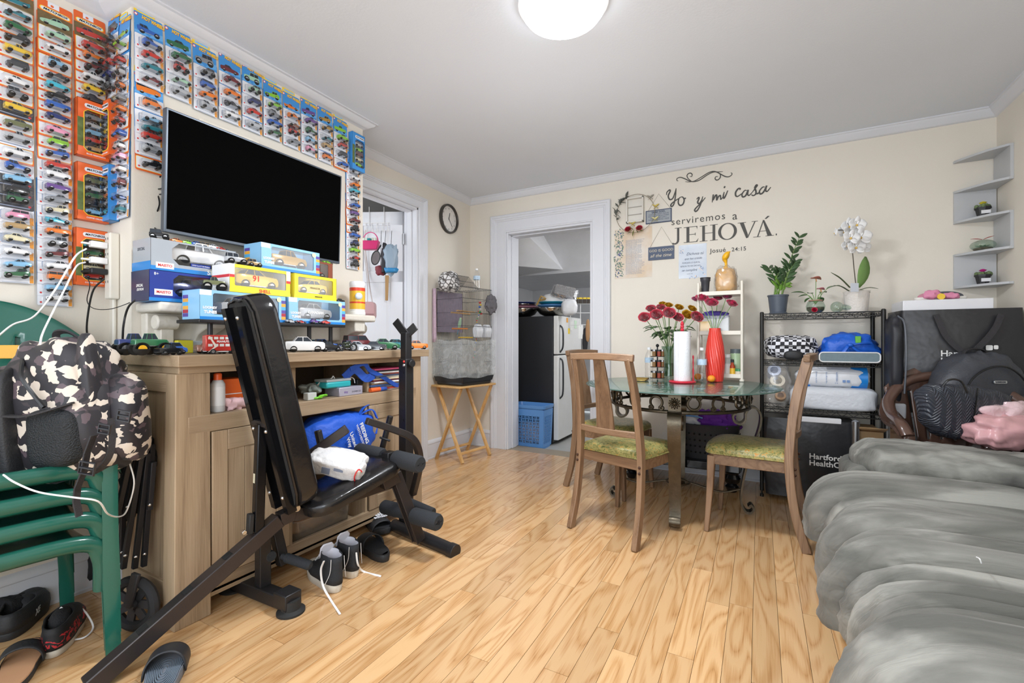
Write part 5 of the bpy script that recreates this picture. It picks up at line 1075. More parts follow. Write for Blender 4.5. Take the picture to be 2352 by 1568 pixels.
# left pile: clog, running shoe, strap sandal
h,az,L=along((10,1475),(85,1390),.26)
T=thing('clog','black foam clog with white lettering on its side','shoe',h,az);b=MB();sole(b,L,.11,0,.03,m=0);O=shoe_outline(L,.11)
b.loft([[Vector((x0*L+x*(x1-x0),y*w,z))for x,y in O]for z,x0,x1,w in((.028,0,1,1),(.05,.0,.99,.97),(.075,.02,.90,.86),(.09,.04,.62,.74))],cap=False);build('body',b,rubB,T,world=False,smooth=60,solid=.006)
b=MB();b.sph((L*.72,0,.05),(.07,.048,.045),20,12);build('vamp',b,rubB,T,world=False)
letters('XE',frame((0,0,0),(1,0,0),(0,-1,.0)),cardW,T,size=.03,at=(.10,.045,.053),italic=.2,bold=.03)
h,az,L=along((118,1515),(178,1400),.27)
T=thing('running_shoe','black running shoe with red patterned side and white sole','shoe',h,az);b=MB();sole(b,L,.10,0,.03);build('sole',b,rubW,T,world=False,smooth=50)
O=shoe_outline(L,.10);lev=((.028,0,1,1),(.05,.0,.98,.96),(.075,.01,.85,.82),(.10,.01,.50,.70))
b=MB();b.loft([[Vector((x0*L+x*(x1-x0),y*w,z))for x,y in O]for z,x0,x1,w in lev],cap=False)
m_,N,L_,B=newmat('red_black_print');tc=N.new('ShaderNodeTexCoord');vv=N.new('ShaderNodeTexNoise');vv.inputs['Scale'].default_value=38;vv.inputs['Distortion'].default_value=2;L_.new(tc.outputs['Object'],vv.inputs['Vector']);sx_=N.new('ShaderNodeSeparateXYZ');L_.new(tc.outputs['Object'],sx_.inputs[0])
mm=N.new('ShaderNodeMath');mm.operation='COMPARE';mm.inputs[1].default_value=.053;mm.inputs[2].default_value=.018;L_.new(sx_.outputs[2],mm.inputs[0]);gt=N.new('ShaderNodeMath');gt.operation='GREATER_THAN';gt.inputs[1].default_value=.53;L_.new(vv.outputs['Fac'],gt.inputs[0]);mu=N.new('ShaderNodeMath');mu.operation='MULTIPLY';L_.new(mm.outputs[0],mu.inputs[0]);L_.new(gt.outputs[0],mu.inputs[1])
mx=N.new('ShaderNodeMix');mx.data_type='RGBA';mx.inputs[6].default_value=lin('1E1E21');mx.inputs[7].default_value=lin('C2333A');L_.new(mu.outputs[0],mx.inputs[0]);L_.new(mx.outputs[2],B.inputs['Base Color']);B.inputs['Roughness'].default_value=.7
build('upper',b,m_,T,world=False,smooth=60,solid=.006);b=MB();b.sph((L*.72,0,.045),(.065,.044,.04),20,12);build('toe_box',b,mat('black_knit','212124',.85,bump=.4,bscale=200),T,world=False)
b=MB();b.sph((L*.38,0,.082),(.06,.03,.035),16,10);build('tongue',b,mat('black_knit','212124',.85),T,world=False)
b=MB()
for i in range(5):b.tube([(L*(.40+.06*i),-.03,.085-i*.005),(L*(.42+.06*i),0,.118-i*.009),(L*(.40+.06*i),.03,.085-i*.005)],.003,5)
tag(build('lacing',b,lace,T,world=False),kind='stuff');b=MB();b.tube(crom([px(180,1390,Z=.08),px(200,1410,Z=.05),px(214,1440,Z=.01),px(196,1462,Z=.005),px(165,1470,Z=.005)],6),.003,6);build('trailing_lace',b,lace,T)
h,az,L=along((20,1600),(75,1475),.27)
T=thing('strap_sandal','black strap sandal with tan foot bed in the bottom corner','sandal',h,az);b=MB();sole(b,L,.10,0,.022);build('sole',b,rubB,T,world=False,smooth=50);b=MB();sole(b,L*.96,.092,.022,.026);build('foot_bed',b,hexmat('B98C68',.7),T,world=False)
def sf(u,v):a=pi*u;return Vector((L*(.45+.2*v),-cos(a)*.054,.016+.06*sin(a)**.8))
b=MB();b.grid(sf,17,5);build('strap',b,rubB,T,world=False,smooth=60,solid=.004)
b=MB();blob(b,vframe(20,1385,1.72),(0,0,0),(.14,.09,.12),2.6,28,.3,20,2);F=vframe(20,1385,1.72)
zf=min(p[2]for p in b.v);b.v=[(p[0],p[1],p[2]-zf)for p in b.v];tag(build('black_shoe',b,mat('black_knit','212124',.85),smooth=60),'black laced shoe at the back of the shoe pile','shoe')
# ================================================================ ON THE CABINET SHELVES
Sh=.7685
def onshelf(u,X,Z=Sh):t=(u-CU)/FP;return Vector((X,X*(t*SN+CN)/(t*CN-SN),Z))
def tube_thing(name,label,cat,prof,q,m,parts=(),n=24,smooth=40):
 T=thing(name,label,cat,q)
 b=MB();b.lathe(prof,q,n);build('body',b,m,T,smooth=smooth)
 for nm,pr,mm in parts:b=MB();b.lathe(pr,q,n);build(nm,b,mm,T,smooth=smooth)
 return T
q=onshelf(500,-1.92);tube_thing('glue_bottle','white glue bottle with orange cap on the cabinet shelf','glue bottle',[(.024,0),(.026,.004),(.026,.11),(.018,.125),(.012,.128),(.0001,.128)],q,mat('translucent_white','D6D7D8',.35),(('cap',[(.015,.127),(.015,.15),(.010,.155),(.0001,.155)],hexmat('E8622C')),('label',[(.0263,.025),(.0263,.10),(.0001,.10)],hexmat('E6E8EA'))))
def tbox(name,label,cat,u,X,d,m,Z=Sh,rz=0,bev=.003,parts=()):
 q=onshelf(u,X,Z);T=thing(name,label,cat,q,radians(rz));b=MB();b.bx((-d[0]/2,-d[1]/2,0),(d[0]/2,d[1]/2,d[2]));build('body',b,m,T,world=False,bev=bev)
 for nm,a,c,mm in parts:b=MB();b.bx(a,c);build(nm,b,mm,T,world=False,bev=.001)
 return T
tbox('orange_box','orange box with white cord behind the glue bottle','box',522,-2.0,(.10,.12,.125),hexmat('E2641E'),parts=(('cord',(.0501,-.05,.06),(.052,.05,.064),wcab),))
b=MB();q=onshelf(538,-1.93);blob(b,frame(q+Vector((0,0,.022)),(0,1,0),(1,0,0)),(0,0,0),(.12,.05,.07),2.4,26,.6,25,4);tag(build('pink_cloth',b,mat('pink_cloth','C9A6A8',.8),smooth=60),'crumpled pink cloth on the shelf behind the bench','cloth')
T=tbox('domino_tin','pale lilac tin of dominoes on the cabinet shelf','tin',790,-1.935,(.11,.155,.045),mat('lilac_tin','B9B6C6',.3,.3));letters('DOMINOES',frame((0,0,0),(0,1,0),(1,0,0)),redL,T,width=.06,at=(.035,.018,.0552));letters('tiny',frame((0,0,0),(0,1,0),(1,0,0)),hexmat('6A4A94'),T,width=.025,at=(-.035,.020,.0552),bold=.02)
T=tbox('pencil_case','turquoise plastic case on top of the domino tin','case',765,-1.94,(.095,.155,.032),mat('turquoise_plastic','2FA9B0',.35),Sh+.0455,0,.008,(('lid',(-.046,-.077,.032),(.046,.077,.044),clear('cloudy_lid','DCE3E3',.5,.3,.45)),))
tbox('black_charger','black charger block beside the turquoise case','charger',822,-1.94,(.035,.04,.03),mat('black_plastic','26272B',.45),Sh+.0455)
cable([onshelf(u,-1.95,z)for u,z in((722,.80),(735,.845),(760,.858),(765,.87),(770,.85),(778,.826))],.003,wcab,'white cable on the turquoise case');cable([onshelf(u,-1.93,z)for u,z in((775,.83),(780,.85),(800,.86),(812,.85),(815,.825))],.003,wcab,'second white cable curling over the turquoise case')
T=thing('scissors','lime handled scissors on the cabinet shelf','scissors',onshelf(735,-1.90))
for s in(0,1):
 q=onshelf(730+12*s,-1.895+.0*s,Sh+.006+.008*s);b=MB();b.tube([q+Vector((.008*cos(a),.022*sin(a),.004*cos(a)))for a in[2*pi*i/16 for i in range(16)]],.004,6,loop=True);build('handle',b,hexmat('7BD435'),T)
tbox('tape_dispenser','clear tape dispenser behind the scissors','tape dispenser',712,-1.91,(.035,.05,.035),mat('pale_clear_plastic','C8CDCB',.2));b=MB();q=onshelf(715,-1.97,Sh+.045);blob(b,frame(q,(0,1,0),(1,0,0)),(0,0,0),(.09,.05,.09),2.4,26,.6,25,9);tag(build('plastic_bag',b,mat('grey_bag','8C9490',.35),smooth=60),'small grey plastic bag behind the tape dispenser','bag')
# papers and magazines, each its own sheet bundle
cols=['E6E1DA','B9463A','D9D4CC','3F5C8C','C9A27B','E8E8E8','7A3040','D8C9A8','E6E1DA','44506B','C46A5A','E9E6E0','2F2F33','D95A86']
for i,c in enumerate(cols):
 q=onshelf(872+(i%3)*3,-2.0+(i%2)*.012,Sh+.0003+i*.0091);F=Matrix.Translation(q)@Matrix.Rotation(radians(RND.uniform(-9,9)),4,'Z');b=MB();b.bx((-.10,-.15,0),(.10,.15,.0085),F)
 tag(build('magazine',b,mat('mag_'+c,c,.4,var=.35,scale=30),bev=.001),'%s in the pile of papers on the cabinet shelf'%(['lowest magazine','second magazine from the bottom','third magazine from the bottom','fourth magazine from the bottom','fifth magazine from the bottom','sixth magazine from the bottom','seventh magazine from the bottom','seventh magazine from the top','sixth magazine from the top','fifth magazine from the top','fourth magazine from the top','third magazine from the top','second magazine from the top','topmost magazine'][i]),'magazine','papers and magazines on the cabinet shelf')
def strap_bag():pass
b=MB();b.tube(crom([onshelf(805,-1.90,.905),onshelf(835,-1.885,.93),onshelf(850,-1.885,.89),onshelf(875,-1.885,.855),onshelf(905,-1.885,.80),onshelf(915,-1.89,.79)],6),.016,4,flat=.15,up=(1,0,0));b.tube(crom([onshelf(790,-1.92,.86),onshelf(815,-1.9,.90),onshelf(840,-1.89,.85),onshelf(860,-1.89,.865)],5),.03,4,flat=.1,up=(1,0,0))
tag(build('blue_bag',b,mat('royal_blue_cloth','2350B0',.6,bump=.3,bscale=60),smooth=60,solid=.002),'royal blue cloth bag strap hanging over the magazines','bag')
T=thing('glue_stick','orange and white glue stick lying on the shelf','glue stick',onshelf(868,-1.89,Sh));b=MB();b.tube([onshelf(850,-1.885,Sh+.013),onshelf(872,-1.885,Sh+.013)],.012,14);build('body',b,hexmat('E86A34'),T);b=MB();b.tube([onshelf(872,-1.885,Sh+.013),onshelf(886,-1.885,Sh+.013)],.012,14);build('cap',b,hexmat('3A5FC0'),T)
# blue tote in the open bay and bin below
T=thing('tote_bag','royal blue cloth tote bag stuffed into the cabinet bay','bag',(-1.95,1.60,.40));blu=mat('royal_blue_tote','1F5ACB',.6,bump=.35,bscale=45)
tb0=px(775,1000,X=-1.93);F=frame(tb0,(0,1,0),(1,0,0));b=MB();blob(b,F,(0,.0,0),(.44,.24,.20),3,46,.10,12,5,tx=.05);build('body',b,blu,T,smooth=60)
b=MB();b.tube(crom([F@Vector(p)for p in((.08,.09,.06),(.13,.14,.06),(.20,.135,.05),(.23,.06,.05),(.2,-.02,.07))],6),.011,4,flat=.25);b.tube(crom([F@Vector(p)for p in((.10,.10,.05),(.16,.12,.08),(.19,.07,.09))],6),.014,4,flat=.3);build('handle',b,blu,T)
G=F@Matrix.Rotation(radians(-68),4,'Z');
for s_,w_,x,y,k in(('FEEDING',.12,.02,.075,.03),('WESTCHESTER',.125,.015,.048,.01),('United',.08,.01,.00,.02),('Way',.055,.01,-.028,.02)):letters(s_,pl(T)@G,whC,T,width=w_,at=(x,y,.112),bold=k)
T=thing('litter_bin','clear plastic storage bin half full of seed on the bottom shelf','bin',(-1.97,1.55,.0905))
ya,yb_=px(680,1210,X=-1.89).y,px(808,1180,X=-1.89).y
b=MB();b.loft([[Vector((-1.98+x*k,(ya+yb_)/2+y*k,z))for x,y in rpoly(-.09,-(yb_-ya)/2,.09,(yb_-ya)/2,.03)]for k,z in((.9,.092),(.95,.10),(1.0,.20),(1.03,.202),(1.03,.206),(.99,.206),(.93,.10))]);build('shell',b,clear('cloudy_bin','D8D2C6',.3,.2,.12),T)
b=MB();b.loft([[Vector((-1.98+x*k,(ya+yb_)/2+y*k,z))for x,y in rpoly(-.085,-(yb_-ya)/2+.005,.085,(yb_-ya)/2-.005,.025)]for k,z in((.9,.096),(.95,.145))]);build('seed',b,mat('brown_seed','7E5A3C',.9,var=.7,scale=120),T)
T=thing('white_parcel','folded white and red paper parcel on the bench seat','parcel',px(790,1085,d=2.0))
F=vframe(778,1062,2.02,roll=-16,pitch=20);b=MB();blob(b,F,(0,0,0),(.235,.085,.13),5,34,.18,22,6);build('wrapping',b,mat('crumpled_white_paper','DEDEDF',.55,bump=.6,bscale=40,var=.12),T,smooth=60)
b=MB();b.tube(crom([F@Vector(p)for p in((.098,-.045,.05),(.092,0,.069),(.10,.035,.06),(.115,.02,.05))],5),.0035,4);build('red_edge',b,cardR,T)
b=MB();b.bx((-.05,-.02,.064),(-.015,.01,.0665),F);b.bx((.0,.005,.064),(.04,.02,.0665),F);tag(build('printed_patches',b,cardG,T,smooth=None),kind='stuff')
# ================================================================ BACK WALL DECORATION
YW=YB-.0005
def Wp(x,y,out=.0):p=px(1400+x/5.226,360+y/5.226,Y=YW);return Vector((p.x,YW-out,p.z))
wallF=lambda o:frame(o,(1,0,0),(0,-1,0))
decal=mat('charcoal_vinyl','4A4845',.6)
DC=thing('wall_lettering','charcoal vinyl scripture lettering with a flourish on the cream wall','wall decal',Wp(1300,900))
def stroke(pts,w,n=6,name='stroke',par=None,mm=None,taper=True,out=.0012):
 P=crom([Wp(x,y,out)for x,y in pts],n);K=len(P);b=MB()
 wd=[w*(.35+.65*sin(pi*min(1,max(0,(i+1)/(K+1))))**.6)if taper else w for i in range(K)]
 b.tube(P,wd,6,flat=.18,up=(0,1,0));return b
fl_=[[(825,290),(808,283),(812,260),(850,247),(900,262),(960,290),(1010,298),(1080,280),(1170,220),(1240,186),(1300,182),(1360,178)],[(910,298),(960,301),(1020,290),(1100,245),(1180,196),(1240,176),(1290,185),(1340,212),(1390,237),(1430,240),(1462,222),(1470,200),(1455,192)],[(985,295),(945,262),(930,228),(945,204),(972,196),(992,212),(986,236),(965,235)],[(1290,183),(1325,205),(1331,240),(1312,270),(1285,280),(1267,262),(1276,240),(1302,236)]]
b=MB()
for s in fl_:q=stroke(s,.0045);b.add(q.v,q.f)
tag(build('flourish',b,decal,DC),kind='stuff')
yo={'Y':[[(683,460),(690,425),(720,398),(728,415),(705,468),(722,512),(758,500),(786,430),(800,378)],[(800,378),(792,470),(775,560),(752,595),(736,588),(748,560),(800,520),(845,492)]],'o':[[(862,480),(835,500),(825,550),(845,583),(880,570),(896,522),(880,485),(858,482)],[(885,500),(900,502),(918,494)]],'y':[[(1045,510),(1068,488),(1075,500),(1058,545),(1075,562),(1104,525),(1120,475)],[(1120,475),(1098,560),(1064,630),(1036,656),(1022,640),(1040,612),(1100,552),(1152,488)]],'m':[[(1232,548),(1238,500),(1246,452),(1242,520),(1268,470),(1286,462),(1286,520),(1305,482),(1328,464),(1334,490),(1336,512),(1366,478)]],'i':[[(1376,422),(1366,470),(1372,498),(1392,470),(1420,404)],[(1386,352),(1376,376)]],'c':[[(1562,398),(1570,382),(1545,384),(1515,425),(1515,465),(1540,475),(1592,438)]],'a':[[(1648,405),(1622,405),(1590,450),(1600,482),(1632,468),(1654,425),(1664,398),(1658,446),(1674,464),(1712,428)]],'s':[[(1712,428),(1748,380),(1772,346),(1762,340),(1744,372),(1758,415),(1752,450),(1722,466),(1704,452)],[(1755,446),(1780,440),(1800,428)]],'a2':[[(1864,362),(1836,366),(1800,412),(1810,446),(1842,430),(1872,382),(1886,346),(1874,398),(1892,416),(1936,364)]]}
for k,ss in yo.items():
 b=MB()
 for s in ss:q=stroke(s,.0068);b.add(q.v,q.f)
 build('script_letter',b,decal,DC)
def wtext(s,x0,y0,x1,y1,par=DC,m=decal,**k):
 a,c=Wp(x0,y0),Wp(x1,y1);k.setdefault('bold',.0);M=pl(par)@wallF((a+c)/2+Vector((0,-.0012,0)));return letters(s,M,m,par,width=(c-a).length,**k)
wtext('serviremos',745,775,1388,722,spacing=1.15);wtext('a',1475,715,1533,708);wtext('Josué',1205,1130,1398,1118,bold=.01,spacing=1.1);wtext('24:15',1467,1113,1640,1103,bold=.01,spacing=1.1)
# JEHOVÁ in capitals with serifs, drawn letter by letter
def serif(polys,x0,x1,base=(900,1037),top=(900,850)):
 zb=Wp(x0,1045-(x0-755)*.0795).z;zt=Wp(x0,855-(x0-800)*.083).z;X0,X1=Wp(x0,1000).x,Wp(x1,950).x;b=MB()
 for i,P in enumerate(polys):
  P=[(X0+(X1-X0)*a,zb+(zt-zb)*c)for a,c in P];n=len(P);y=YW-.0012-.00012*(i%9);b.add([(a,y,c)for a,c in P]+[(a,YW,c)for a,c in P],[tuple(range(n))]+[(i_,(i_+1)%n,n+(i_+1)%n,n+i_)for i_ in range(n)])
 return build('capital_letter',b,decal,DC,smooth=None)
R_=lambda a,c,e,g:[(a,c),(e,c),(e,g),(a,g)]
serif([R_(.52,.22,.76,.97),R_(.28,.965,1,1),[(.76,.25),(.72,.1),(.6,.0),(.4,-.06),(.1,-.06),(.0,0.02),(.06,.08),(.2,.03),(.4,.04),(.5,.14),(.52,.25)]],752,865)
serif([R_(.18,0,.38,1),R_(0,.965,.92,1),R_(0,0,.92,.035),R_(.38,.48,.78,.515),[(.92,1),(.92,.80),(.85,.965)],[(.92,0),(1,.22),(.84,.035)],R_(.76,.42,.80,.58)],892,1068)
serif([R_(.14,0,.29,1),R_(.71,0,.86,1),R_(.29,.48,.71,.515),R_(0,.97,.43,1),R_(.57,.97,1,1),R_(0,0,.43,.03),R_(.57,0,1,.03)],1083,1300)
ring=[];N2=28
outer=[(.5+.5*cos(2*pi*i/N2),.5+.53*sin(2*pi*i/N2))for i in range(N2)];inner=[(.5+.34*cos(2*pi*i/N2),.5+.48*sin(2*pi*i/N2))for i in range(N2)]
serif([[outer[i],outer[(i+1)%N2],inner[(i+1)%N2],inner[i]]for i in range(N2)],1303,1530)
serif([[(.10,1),(.30,1),(.52,.18),(.47,-.03),(.42,0)],[(.84,1),(.90,1),(.52,.0),(.47,0)],R_(0,.97,.42,1),R_(.70,.97,1,1)],1538,1780)
serif([[(.18,0),(.24,0),(.52,1),(.47,1)],[(.46,1.03),(.54,1.03),(.92,0),(.70,0)],R_(.28,.33,.72,.36),R_(0,0,.36,.03),R_(.60,0,1,.03),[(.56,1.1),(.64,1.08),(.80,1.24),(.70,1.26)]],1725,1972)
serif([R_(.0,.02,.8,.13)],1995,2012)
# hanging signs, posters, shadow box, wreath
def panel(name,label,cat,quad,m,th=.006,out=0,bev=.001,group=None):
 a,c=Wp(*quad[0]),Wp(*quad[1]);T=thing(name,label,cat,(a.x,YW,c.z),0,group);b=MB();b.bx((a.x,YW-out,a.z),(c.x,YW-out-th,c.z));build('board',b,m,T,bev=bev);return T,a,c
cordm=mat('twine','8A8378',.8)
slate=mat('slate_blue_board','4E5A70',.6,var=.12,scale=40)
T,a,c=panel('hanging_sign','slate blue wooden sign reading GOD IS GOOD on a string','sign',((467,1092),(778,1222)),slate,.008)
M=pl(T)
letters('GOD IS GOOD',M@wallF(((a.x+c.x)/2,YW-.009,a.z*.70+c.z*.30)),mat('cream_letters','D8CDB6',.6),T,width=(c.x-a.x)*.92,bold=.0)
letters('all the time',M@wallF(((a.x+c.x)/2-.004,YW-.009,a.z*.32+c.z*.68)),mat('cream_letters','D8CDB6',.6),T,width=(c.x-a.x)*.82,italic=.35)
b=MB();b.tube([Wp(487,1090,.004),Wp(626,842,.008),Wp(765,1066,.004)],.0012,5);build('string',b,cordm,T)
T,a,c=panel('hanging_sign','grey wooden prayer sign with navy border on a string','sign',((437,655),(747,765+10)),mat('navy_board','33415F',.6),.008)
b=MB();b.bx((a.x+.007,YW-.008,a.z-.007),(c.x-.007,YW-.0092,c.z+.007));build('face',b,mat('grey_board','9AA0A6',.6,var=.12,scale=30),T);M=pl(T);nvL=mat('navy_letter','2C3857',.6)
letters('DEAR GOD,',M@wallF(((a.x+c.x)/2,YW-.0098,a.z-.020)),nvL,T,width=(c.x-a.x)*.52,bold=.03)
for i,s in enumerate(('I WANT TO TAKE A MINUTE,','NOT TO ASK FOR ANYTHING','FROM YOU, BUT SIMPLY','THANK YOU FOR ALL I HAVE')):letters(s,M@wallF(((a.x+c.x)/2,YW-.0098,a.z-.038-.0145*i)),nvL,T,width=(c.x-a.x)*(.80 if i!=2 else .62))
b=MB();b.tube([Wp(465,652,.004),Wp(592,448,.008),Wp(735,620,.004)],.0012,5);build('string',b,cordm,T)
def mk_paper(name,c0,c1,sc):
 m,N,L,B=newmat(name);tc=N.new('ShaderNodeTexCoord');n=N.new('ShaderNodeTexNoise');n.inputs['Scale'].default_value=sc;n.inputs['Detail'].default_value=4;L.new(tc.outputs['Object'],n.inputs['Vector']);L.new(ramp(N,L,n.outputs['Fac'],[(.35,c0),(.65,c1)]),B.inputs['Base Color']);B.inputs['Roughness'].default_value=.45;return m
T,a,c=panel('poster','peach parchment poster with a long printed text and leafy edge','poster',((63,880),(511,1437)),mk_paper('peach_parchment','DCD4CA','D6C0A6',7),.0012,bev=0)
M=pl(T);wv_,hv_=c.x-a.x,a.z-c.z
for i in range(34):
 s=RND.choice(['Desiderata placida y serena va en paz','entre el ruido y la prisa y recuerda','que en el silencio hay mucha paz','esfuerzate por ser feliz cada dia','con humildad y buena voluntad']);s=s[:RND.randint(18,len(s))]if i%5==4 else s
 letters(s,M@wallF((a.x+wv_*.30,YW-.0018,a.z-hv_*.24-i*hv_*.0205)),cardG,T,size=.0105,align='LEFT',at=(0,0,0),name='text_line')
leafm=mat('sage_print','6E8474',.5);leafn=mat('navy_flower_print','3E4F86',.5);b=MB()
for i in range(150):
 x=a.x+RND.uniform(.004,wv_*.24);z=c.z+RND.uniform(.004,hv_-.004);F=wallF((x,YW-.0013,z))@Matrix.Rotation(RND.uniform(0,6.28),4,'Z');r=RND.uniform(.012,.026);b.prism([(0,0),(r*.5,r*.22),(r,0),(r*.5,-r*.22)],F@Matrix.Translation((0,0,i*.00001)),.0003,m=0 if i%5 else 1)
tag(build('leaf_border_print',b,[leafm,leafn],T,smooth=None),kind='stuff')
T,a,c=panel('poster','glossy pale blue poster with handwritten style Spanish verse','poster',((831,1066),(1166,1444)),mk_paper('pale_blue_paper','D5DBE4','C3CEDD',9),.0012,bev=0)
T.children[0].material_slots[0].material.node_tree.nodes['Principled BSDF'].inputs['Roughness'].default_value=.12
M=pl(T);wv_,hv_=c.x-a.x,a.z-c.z
for s,w,fx,fz,it in(('Dichosa tú',.62,.58,.28,.4),('que has creído',.62,.52,.42,.4),('PORQUE LO QUE EL',.64,.45,.54,0),('SEÑOR TE HA DICHO',.72,.42,.64,0),('se cumplirá',.56,.38,.76,.4),('LUCAS 1:45',.2,.4,.87,0)):letters(s,M@wallF((a.x+wv_*fx,YW-.0018,a.z-hv_*fz)),nvL,T,width=wv_*w,italic=it,name='text_line')
b=MB()
for i in range(40):
 cx_,cz_=RND.choice(((.85,.85),(.85,.7),(.12,.2),(.6,.97)));x=a.x+wv_*max(.03,min(.96,cx_+RND.gauss(0,.06)));z=a.z-hv_*max(.03,min(.97,cz_+RND.gauss(0,.05)));F=wallF((x,YW-.0013,z))@Matrix.Rotation(RND.uniform(0,6.28),4,'Z');r=RND.uniform(.008,.02);b.prism([(0,0),(r*.5,r*.3),(r,0),(r*.5,-r*.3)],F@Matrix.Translation((0,0,i*.00002)),.0003,m=i%3)
tag(build('flower_print',b,[hexmat('9AA8C4'),hexmat('7A8CA8'),hexmat('E2CDBB')],T,smooth=None),kind='stuff')
T,a,c=panel('shadow_box','white shadow box frame with three empty rows inside the wreath','frame',((212,512),(418,785)),mat('ivory_wood','DAD6CE',.5),.012)
b=MB()
for q in(((a.x,a.z),(c.x,a.z-.012)),((a.x,c.z+.012),(c.x,c.z)),((a.x,a.z),(a.x+.012,c.z)),((c.x-.012,a.z),(c.x,c.z))):b.bx((q[0][0],YW-.012,q[0][1]),(q[1][0],YW-.045,q[1][1]))
build('frame',b,mat('ivory_wood','DAD6CE',.5),T,bev=.002)
for f in(.36,.66):b=MB();z=a.z+(c.z-a.z)*f;b.bx((a.x+.012,YW-.012,z),(c.x-.012,YW-.022,z-.004));build('ledge',b,mat('grey_ledge','A9A59E',.6),T)
WR=thing('wreath','thin wire hoop wreath with leaves, butterflies and red roses','wreath',Wp(315,700))
wc=Wp(318,690,.03);wr_=abs(Wp(548,690).x-Wp(90,690).x)/2
b=MB();b.tube([wc+Vector((wr_*cos(2*pi*i/48),0,wr_*sin(2*pi*i/48)))for i in range(48)],.002,6,loop=True);build('hoop',b,mat('gold_wire','8A7F68',.4,.6),WR)
def leaf(b,p,dr,L,w,up=(0,0,1),curl=.12,n=7,m=None,fold=.15):
 p=Vector(p);dr=Vector(dr).normalized();s=dr.cross(Vector(up));s=s.normalized()if s.length>1e-3 else Vector((1,0,0));nn=s.cross(dr);vs=[]
 for i in range(n):
  f=i/(n-1);q=p+dr*L*f+nn*(curl*L*(f*f)*-1);ww=w*(sin(pi*min(1,f*.93+.04))**.8);vs+=[q-s*ww/2+nn*ww*fold,q,q+s*ww/2+nn*ww*fold]
 b.add(vs,[(i*3+j,i*3+j+1,(i+1)*3+j+1,(i+1)*3+j)for i in range(n-1)for j in(0,1)],m=m)
gl2=mat('grey_green_leaf','5F625B',.7);R2=random.Random(5)
for i in range(22):
 a=radians(118+i*3.6);p=wc+Vector((wr_*cos(a),-.008,wr_*sin(a)));b=MB();leaf(b,p,(R2.uniform(-1,1),R2.uniform(-.6,0),R2.uniform(-.5,1)),R2.uniform(.03,.055),R2.uniform(.016,.03));build('leaf',b,gl2,WR,solid=.0008)
for(x,y,cl)in((505,510,'A9A49A'),(568,620,'D9C46A'),(560,770,'E6DFA8'),(290,830,'D8C878')):
 b=MB();p=Wp(x,y,.04)
 for s in(-1,1):leaf(b,p,(s*.8,-.5,.7),.04,.03);leaf(b,p,(s*.7,-.4,-.5),.028,.022)
 build('butterfly',b,hexmat(cl,.3),WR,solid=.0006)
def rose(b,c,r,up=(0,0,1),m=0,n=4,seed=0):
 rr=random.Random(seed);c=Vector(c);u=Vector(up).normalized();s=u.orthogonal().normalized();t=u.cross(s)
 for k in range(n):
  g=k/max(1,n-1);kk=3+(k>1)+(k>2);R0=r*(.20+.72*g);top=r*(.62-.34*g*g);cu=.05+.28*g**2
  for j in range(kk):
   a0=2*pi*(j+.5*(k%2))/kk+rr.uniform(-.15,.15)+k*.4;wd=2*pi/kk*.68;vs=[]
   for iv in range(6):
    v=iv/5
    for iu in range(7):
     e=2*iu/6-1;a=a0+e*wd*(.55+.45*sin(pi*(.15+.6*v)));q=R0*(.30+.78*sin(pi*.5*min(1,v*1.25))**.9)*(1+cu*max(0,v-.7)*2.4)*(1+.06*rr.uniform(-1,1)*v);z=-r*.62+(top+r*.62)*v-r*.16*e*e*v-r*cu*.9*max(0,v-.78)*2.2
     vs.append(c+(s*cos(a)+t*sin(a))*q+u*z)
   b.add(vs,[(iv*7+iu,iv*7+iu+1,(iv+1)*7+iu+1,(iv+1)*7+iu)for iv in range(5)for iu in range(6)],m=m)
for x,y in((238,882),(372,868)):b=MB();rose(b,Wp(x,y,.05),.022,(0,-1,.5),seed=x);build('rose',b,hexmat('A8243A',.6),WR)
b=MB()
for i in range(12):a=R2.uniform(0,2*pi);leaf(b,Wp(310+40*cos(a),890,.04),(cos(a),-.3,sin(a)*.5-.2),R2.uniform(.03,.06),.012)
build('leaf_spray',b,mat('olive_leaf','6B7238',.6),WR,solid=.0008)
# ================================================================ THINGS ON THE DINING TABLE
TT=TZ+.0005
pt=lambda u,v:px(u,v,Z=TT)
def rosebunch(name,label,q,heads,m_head,stem,vase,vase_m,leaves=0,cat='flowers',z0=.02,rr=.030):
 T=thing(name,label,cat,q)
 return T
 # green glass vase with roses
q=pt(1537,869);d0=(q.xy).length and(-q.x*SN+q.y*CN)
VG=thing('glass_vase','waisted clear glass vase holding the red and gold roses','vase',q);gvm=clear('vase_glass','E4EFE8',.22,.02)
b=MB();b.lathe([(.001,0),(.046,0),(.047,.02),(.040,.08),(.038,.12),(.046,.18),(.055,.235),(.052,.235),(.043,.18),(.034,.12),(.036,.08),(.042,.02),(.001,.012)],q,28);build('shell',b,gvm,VG,smooth=60)
b=MB();b.lathe([(.001,.013),(.041,.02),(.035,.08),(.033,.11),(.001,.11)],q,24);build('water',b,clear('water','D5E5DC',.15,.02),VG)
FL=thing('rose_bouquet','bouquet of red and gold roses with green leaves in the glass vase','bouquet',q+Vector((0,0,.02)));redr=mat('dark_red_petals','A51C33',.6,sheen=.3);goldr=mat('gold_petals','C99A2E',.35,.4);grn=mat('rose_leaf_green','4C7043',.55);stm=mat('stem_green','6F9450',.6)
hd=[(1480,728,3.12,.034,0),(1508,722,3.08,.037,0),(1537,718,3.06,.037,0),(1495,708,3.25,.030,0),(1518,705,3.3,.028,0),(1558,728,3.08,.030,0),(1601,727,3.08,.037,0),(1560,705,3.3,.028,1),(1536,700,3.35,.026,1),(1579,722,3.12,.033,1),(1590,708,3.28,.028,1),(1522,697,3.4,.024,1)]
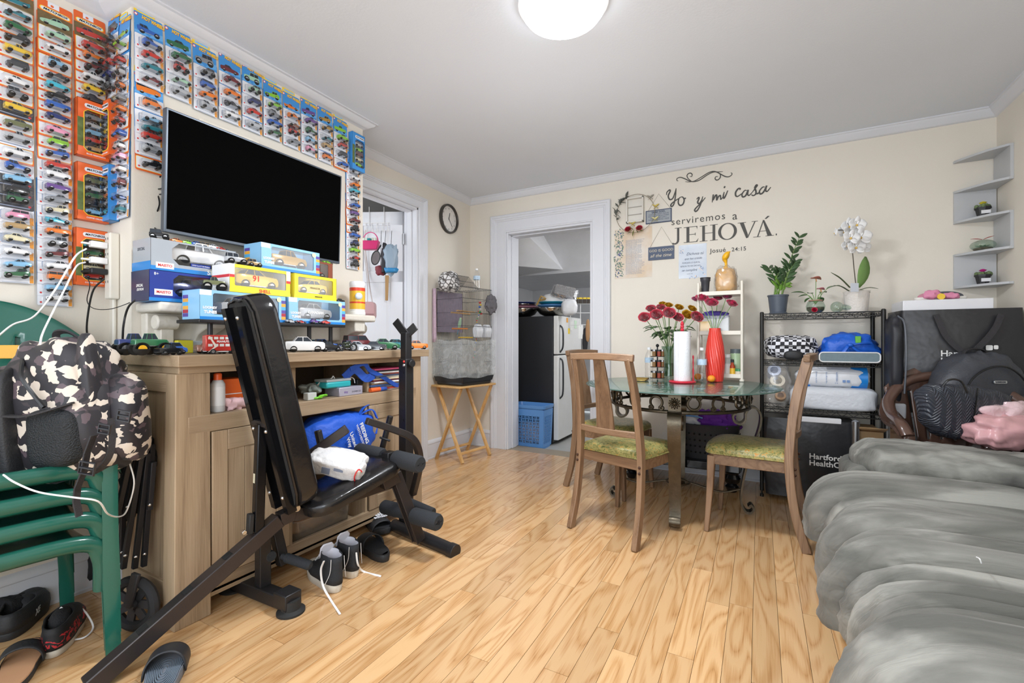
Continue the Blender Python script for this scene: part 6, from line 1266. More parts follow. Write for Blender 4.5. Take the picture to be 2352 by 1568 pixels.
for i,(u,v,d,r,k)in enumerate(hd):
 p=px(u,v,d=d);dr=(p-(q+Vector((0,0,.2)))).normalized();b=MB();rose(b,p,r,dr*.5+Vector((SN*.5,-CN*.6,.30)),seed=i,n=5);hb=build('rose',b,redr if k==0 else goldr,FL,smooth=60)
 b=MB();a=q+Vector((R2.uniform(-.02,.02),R2.uniform(-.02,.02),.025));b.tube(crom([a,q+Vector(((p.x-q.x)*.12,(p.y-q.y)*.12,.22)),p-dr*r*.4],6),.0025,6);build('stem',b,stm,hb)
for i in range(60):
 a=R2.uniform(0,2*pi);rad=R2.uniform(.03,.12);h=q+Vector((rad*cos(a),rad*sin(a),R2.uniform(.26,.30)+rad*.8));b=MB();leaf(b,h,(cos(a),sin(a),R2.uniform(-.5,.3)),R2.uniform(.05,.085),R2.uniform(.028,.042));build('leaf',b,grn,FL,solid=.0006,smooth=60)
 # red spiral vase with roses
q=pt(1642,875);VR=thing('spiral_vase','tall red spiral ribbed vase on the glass table','vase',q);vrm=mat('red_gloss_plastic','DB3A2E',.2,coat=.3)
def vf(u,v):
 z=.36*v;r=.040+.022*sin(pi*min(1,v*.92+.12))**1.0-.006*v;a=2*pi*u+v*1.5;k=1+.055*abs(sin(a*11-v*6));return q+Vector((r*k*cos(2*pi*u),r*k*sin(2*pi*u),z))
b=MB();b.grid(vf,160,40,loopu=True);n0=len(b.v);b.add([q+Vector((.04*cos(2*pi*i/24),.04*sin(2*pi*i/24),.002))for i in range(24)],[tuple(range(24))[::-1]]);build('body',b,vrm,VR,smooth=50)
RF=thing('rose_spray','five loose crimson roses on long stems in the red vase','bouquet',q+Vector((0,0,.1)));crim=mat('crimson_petals','B81A4A',.55,sheen=.3);mag=mat('magenta_petals','A02258',.55,sheen=.3)
for i,(u,v,d,r)in enumerate(((1612,683,3.2,.036),(1634,694,3.12,.038),(1648,683,3.28,.030),(1668,679,3.2,.032),(1681,696,3.14,.032),(1599,686,3.25,.026))):
 p=px(u,v,d=d);b=MB();rose(b,p,r,(p-q).normalized()*.6+Vector((SN*.5,-CN*.6,.1)),seed=20+i,n=5);hb=build('rose',b,(crim,crim,crim,mag,crim,mag)[i],RF,smooth=60);b=MB();b.tube(crom([q+Vector((R2.uniform(-.015,.015),R2.uniform(-.015,.015),.15)),q+Vector(((p.x-q.x)*.2,(p.y-q.y)*.2,.37)),p-Vector((0,0,r*.4))],6),.0022,6);build('stem',b,stm,hb)
 # paper towel
q=pt(1567,878);PT=thing('paper_towel_holder','red metal stand for the kitchen roll, with knobbed finial','holder',q);rm=mat('red_enamel','C4263A',.3)
b=MB();b.lathe([(.001,0),(.082,.0),(.085,.006),(.080,.012),(.001,.012)],q,36);build('base',b,rm,PT);b=MB();b.tube([q+Vector((0,0,.01)),q+Vector((0,0,.36))],.006,10);b.lathe([(.008,.335),(.014,.345),(.008,.355),(.013,.366),(.009,.375),(.012,.385),(.006,.40),(.001,.405)],q,16);build('finial',b,rm,PT)
sv=Vector((CN,SN,0))*.072;b=MB();b.lathe([(.004,.01),(.006,.02),(.004,.03),(.006,.08),(.003,.1),(.005,.13),(.003,.15),(.006,.165),(.005,.175),(.001,.18)],q+sv,12);build('side_rod',b,rm,PT)
PR_=thing('paper_towel_roll','white kitchen paper roll on the red stand','paper towels',q+Vector((0,0,.0125)));b=MB();b.lathe([(.020,.013),(.052,.013),(.053,.016),(.053,.332),(.052,.335),(.020,.335),(.020,.013)],q,40,cap=False);build('roll',b,mat('paper_white','E9E9EC',.85,bump=.35,bscale=160),PR_,smooth=60)
b=MB();F=frame(q+Vector((-CN*.0+.0,0,0)),(1,0,0),(0,-1,0));b.tube([q+Vector((-.02,-.052,.02)),q+Vector((-.02,-.0535,.33))],.0012,4);build('loose_edge',b,mat('paper_white','E9E9EC',.85),PR_)
# water bottles and orange
def bottle(q,h,label,name='water_bottle',grp='clear water bottles'):
 T=thing(name,label,'bottle',q,0,grp);s=h/.2;b=MB();b.lathe([(.001,.002),(.026,0),(.031,.008),(.030,.02),(.032,.03),(.029,.05),(.032,.07),(.029,.09),(.031,.10),(.031,.135),(.026,.155),(.014,.178),(.012,.19),(.001,.19)],q,24);b.v=[(p[0],p[1],q[2]+(p[2]-q[2])*s)for p in b.v];build('body',b,clear('pet_bottle','FFFFFF',.20,.04),T,smooth=60)
 b=MB();b.lathe([(.0135,.187*s),(.0135,.203*s),(.001,.203*s)],q,16);build('cap',b,hexmat('EDEFF2'),T);b=MB();b.lathe([(.0318,.10*s),(.0318,.134*s),(.001,.134*s),(.001,.10*s)],q,24,cap=False);build('label',b,mat('pale_blue_label','BCD3EA',.4,var=.3,scale=40),T);return T
bottle(pt(1491,866),.222,'clear water bottle beside the glass vase');bottle(pt(1612,876),.225,'clear water bottle beside the red vase')
q=pt(1634,877);T=thing('clementine','small orange clementine at the foot of the red vase','fruit',q);b=MB();b.sph((q.x,q.y,q.z+.0225),(.025,.025,.0225),24,16);build('fruit',b,mat('orange_peel','F0941E',.4,bump=.3,bscale=300),T,smooth=80);b=MB();b.sph((q.x,q.y,q.z+.045),(.003,.003,.0015),8,5);build('stem_scar',b,grn,T)
q=pt(1603,872);T=thing('clementine','orange clementine standing behind the water bottle','fruit',q);b=MB();b.sph((q.x,q.y,q.z+.0225),(.025,.025,.0225),24,16);build('fruit',b,mat('orange_peel','F0941E',.4),T,smooth=80)
T=thing('gold_tray','gold rimmed tray at the far left of the glass table','tray',pt(1462,872));q=pt(1466,873);b=MB();b.bx((q.x-.06,q.y-.05,TT),(q.x+.06,q.y+.05,TT+.006));build('plate',b,mat('brass','A58A4E',.3,.8),T,bev=.002);b=MB();b.tube([(q.x+a*.06,q.y+c*.05,TT+.012)for a,c in((-1,-1),(1,-1),(1,1),(-1,1))],.005,6,loop=True);build('rim',b,mat('brass','A58A4E',.3,.8),T)
# spice carousel
q=pt(1510,870);SR=thing('spice_carousel','black wire spice carousel of little jars behind the vase','spice rack',q);b=MB();b.tube([q,q+Vector((0,0,.235))],.005,8)
for z in(.006,.085,.16):b.lathe([(.001,z),(.05,z),(.05,z+.004),(.001,z+.004)],q,20)
b.sph((q.x,q.y,q.z+.24),.012,10,6);build('frame',b,blk,SR)
for z in(.0105,.0895,.1645):
 for i in range(6):
  a=2*pi*i/6;p=q+Vector((.034*cos(a),.034*sin(a),z));b=MB();b.lathe([(.013,0),(.013,.035),(.001,.035)],p,12);j=build('jar',b,mat('spice_%d'%(i%4),['7A5A34','8C3A2A','3A3A30','D8CDB8'][i%4],.3),SR);b=MB();b.lathe([(.0135,.035),(.0135,.047),(.001,.047)],p,12);build('lid',b,mat('dark_lid','2A2A2C',.4)if i%2 else trimC,j)
  # cream plastic three tier shelf on the far side of the table
CS=thing('tiered_shelf','cream plastic three tier shelf standing behind the red vase','shelf',(px(1660,872,Z=TT).x,3.56,TT));crm=mat('cream_plastic','DFD9CC',.4)
sL,sR,yF,yK=px(1604,800,Y=3.46).x,px(1704,800,Y=3.46).x,3.46,3.63
for x in(sL,sR):
 for y in(yF,yK):b=MB();b.tube([(x,y,TT),(x,y,TT+.012),(x,y,TT+.014),(x,y,TT+.68)],[.015,.015,.009,.009],12);build('post',b,crm,CS)
for z in(.02,.315,.59):
 b=MB();z0=TT+z;b.bx((sL,yF,z0),(sR,yK,z0+.006));
 for y in(yF,yK):b.bx((sL,y-.003,z0),(sR,y+.003,z0+.028))
 for x in(sL,sR):b.add([(x-.003,yF,z0),(x+.003,yF,z0),(x+.003,yK,z0),(x-.003,yK,z0),(x-.003,yF,z0+.03),(x+.003,yF,z0+.03),(x+.003,yK,z0+.1),(x-.003,yK,z0+.1)],[(0,3,2,1),(4,5,6,7),(0,1,5,4),(1,2,6,5),(2,3,7,6),(3,0,4,7)])
 build('tray',b,crm,CS,bev=.002)
sp=lambda u,z,y=3.53:Vector((px(u,700,Y=y).x,y,TT+z+.0065))
q=sp(1667,.59);BB=thing('bread_bag','bag of sliced bread with a twisted yellow top on the cream shelf','bread',q)
F=frame(q+Vector((0,0,.095)),(1,0,0),(0,-1,0));b=MB();blob(b,F,(0,0,0),(.135,.18,.12),3.2,32,.12,20,3);build('bread',b,mat('toasty_crust','C79A5C',.5,var=.4,scale=18),BB,smooth=60)
b=MB();blob(b,F,(0,.004,0),(.148,.198,.13),3,32,.2,20,8,tx=.1);build('bag',b,clear('bread_bag_film','FFFFFF',.12,.12,.06),BB,smooth=60)
b=MB();b.tube([F@Vector(p)for p in crom([(0,.085,0),(.002,.115,0),(.0,.135,0),(-.005,.16,0),(.012,.19,.01),(.03,.205,.01)],4)],[.034,.028,.022,.017,.015,.015,.014,.016,.019,.022,.026,.03,.034,.036,.036,.034,.03,.024,.016,.008,.004][:21],10,flat=.6);build('twisted_top',b,mat('yellow_plastic_film','EDB21C',.3,var=.2,scale=40),BB,smooth=60)
q=sp(1620,.59);tube_thing('travel_mug','dark travel mug on the top tier of the cream shelf','mug',[(.022,0),(.03,.10),(.034,.105),(.034,.12),(.001,.12)],q,mat('dark_grey_mug','3C3E44',.4),(('lid',[(.035,.12),(.036,.128),(.001,.13)],mat('black_plastic','26272B',.45)),))
T=thing('storage_box','clear box with yellow label on the middle tier','box',sp(1640,.315));q=sp(1640,.315);b=MB();b.bx(q+Vector((-.10,-.06,0)),q+Vector((.10,.06,.13)));build('box',b,clear('clear_box','F4F6F8',.1,.15,.18),T,bev=.006);b=MB();b.bx(q+Vector((-.09,-.055,.01)),q+Vector((-.02,-.05,.09)));build('contents',b,mat('yellow_label','F0BE3A',.35),T);b=MB();blob(b,frame(q+Vector((.01,0,.135)),(1,0,0),(0,-1,0)),(0,0,0),(.16,.05,.09),2.5,24,.5,30,3);build('purple_cloth',b,hexmat('4A3A8C',.8),T,smooth=60)
tube_thing('vitamin_jar','white labelled jar with white lid on the lowest tier','jar',[(.026,0),(.028,.004),(.028,.12),(.02,.135),(.001,.135)],sp(1669,.02,3.50),mat('translucent_jar','B8BDB8',.2),(('label',[(.0285,.02),(.0285,.09),(.001,.09)],hexmat('E6E6E4')),('lid',[(.024,.132),(.024,.155),(.001,.155)],hexmat('F0F0F0'))))
tube_thing('sauce_bottle','small hot sauce bottle with black cap on the lowest tier','bottle',[(.016,0),(.018,.003),(.018,.07),(.009,.09),(.008,.105),(.001,.105)],sp(1682,.02,3.49),mat('sauce_red','A8401E',.15),(('label',[(.0184,.012),(.0184,.06),(.001,.06)],hexmat('E8B83A')),('cap',[(.01,.1),(.01,.12),(.001,.12)],mat('black_plastic','26272B',.45))))
tube_thing('green_jar','large jar of green contents with dark lid on the lowest tier','jar',[(.038,0),(.04,.004),(.04,.15),(.034,.165),(.001,.165)],sp(1690,.02,3.58),mat('pale_green_contents','A9C09A',.2),(('lid',[(.036,.16),(.036,.19),(.001,.19)],mat('grey_lid','5B6468',.4)),))
tube_thing('small_tub','small tub with green lid on the lowest tier','tub',[(.024,0),(.025,.04),(.001,.04)],sp(1697,.02,3.50),hexmat('D8D2C0'),(('lid',[(.026,.04),(.026,.055),(.001,.055)],hexmat('3A8A5C')),))
# ================================================================ WIRE RACK AND ITS LOAD
RX0,RX1,RY0,RY1=.013,.666,3.54,3.85
wire=mat('black_wire','2A2928',.35,.5)
RK=thing('wire_rack','black wire shelving rack against the back wall','rack',(.34,3.7,0))
for x in(RX0,RX1):
 for y in(RY0,RY1):b=MB();b.tube([(x,y,0),(x,y,.018),(x,y,.02),(x,y,.04),(x,y,.041),(x,y,1.245),(x,y,1.25)],[.012,.012,.005,.005,.0125,.0125,.008],12);build('post',b,wire,RK)
def wshelf(z):
 b=MB()
 for dz in(0,-.025):
  b.tube([(x,y,z+dz)for x,y in((RX0,RY0),(RX1,RY0),(RX1,RY1),(RX0,RY1))],.0035,6,loop=True)
 n=22
 for y in(RY0,RY1):b.tube([(RX0+(RX1-RX0)*i/n,y,z-(.024 if i%2 else 0))for i in range(n+1)],.0022,5)
 for x in(RX0,RX1):b.tube([(x,RY0+(RY1-RY0)*i/10,z-(.024 if i%2 else 0))for i in range(11)],.0022,5)
 for i in range(1,26):x=RX0+(RX1-RX0)*i/26;b.tube([(x,RY0,z),(x,RY1,z)],.0018,5)
 tag(build('wire_shelf',b,wire,RK),kind='stuff')
for z in(1.235,.915,.598):wshelf(z)
zr=1.2375
rp=lambda u,y=3.66,z=zr:Vector((px(u,700,Y=y).x,y,z))
# zz plant
q=rp(1787,3.68);ZP=thing('potted_zz_plant','glossy upright leafy plant in a slate grey pot on the wire rack','potted plant',q);b=MB();b.lathe([(.054,0),(.056,.012),(.052,.014),(.05,.016),(.062,.125),(.066,.125),(.066,.135),(.060,.135),(.058,.12),(.001,.12)],q,32);build('pot',b,mat('slate_grey_pot','4E5662',.45),ZP);b=MB();b.lathe([(.001,.122),(.058,.121)],q,24);build('soil',b,mat('soil','3B2C22',.95,bump=.8,bscale=80),ZP)
zzm=mat('zz_leaf','3F5A38',.3,var=.3,scale=8);zzl=mat('zz_leaf_light','6F9A3C',.35,var=.3)
for si,(u,v,d,lm)in enumerate(((1838,540,3.20,0),(1828,600,3.16,0),(1765,615,3.28,0),(1790,622,3.2,0),(1808,640,3.25,1),(1800,655,3.18,1))):
 tip=px(u,v,d=d);base=q+Vector((R2.uniform(-.025,.025),R2.uniform(-.02,.02),.115));P=crom([base,base.lerp(tip,.45)+Vector((0,0,.05)),tip],10);b=MB();b.tube(P,[.006-.0045*i/(len(P)-1)for i in range(len(P))],7);s_=build('stem',b,zzl if lm else mat('zz_stem','6E8A4A',.5),ZP)
 n=9 if si<2 else 5
 for i in range(n):
  k=int((.32+.66*i/(n-1))*(len(P)-1));p=P[k];t=(P[min(k+1,len(P)-1)]-P[k-1]).normalized()
  for s in(-1,1):
   dr=t*.75+Vector((CN,SN,0))*s*.85+Vector((SN,-CN,0))*R2.uniform(-.1,.5);b=MB();leaf(b,p,dr,R2.uniform(.055,.08)*(1.1-.25*i/n),.022,curl=.06,up=(SN,-CN,.3));build('leaf',b,zzl if lm else zzm,s_,solid=.0006,smooth=60)
   # anthurium in glass bowl
q=rp(1873,3.62);AN=thing('potted_anthurium','small pink anthurium growing in a round glass bowl','potted plant',q);b=MB();b.lathe([(.001,.001),(.034,.001),(.05,.02),(.055,.045),(.046,.072),(.038,.078),(.038,.088),(.036,.088),(.035,.078)],q,28,cap=False);build('glass_bowl',b,clear('vase_glass','E4EFE8',.22,.02),AN,smooth=60)
b=MB();b.lathe([(.001,.004),(.034,.005),(.048,.022),(.050,.04),(.001,.045)],q,24);build('pebbles',b,mat('mixed_pebbles','6E6A5A',.4,var=.8,scale=90),AN);b=MB();b.tube([q+Vector((.038*cos(a),.038*sin(a),.083))for a in[2*pi*i/24 for i in range(24)]],.003,6,loop=True);build('twine',b,hexmat('B98A78',.8),AN);b=MB();rose(b,q+Vector((-.01,-.055,.02)),.014,(0,-1,.3),seed=3);build('ribbon_bow',b,hexmat('B82040',.5),AN)
for i,(u,v,L)in enumerate(((1822,668,.10),(1838,678,.09),(1850,690,.07),(1925,650,.10),(1895,668,.07),(1888,688,.05),(1858,672,.07))):
 tip=px(u,v,d=3.08);b=MB();b0=q+Vector((0,0,.06));mid=b0.lerp(tip,.5)+Vector((0,0,.03));dr=(tip-mid);b.tube(crom([b0,b0.lerp(mid,.6)+Vector((0,0,.01)),mid],5),.002,6);s_=build('stem',b,stm,AN);b=MB();leaf(b,mid,dr,dr.length+.01,.040,curl=.2);build('leaf',b,mat('anthurium_leaf','4F7440',.35,var=.3),s_,solid=.0006,smooth=60)
for u,v,c_,r in((1874,640,'B06A5A',.034),(1885,664,'C87A86',.026)):
 p=px(u,v,d=3.06);b=MB();b.tube(crom([q+Vector((0,0,.06)),p+Vector((0,0,-.05)),p],5),.002,6);s_=build('stem',b,stm,AN);b=MB();leaf(b,p-Vector((CN,SN,0))*r,(CN,SN,.05),r*2,r*1.7,curl=.15,fold=.25,up=(0,0,1));build('flower',b,hexmat(c_,.3),s_,solid=.001,smooth=60);b=MB();b.tube([p,p+Vector((.004,-.004,-.02))],[.004,.002],8);build('spadix',b,hexmat('C88A5A',.5),s_)
 # clear glass bulb ornament and orchid
q=rp(1922,3.62);T=thing('glass_bulb','clear blown glass bird shaped bulb lying on the rack','glass ornament',q);b=MB();b.sph((q.x,q.y,q.z+.036),.036,24,16);b.tube([(q.x+.03,q.y,q.z+.036),(q.x+.07,q.y,q.z+.03),(q.x+.10,q.y,q.z+.022)],[.018,.014,.006],12);build('glass',b,clear('vase_glass','E4EFE8',.22,.02),T,smooth=60)
q=rp(1967,3.66);OR=thing('potted_orchid','white orchid with one broad leaf in a white pot','potted plant',q);b=MB();b.lathe([(.058,0),(.060,.004),(.070,.13),(.073,.135),(.068,.137),(.062,.12),(.001,.12)],q,32);build('pot',b,mat('white_textured_pot','E6E0D9',.4,bump=.25,bscale=90),OR);b=MB();b.lathe([(.001,.122),(.064,.121)],q,20);build('bark',b,mat('bark_mix','5A4434',.95,bump=.9,bscale=60),OR)
b=MB();P=crom([px(1966,655,d=2.93),px(1962,620,d=2.93),px(1958,575,d=2.93),px(1957,545,d=2.93),px(1946,530,d=2.93),px(1925,528,d=2.93)],6);b.tube(P,.0026,6);build('flower_stem',b,mat('dark_stem','4A4234',.6),OR)
ob=[(1966,600,1985,605)]
b=MB();leaf(b,px(1972,660,d=2.92),px(1990,600,d=2.92)-px(1972,660,d=2.92),.21,.075,up=(SN,-CN,0),curl=.1);build('leaf',b,mat('orchid_leaf','6F9150',.3,var=.15),OR,solid=.0015,smooth=60)
for u0,v0,u1,v1 in((1952,660,1908,625),(1950,668,1914,655),(1960,668,2000,672),(1975,665,2018,663)):
 b=MB();P=crom([px(u0,v0,d=2.92),px((u0+u1)/2,(v0+v1)/2-4,d=2.9),px(u1,v1,d=2.9)],6);b.tube(P,[.006]*(len(P)-4)+[.005,.004,.003,.001],6,flat=.4);build('narrow_leaf',b,mat('orchid_leaf_dark','55603F',.4),OR)
b=MB();p=px(1963,660,d=2.86);b.cb((0,0,0),(.05,.002,.055),Matrix.Translation(p)@Matrix.Rotation(YAW*1,4,'Z'));build('plant_tag',b,mat('pale_plant_tag','CDD3DC',.3),OR,bev=.0005)
pw_=mat('white_orchid_petal','F1F1F2',.5,sheen=.2)
def orchid(u,v,d,r,yaw=0):
 F=vframe(u,v,d,yaw=yaw,roll=R2.uniform(-12,12));b=MB()
 for a,L,w in((90,1,.75),(215,1,.75),(325,1,.75),(10,1.1,1.25),(170,1.1,1.25)):
  dr=F.to_3x3()@Vector((cos(radians(a)),sin(radians(a)),.12));leaf(b,F@Vector((0,0,0)),dr,r*L,r*w*.9,up=F.to_3x3()@Vector((0,0,1))if 0 else(F.to_3x3()@Vector((-sin(radians(a)),cos(radians(a)),0))).cross(dr),curl=.1,fold=-.08)
 o=build('flower',b,pw_,OR,solid=.0008,smooth=60);b=MB();b.sph((0,-.004,.006),(.006,.008,.008),10,6,F);build('flower_lip',b,hexmat('D8B25A',.5),o)
for a in((1950,520,2.93,.058),(1967,516,2.90,.055),(1976,545,2.88,.064),(1953,546,2.86,.052),(1938,532,2.95,.048),(1965,568,2.90,.058),(1980,570,2.94,.05),(1946,564,2.94,.044)):orchid(*a)
orchid(1916,534,2.9,.032,70)
# load on the upper wire shelf
z2=.915+.004
def mk_check():
 m,N,L,B=newmat('checkered_print');tc=N.new('ShaderNodeTexCoord');n=N.new('ShaderNodeTexNoise');n.inputs['Scale'].default_value=6;L.new(tc.outputs['Object'],n.inputs['Vector']);mx=N.new('ShaderNodeMix');mx.data_type='VECTOR';mx.inputs[0].default_value=.035;L.new(tc.outputs['Object'],mx.inputs[4]);L.new(n.outputs['Color'],mx.inputs[5])
 c=N.new('ShaderNodeTexChecker');c.inputs['Scale'].default_value=42;c.inputs['Color1'].default_value=lin('E4E4EA');c.inputs['Color2'].default_value=lin('232329');L.new(mx.outputs[1],c.inputs['Vector']);L.new(c.outputs['Color'],B.inputs['Base Color']);B.inputs['Roughness'].default_value=.7;return m
ck=mk_check()
c_=(px(1756,800,Y=3.62)+px(1880,800,Y=3.62))/2;wdt=px(1880,800,Y=3.62).x-px(1756,800,Y=3.62).x
T=thing('checkered_backpack','black and white checkered backpack lying on the upper wire shelf','backpack',(c_.x,3.68,z2));F=frame((c_.x,3.68,z2+.085),(1,0,0),(0,-1,0));b=MB();blob(b,F,(0,.01,0),(wdt,.155,.27),3,40,.12,12,4);build('body',b,ck,T,smooth=60);b=MB();blob(b,F,(.01,-.045,.115),(wdt*.35,.065,.06),3,24,.1,12,2);build('front_panel',b,nyl,T,smooth=60);b=MB();b.tube([F@Vector(p)for p in crom([(-wdt*.48,-.0,.08),(-wdt*.2,.02,.14),(0,.015,.148),(wdt*.25,.02,.14),(wdt*.48,.0,.08)],5)],.004,6);build('zipper',b,mat('zipper_black','15161A',.35),T)
c_=(px(1888,800,Y=3.60)+px(2024,800,Y=3.60))/2;wdt=px(2024,800,Y=3.6).x-px(1888,800,Y=3.6).x
T=thing('blue_carrier_bag','bright blue knotted cloth bag on the upper wire shelf','bag',(c_.x,3.70,z2));F=frame((c_.x,3.70,z2+.09),(1,0,0),(0,-1,0));blb=mat('bright_blue_cloth','1C5FCB',.45,bump=.4,bscale=30);b=MB();blob(b,F,(0,.01,0),(wdt*1.02,.18,.24),2.6,40,.22,14,6,tx=.3);build('body',b,blb,T,smooth=60)
for pts in([(-.02,.02,.14),(-.03,.0,.158),(-.06,-.045,.165),(-.075,-.07,.15)],[(.0,.015,.14),(.02,-.01,.16),(.07,-.04,.155),(.13,-.06,.13)],[(0,.02,.14),(.05,.03,.14),(.10,.03,.12)],[(-.02,.015,.15),(-.045,-.04,.16),(-.05,-.075,.155)]):b=MB();b.tube([F@Vector(p)for p in crom(pts,5)],.011,6,flat=.5);build('tied_strap',b,blb,T,smooth=60)
b=MB();b.sph((-.01,.018,.15),(.018,.014,.016),12,8,F);build('knot',b,blb,T,smooth=60)
b=MB();b.bx((.02,.03,.10),(.05,.075,.122),F);build('green_item',b,hexmat('5FAF2E'),T,bev=.003)
c2_=px(1950,812,Y=3.53);T=thing('rolled_mat','flat grey cushion with white piping at the front of the blue bag','cushion',(c2_.x,3.56,z2));F=frame((c2_.x,3.56,z2+.032),(1,0,0),(0,-1,0));b=MB();b.prism(rpoly(-.155,-.03,.155,.03,.02,5),F,.04);build('cushion',b,mat('grey_ticking','74858C',.8,var=.15,scale=60),T,bev=.006);b=MB();b.tube([F@Vector((x,y,.04))for x,y in rpoly(-.155,-.03,.155,.03,.02,5)],.004,6,loop=True);build('piping',b,hexmat('E6E6E6',.6),T)
# load on the lower wire shelf
z3=.598+.004
T=thing('foam_sheet_pack','white wrapped pack of foam sheets on the lower wire shelf','pack',(.40,3.68,z3));xA,xB=px(1815,900,Y=3.56).x,px(2020,900,Y=3.56).x;F=frame(((xA+xB)/2,3.69,z3+.075),(1,0,0),(0,-1,0));b=MB();blob(b,F,(0,0,0),(xB-xA,.15,.27),6,44,.05,14,4);build('wrapping',b,mat('white_film','D4D8DE',.3,bump=.3,bscale=35),T,smooth=60)
T=thing('roll_pack','long plastic wrapped roll with blue printed label','pack',(.38,3.66,z3+.151));xA,xB=px(1828,850,Y=3.58).x,px(2004,850,Y=3.58).x;F=frame(((xA+xB)/2,3.66,z3+.151+.062),(1,0,0),(0,-1,0));b=MB();blob(b,F,(0,0,0),(xB-xA,.124,.14),3.2,40,.08,20,6);build('roll',b,mat('white_gloss_film','E2E5EA',.2,bump=.2,bscale=30),T,smooth=60)
wB=xB-xA
for n_,x0,x1,m_ in(('label',-.12,.10,mat('white_print_label','E8EAEE',.3)),('blue_band',.10,.185,mat('bright_blue_film','2486D8',.25)),('blue_band',-.145,-.12,mat('bright_blue_film','2486D8',.25))):
 b=MB();b.lathe([(.0635,x0),(.0635,x1)],(0,0,0),28,F@Matrix.Rotation(radians(90),4,'Y')@Matrix.Diagonal((1,1.10,1,1)),cap=False);lb__=build(n_,b,m_,T)
M=pl(T)
for i,(s,y)in enumerate((('only for moving',.03),('large storage bags',.005),('2 vacuum',-.02))):letters(s,M@F@Matrix.Rotation(radians(90),4,'Z'),mat('pale_blue_letter','6F8FC0',.4),T,width=.075,at=(0,.09-i*.055,.0745),name='text_line')
for i in range(2):b=MB();q_=F@Vector((.06+.022*i,-.02,.0735));b.bx((-.008,-.008,0),(.008,.008,.001),frame(q_,(1,0,0),(0,-1,0)));build('tick_box',b,mat('pale_blue_letter','6F8FC0',.4),T)
T=thing('jar_bag','clear bag holding plastic cups and a roll of tape','bag',(.10,3.66,z3));F=frame((px(1786,880,Y=3.6).x,3.66,z3+.15),(1,0,0),(0,-1,0));b=MB();blob(b,F,(0,0,0),(.155,.30,.20),3,32,.2,16,2);build('bag',b,clear('bag_film','FFFFFF',.12,.1,.12),T,smooth=60)
for(x,y,r,h,m_)in((-.02,.07,.045,.08,'C9D4EC'),(.0,-.0,.05,.08,'E2D8C4'),(.02,-.085,.036,.03,'B98A58')):b=MB();b.lathe([(r,0),(r*.9,h),(r*.55,h),(r*.55,0)],(0,0,0),24,F@Matrix.Translation((x,y,-.02))@Matrix.Rotation(radians(-25),4,'X'));build('cup',b,hexmat(m_,.3),T)
# black bag under the rack, cardboard
xA,xB=px(1757,1000,Y=3.50).x,px(1968,1000,Y=3.50).x
bgm=mat('black_laminated_bag','2C2C2F',.32,bump=.35,bscale=14)
def totebox(name,label,x0,x1,y0,y1,z0,z1,m,bulge=.02,word=None,par=None):
 T=thing(name,label,'bag',((x0+x1)/2,(y0+y1)/2,z0));b=MB();rings=[]
 for k in range(9):
  f=k/8;z=z0+(z1-z0)*f;o=bulge*sin(pi*f);ring=[]
  for x,y in rpoly(x0-o,y0-o,x1+o,y1+o*.3,.02,2)if 1 else():
   w=NZ.noise(Vector((x*6,y*6,z*7)))*.014;ring.append(Vector((x+w,y+w,z)))
  rings.append(ring)
 b.loft(rings);build('body',b,m,T,smooth=60);return T
T=totebox('large_black_bag','large black tote bag with white lettering on the floor under the rack',xA,xB,3.505,3.80,.03,.545,bgm,.012)
M=pl(T);wl=mat('white_bag_print','E4E4E2',.5);ft=px(1858,1047,Y=3.48)
letters('Hartford',M@frame((ft.x,3.479,ft.z),(1,0,0),(0,-1,0)),wl,T,size=.048,align='LEFT',bold=.02);letters('HealthCare',M@frame((ft.x,3.479,ft.z-.042),(1,0,0),(0,-1,0)),wl,T,size=.048,align='LEFT',bold=.02)
b=MB();F=frame((xA+.30,3.52,.55),(1,0,0),(0,-1,0));b.bx((-.17,-.02,-.02),(.12,.012,.02),F);build('white_liner',b,hexmat('DCDDE0',.5),T,bev=.004)
T=thing('cardboard_box','open cardboard box beside the black bag','box',(.62,3.62,0));x0,x1=px(1968,980,Y=3.5).x+.005,px(2030,980,Y=3.5).x;b=MB();b.bx((x0,3.50,0),(x1,3.80,.50));build('box',b,mat('cardboard','A98A64',.8),T,bev=.003)
b=MB();b.add([(x0,3.50,.50),(x1,3.50,.50),(x1+.01,3.44,.53),(x0,3.44,.53)],[(0,1,2,3)]);build('flap',b,mat('cardboard','A98A64',.8),T,solid=.004)
T=tube_thing('steel_flask','steel flask standing upright behind the cardboard box','flask',[(.02,0),(.021,.03),(.021,.56),(.001,.57)],(px(1966,980,Y=3.46).x,3.47,0),mat('brushed_steel','A9ABAE',.35,1))
# below the table at the back wall: black bench with bun foot, basket, purple cloth
LB=thing('low_black_stand','low black stand with turned bun feet against the back wall','stand',(-.55,3.7,0));gb_=mat('gloss_black','17171A',.12)
b=MB();b.bx((-.92,3.50,.14),(-.12,3.86,.20));build('top',b,gb_,LB,bev=.006)
for x,y in((-.17,3.54),(-.87,3.54),(-.17,3.82),(-.87,3.82)):b=MB();b.lathe([(.022,0),(.03,.005),(.036,.02),(.045,.04),(.03,.055),(.05,.075),(.055,.10),(.04,.125),(.045,.14),(.001,.14)],(x,y,0),24);build('bun_foot',b,gb_,LB)
q=Vector((-.36,3.68,.2005));BK=thing('laundry_basket','dark perforated basket of purple and white cloths behind the table','basket',q);b=MB();rings=[]
for z,k in((0,.78),(.01,.8),(.24,1.0),(.25,1.04),(.255,1.0),(.24,.97),(.02,.77)):rings.append([q+Vector((.24*k*cos(2*pi*i/32),.165*k*sin(2*pi*i/32),z))for i in range(32)])
b.loft(rings);build('shell',b,mat('dark_grey_plastic','3A3A3E',.5),BK,smooth=50)
b=MB()
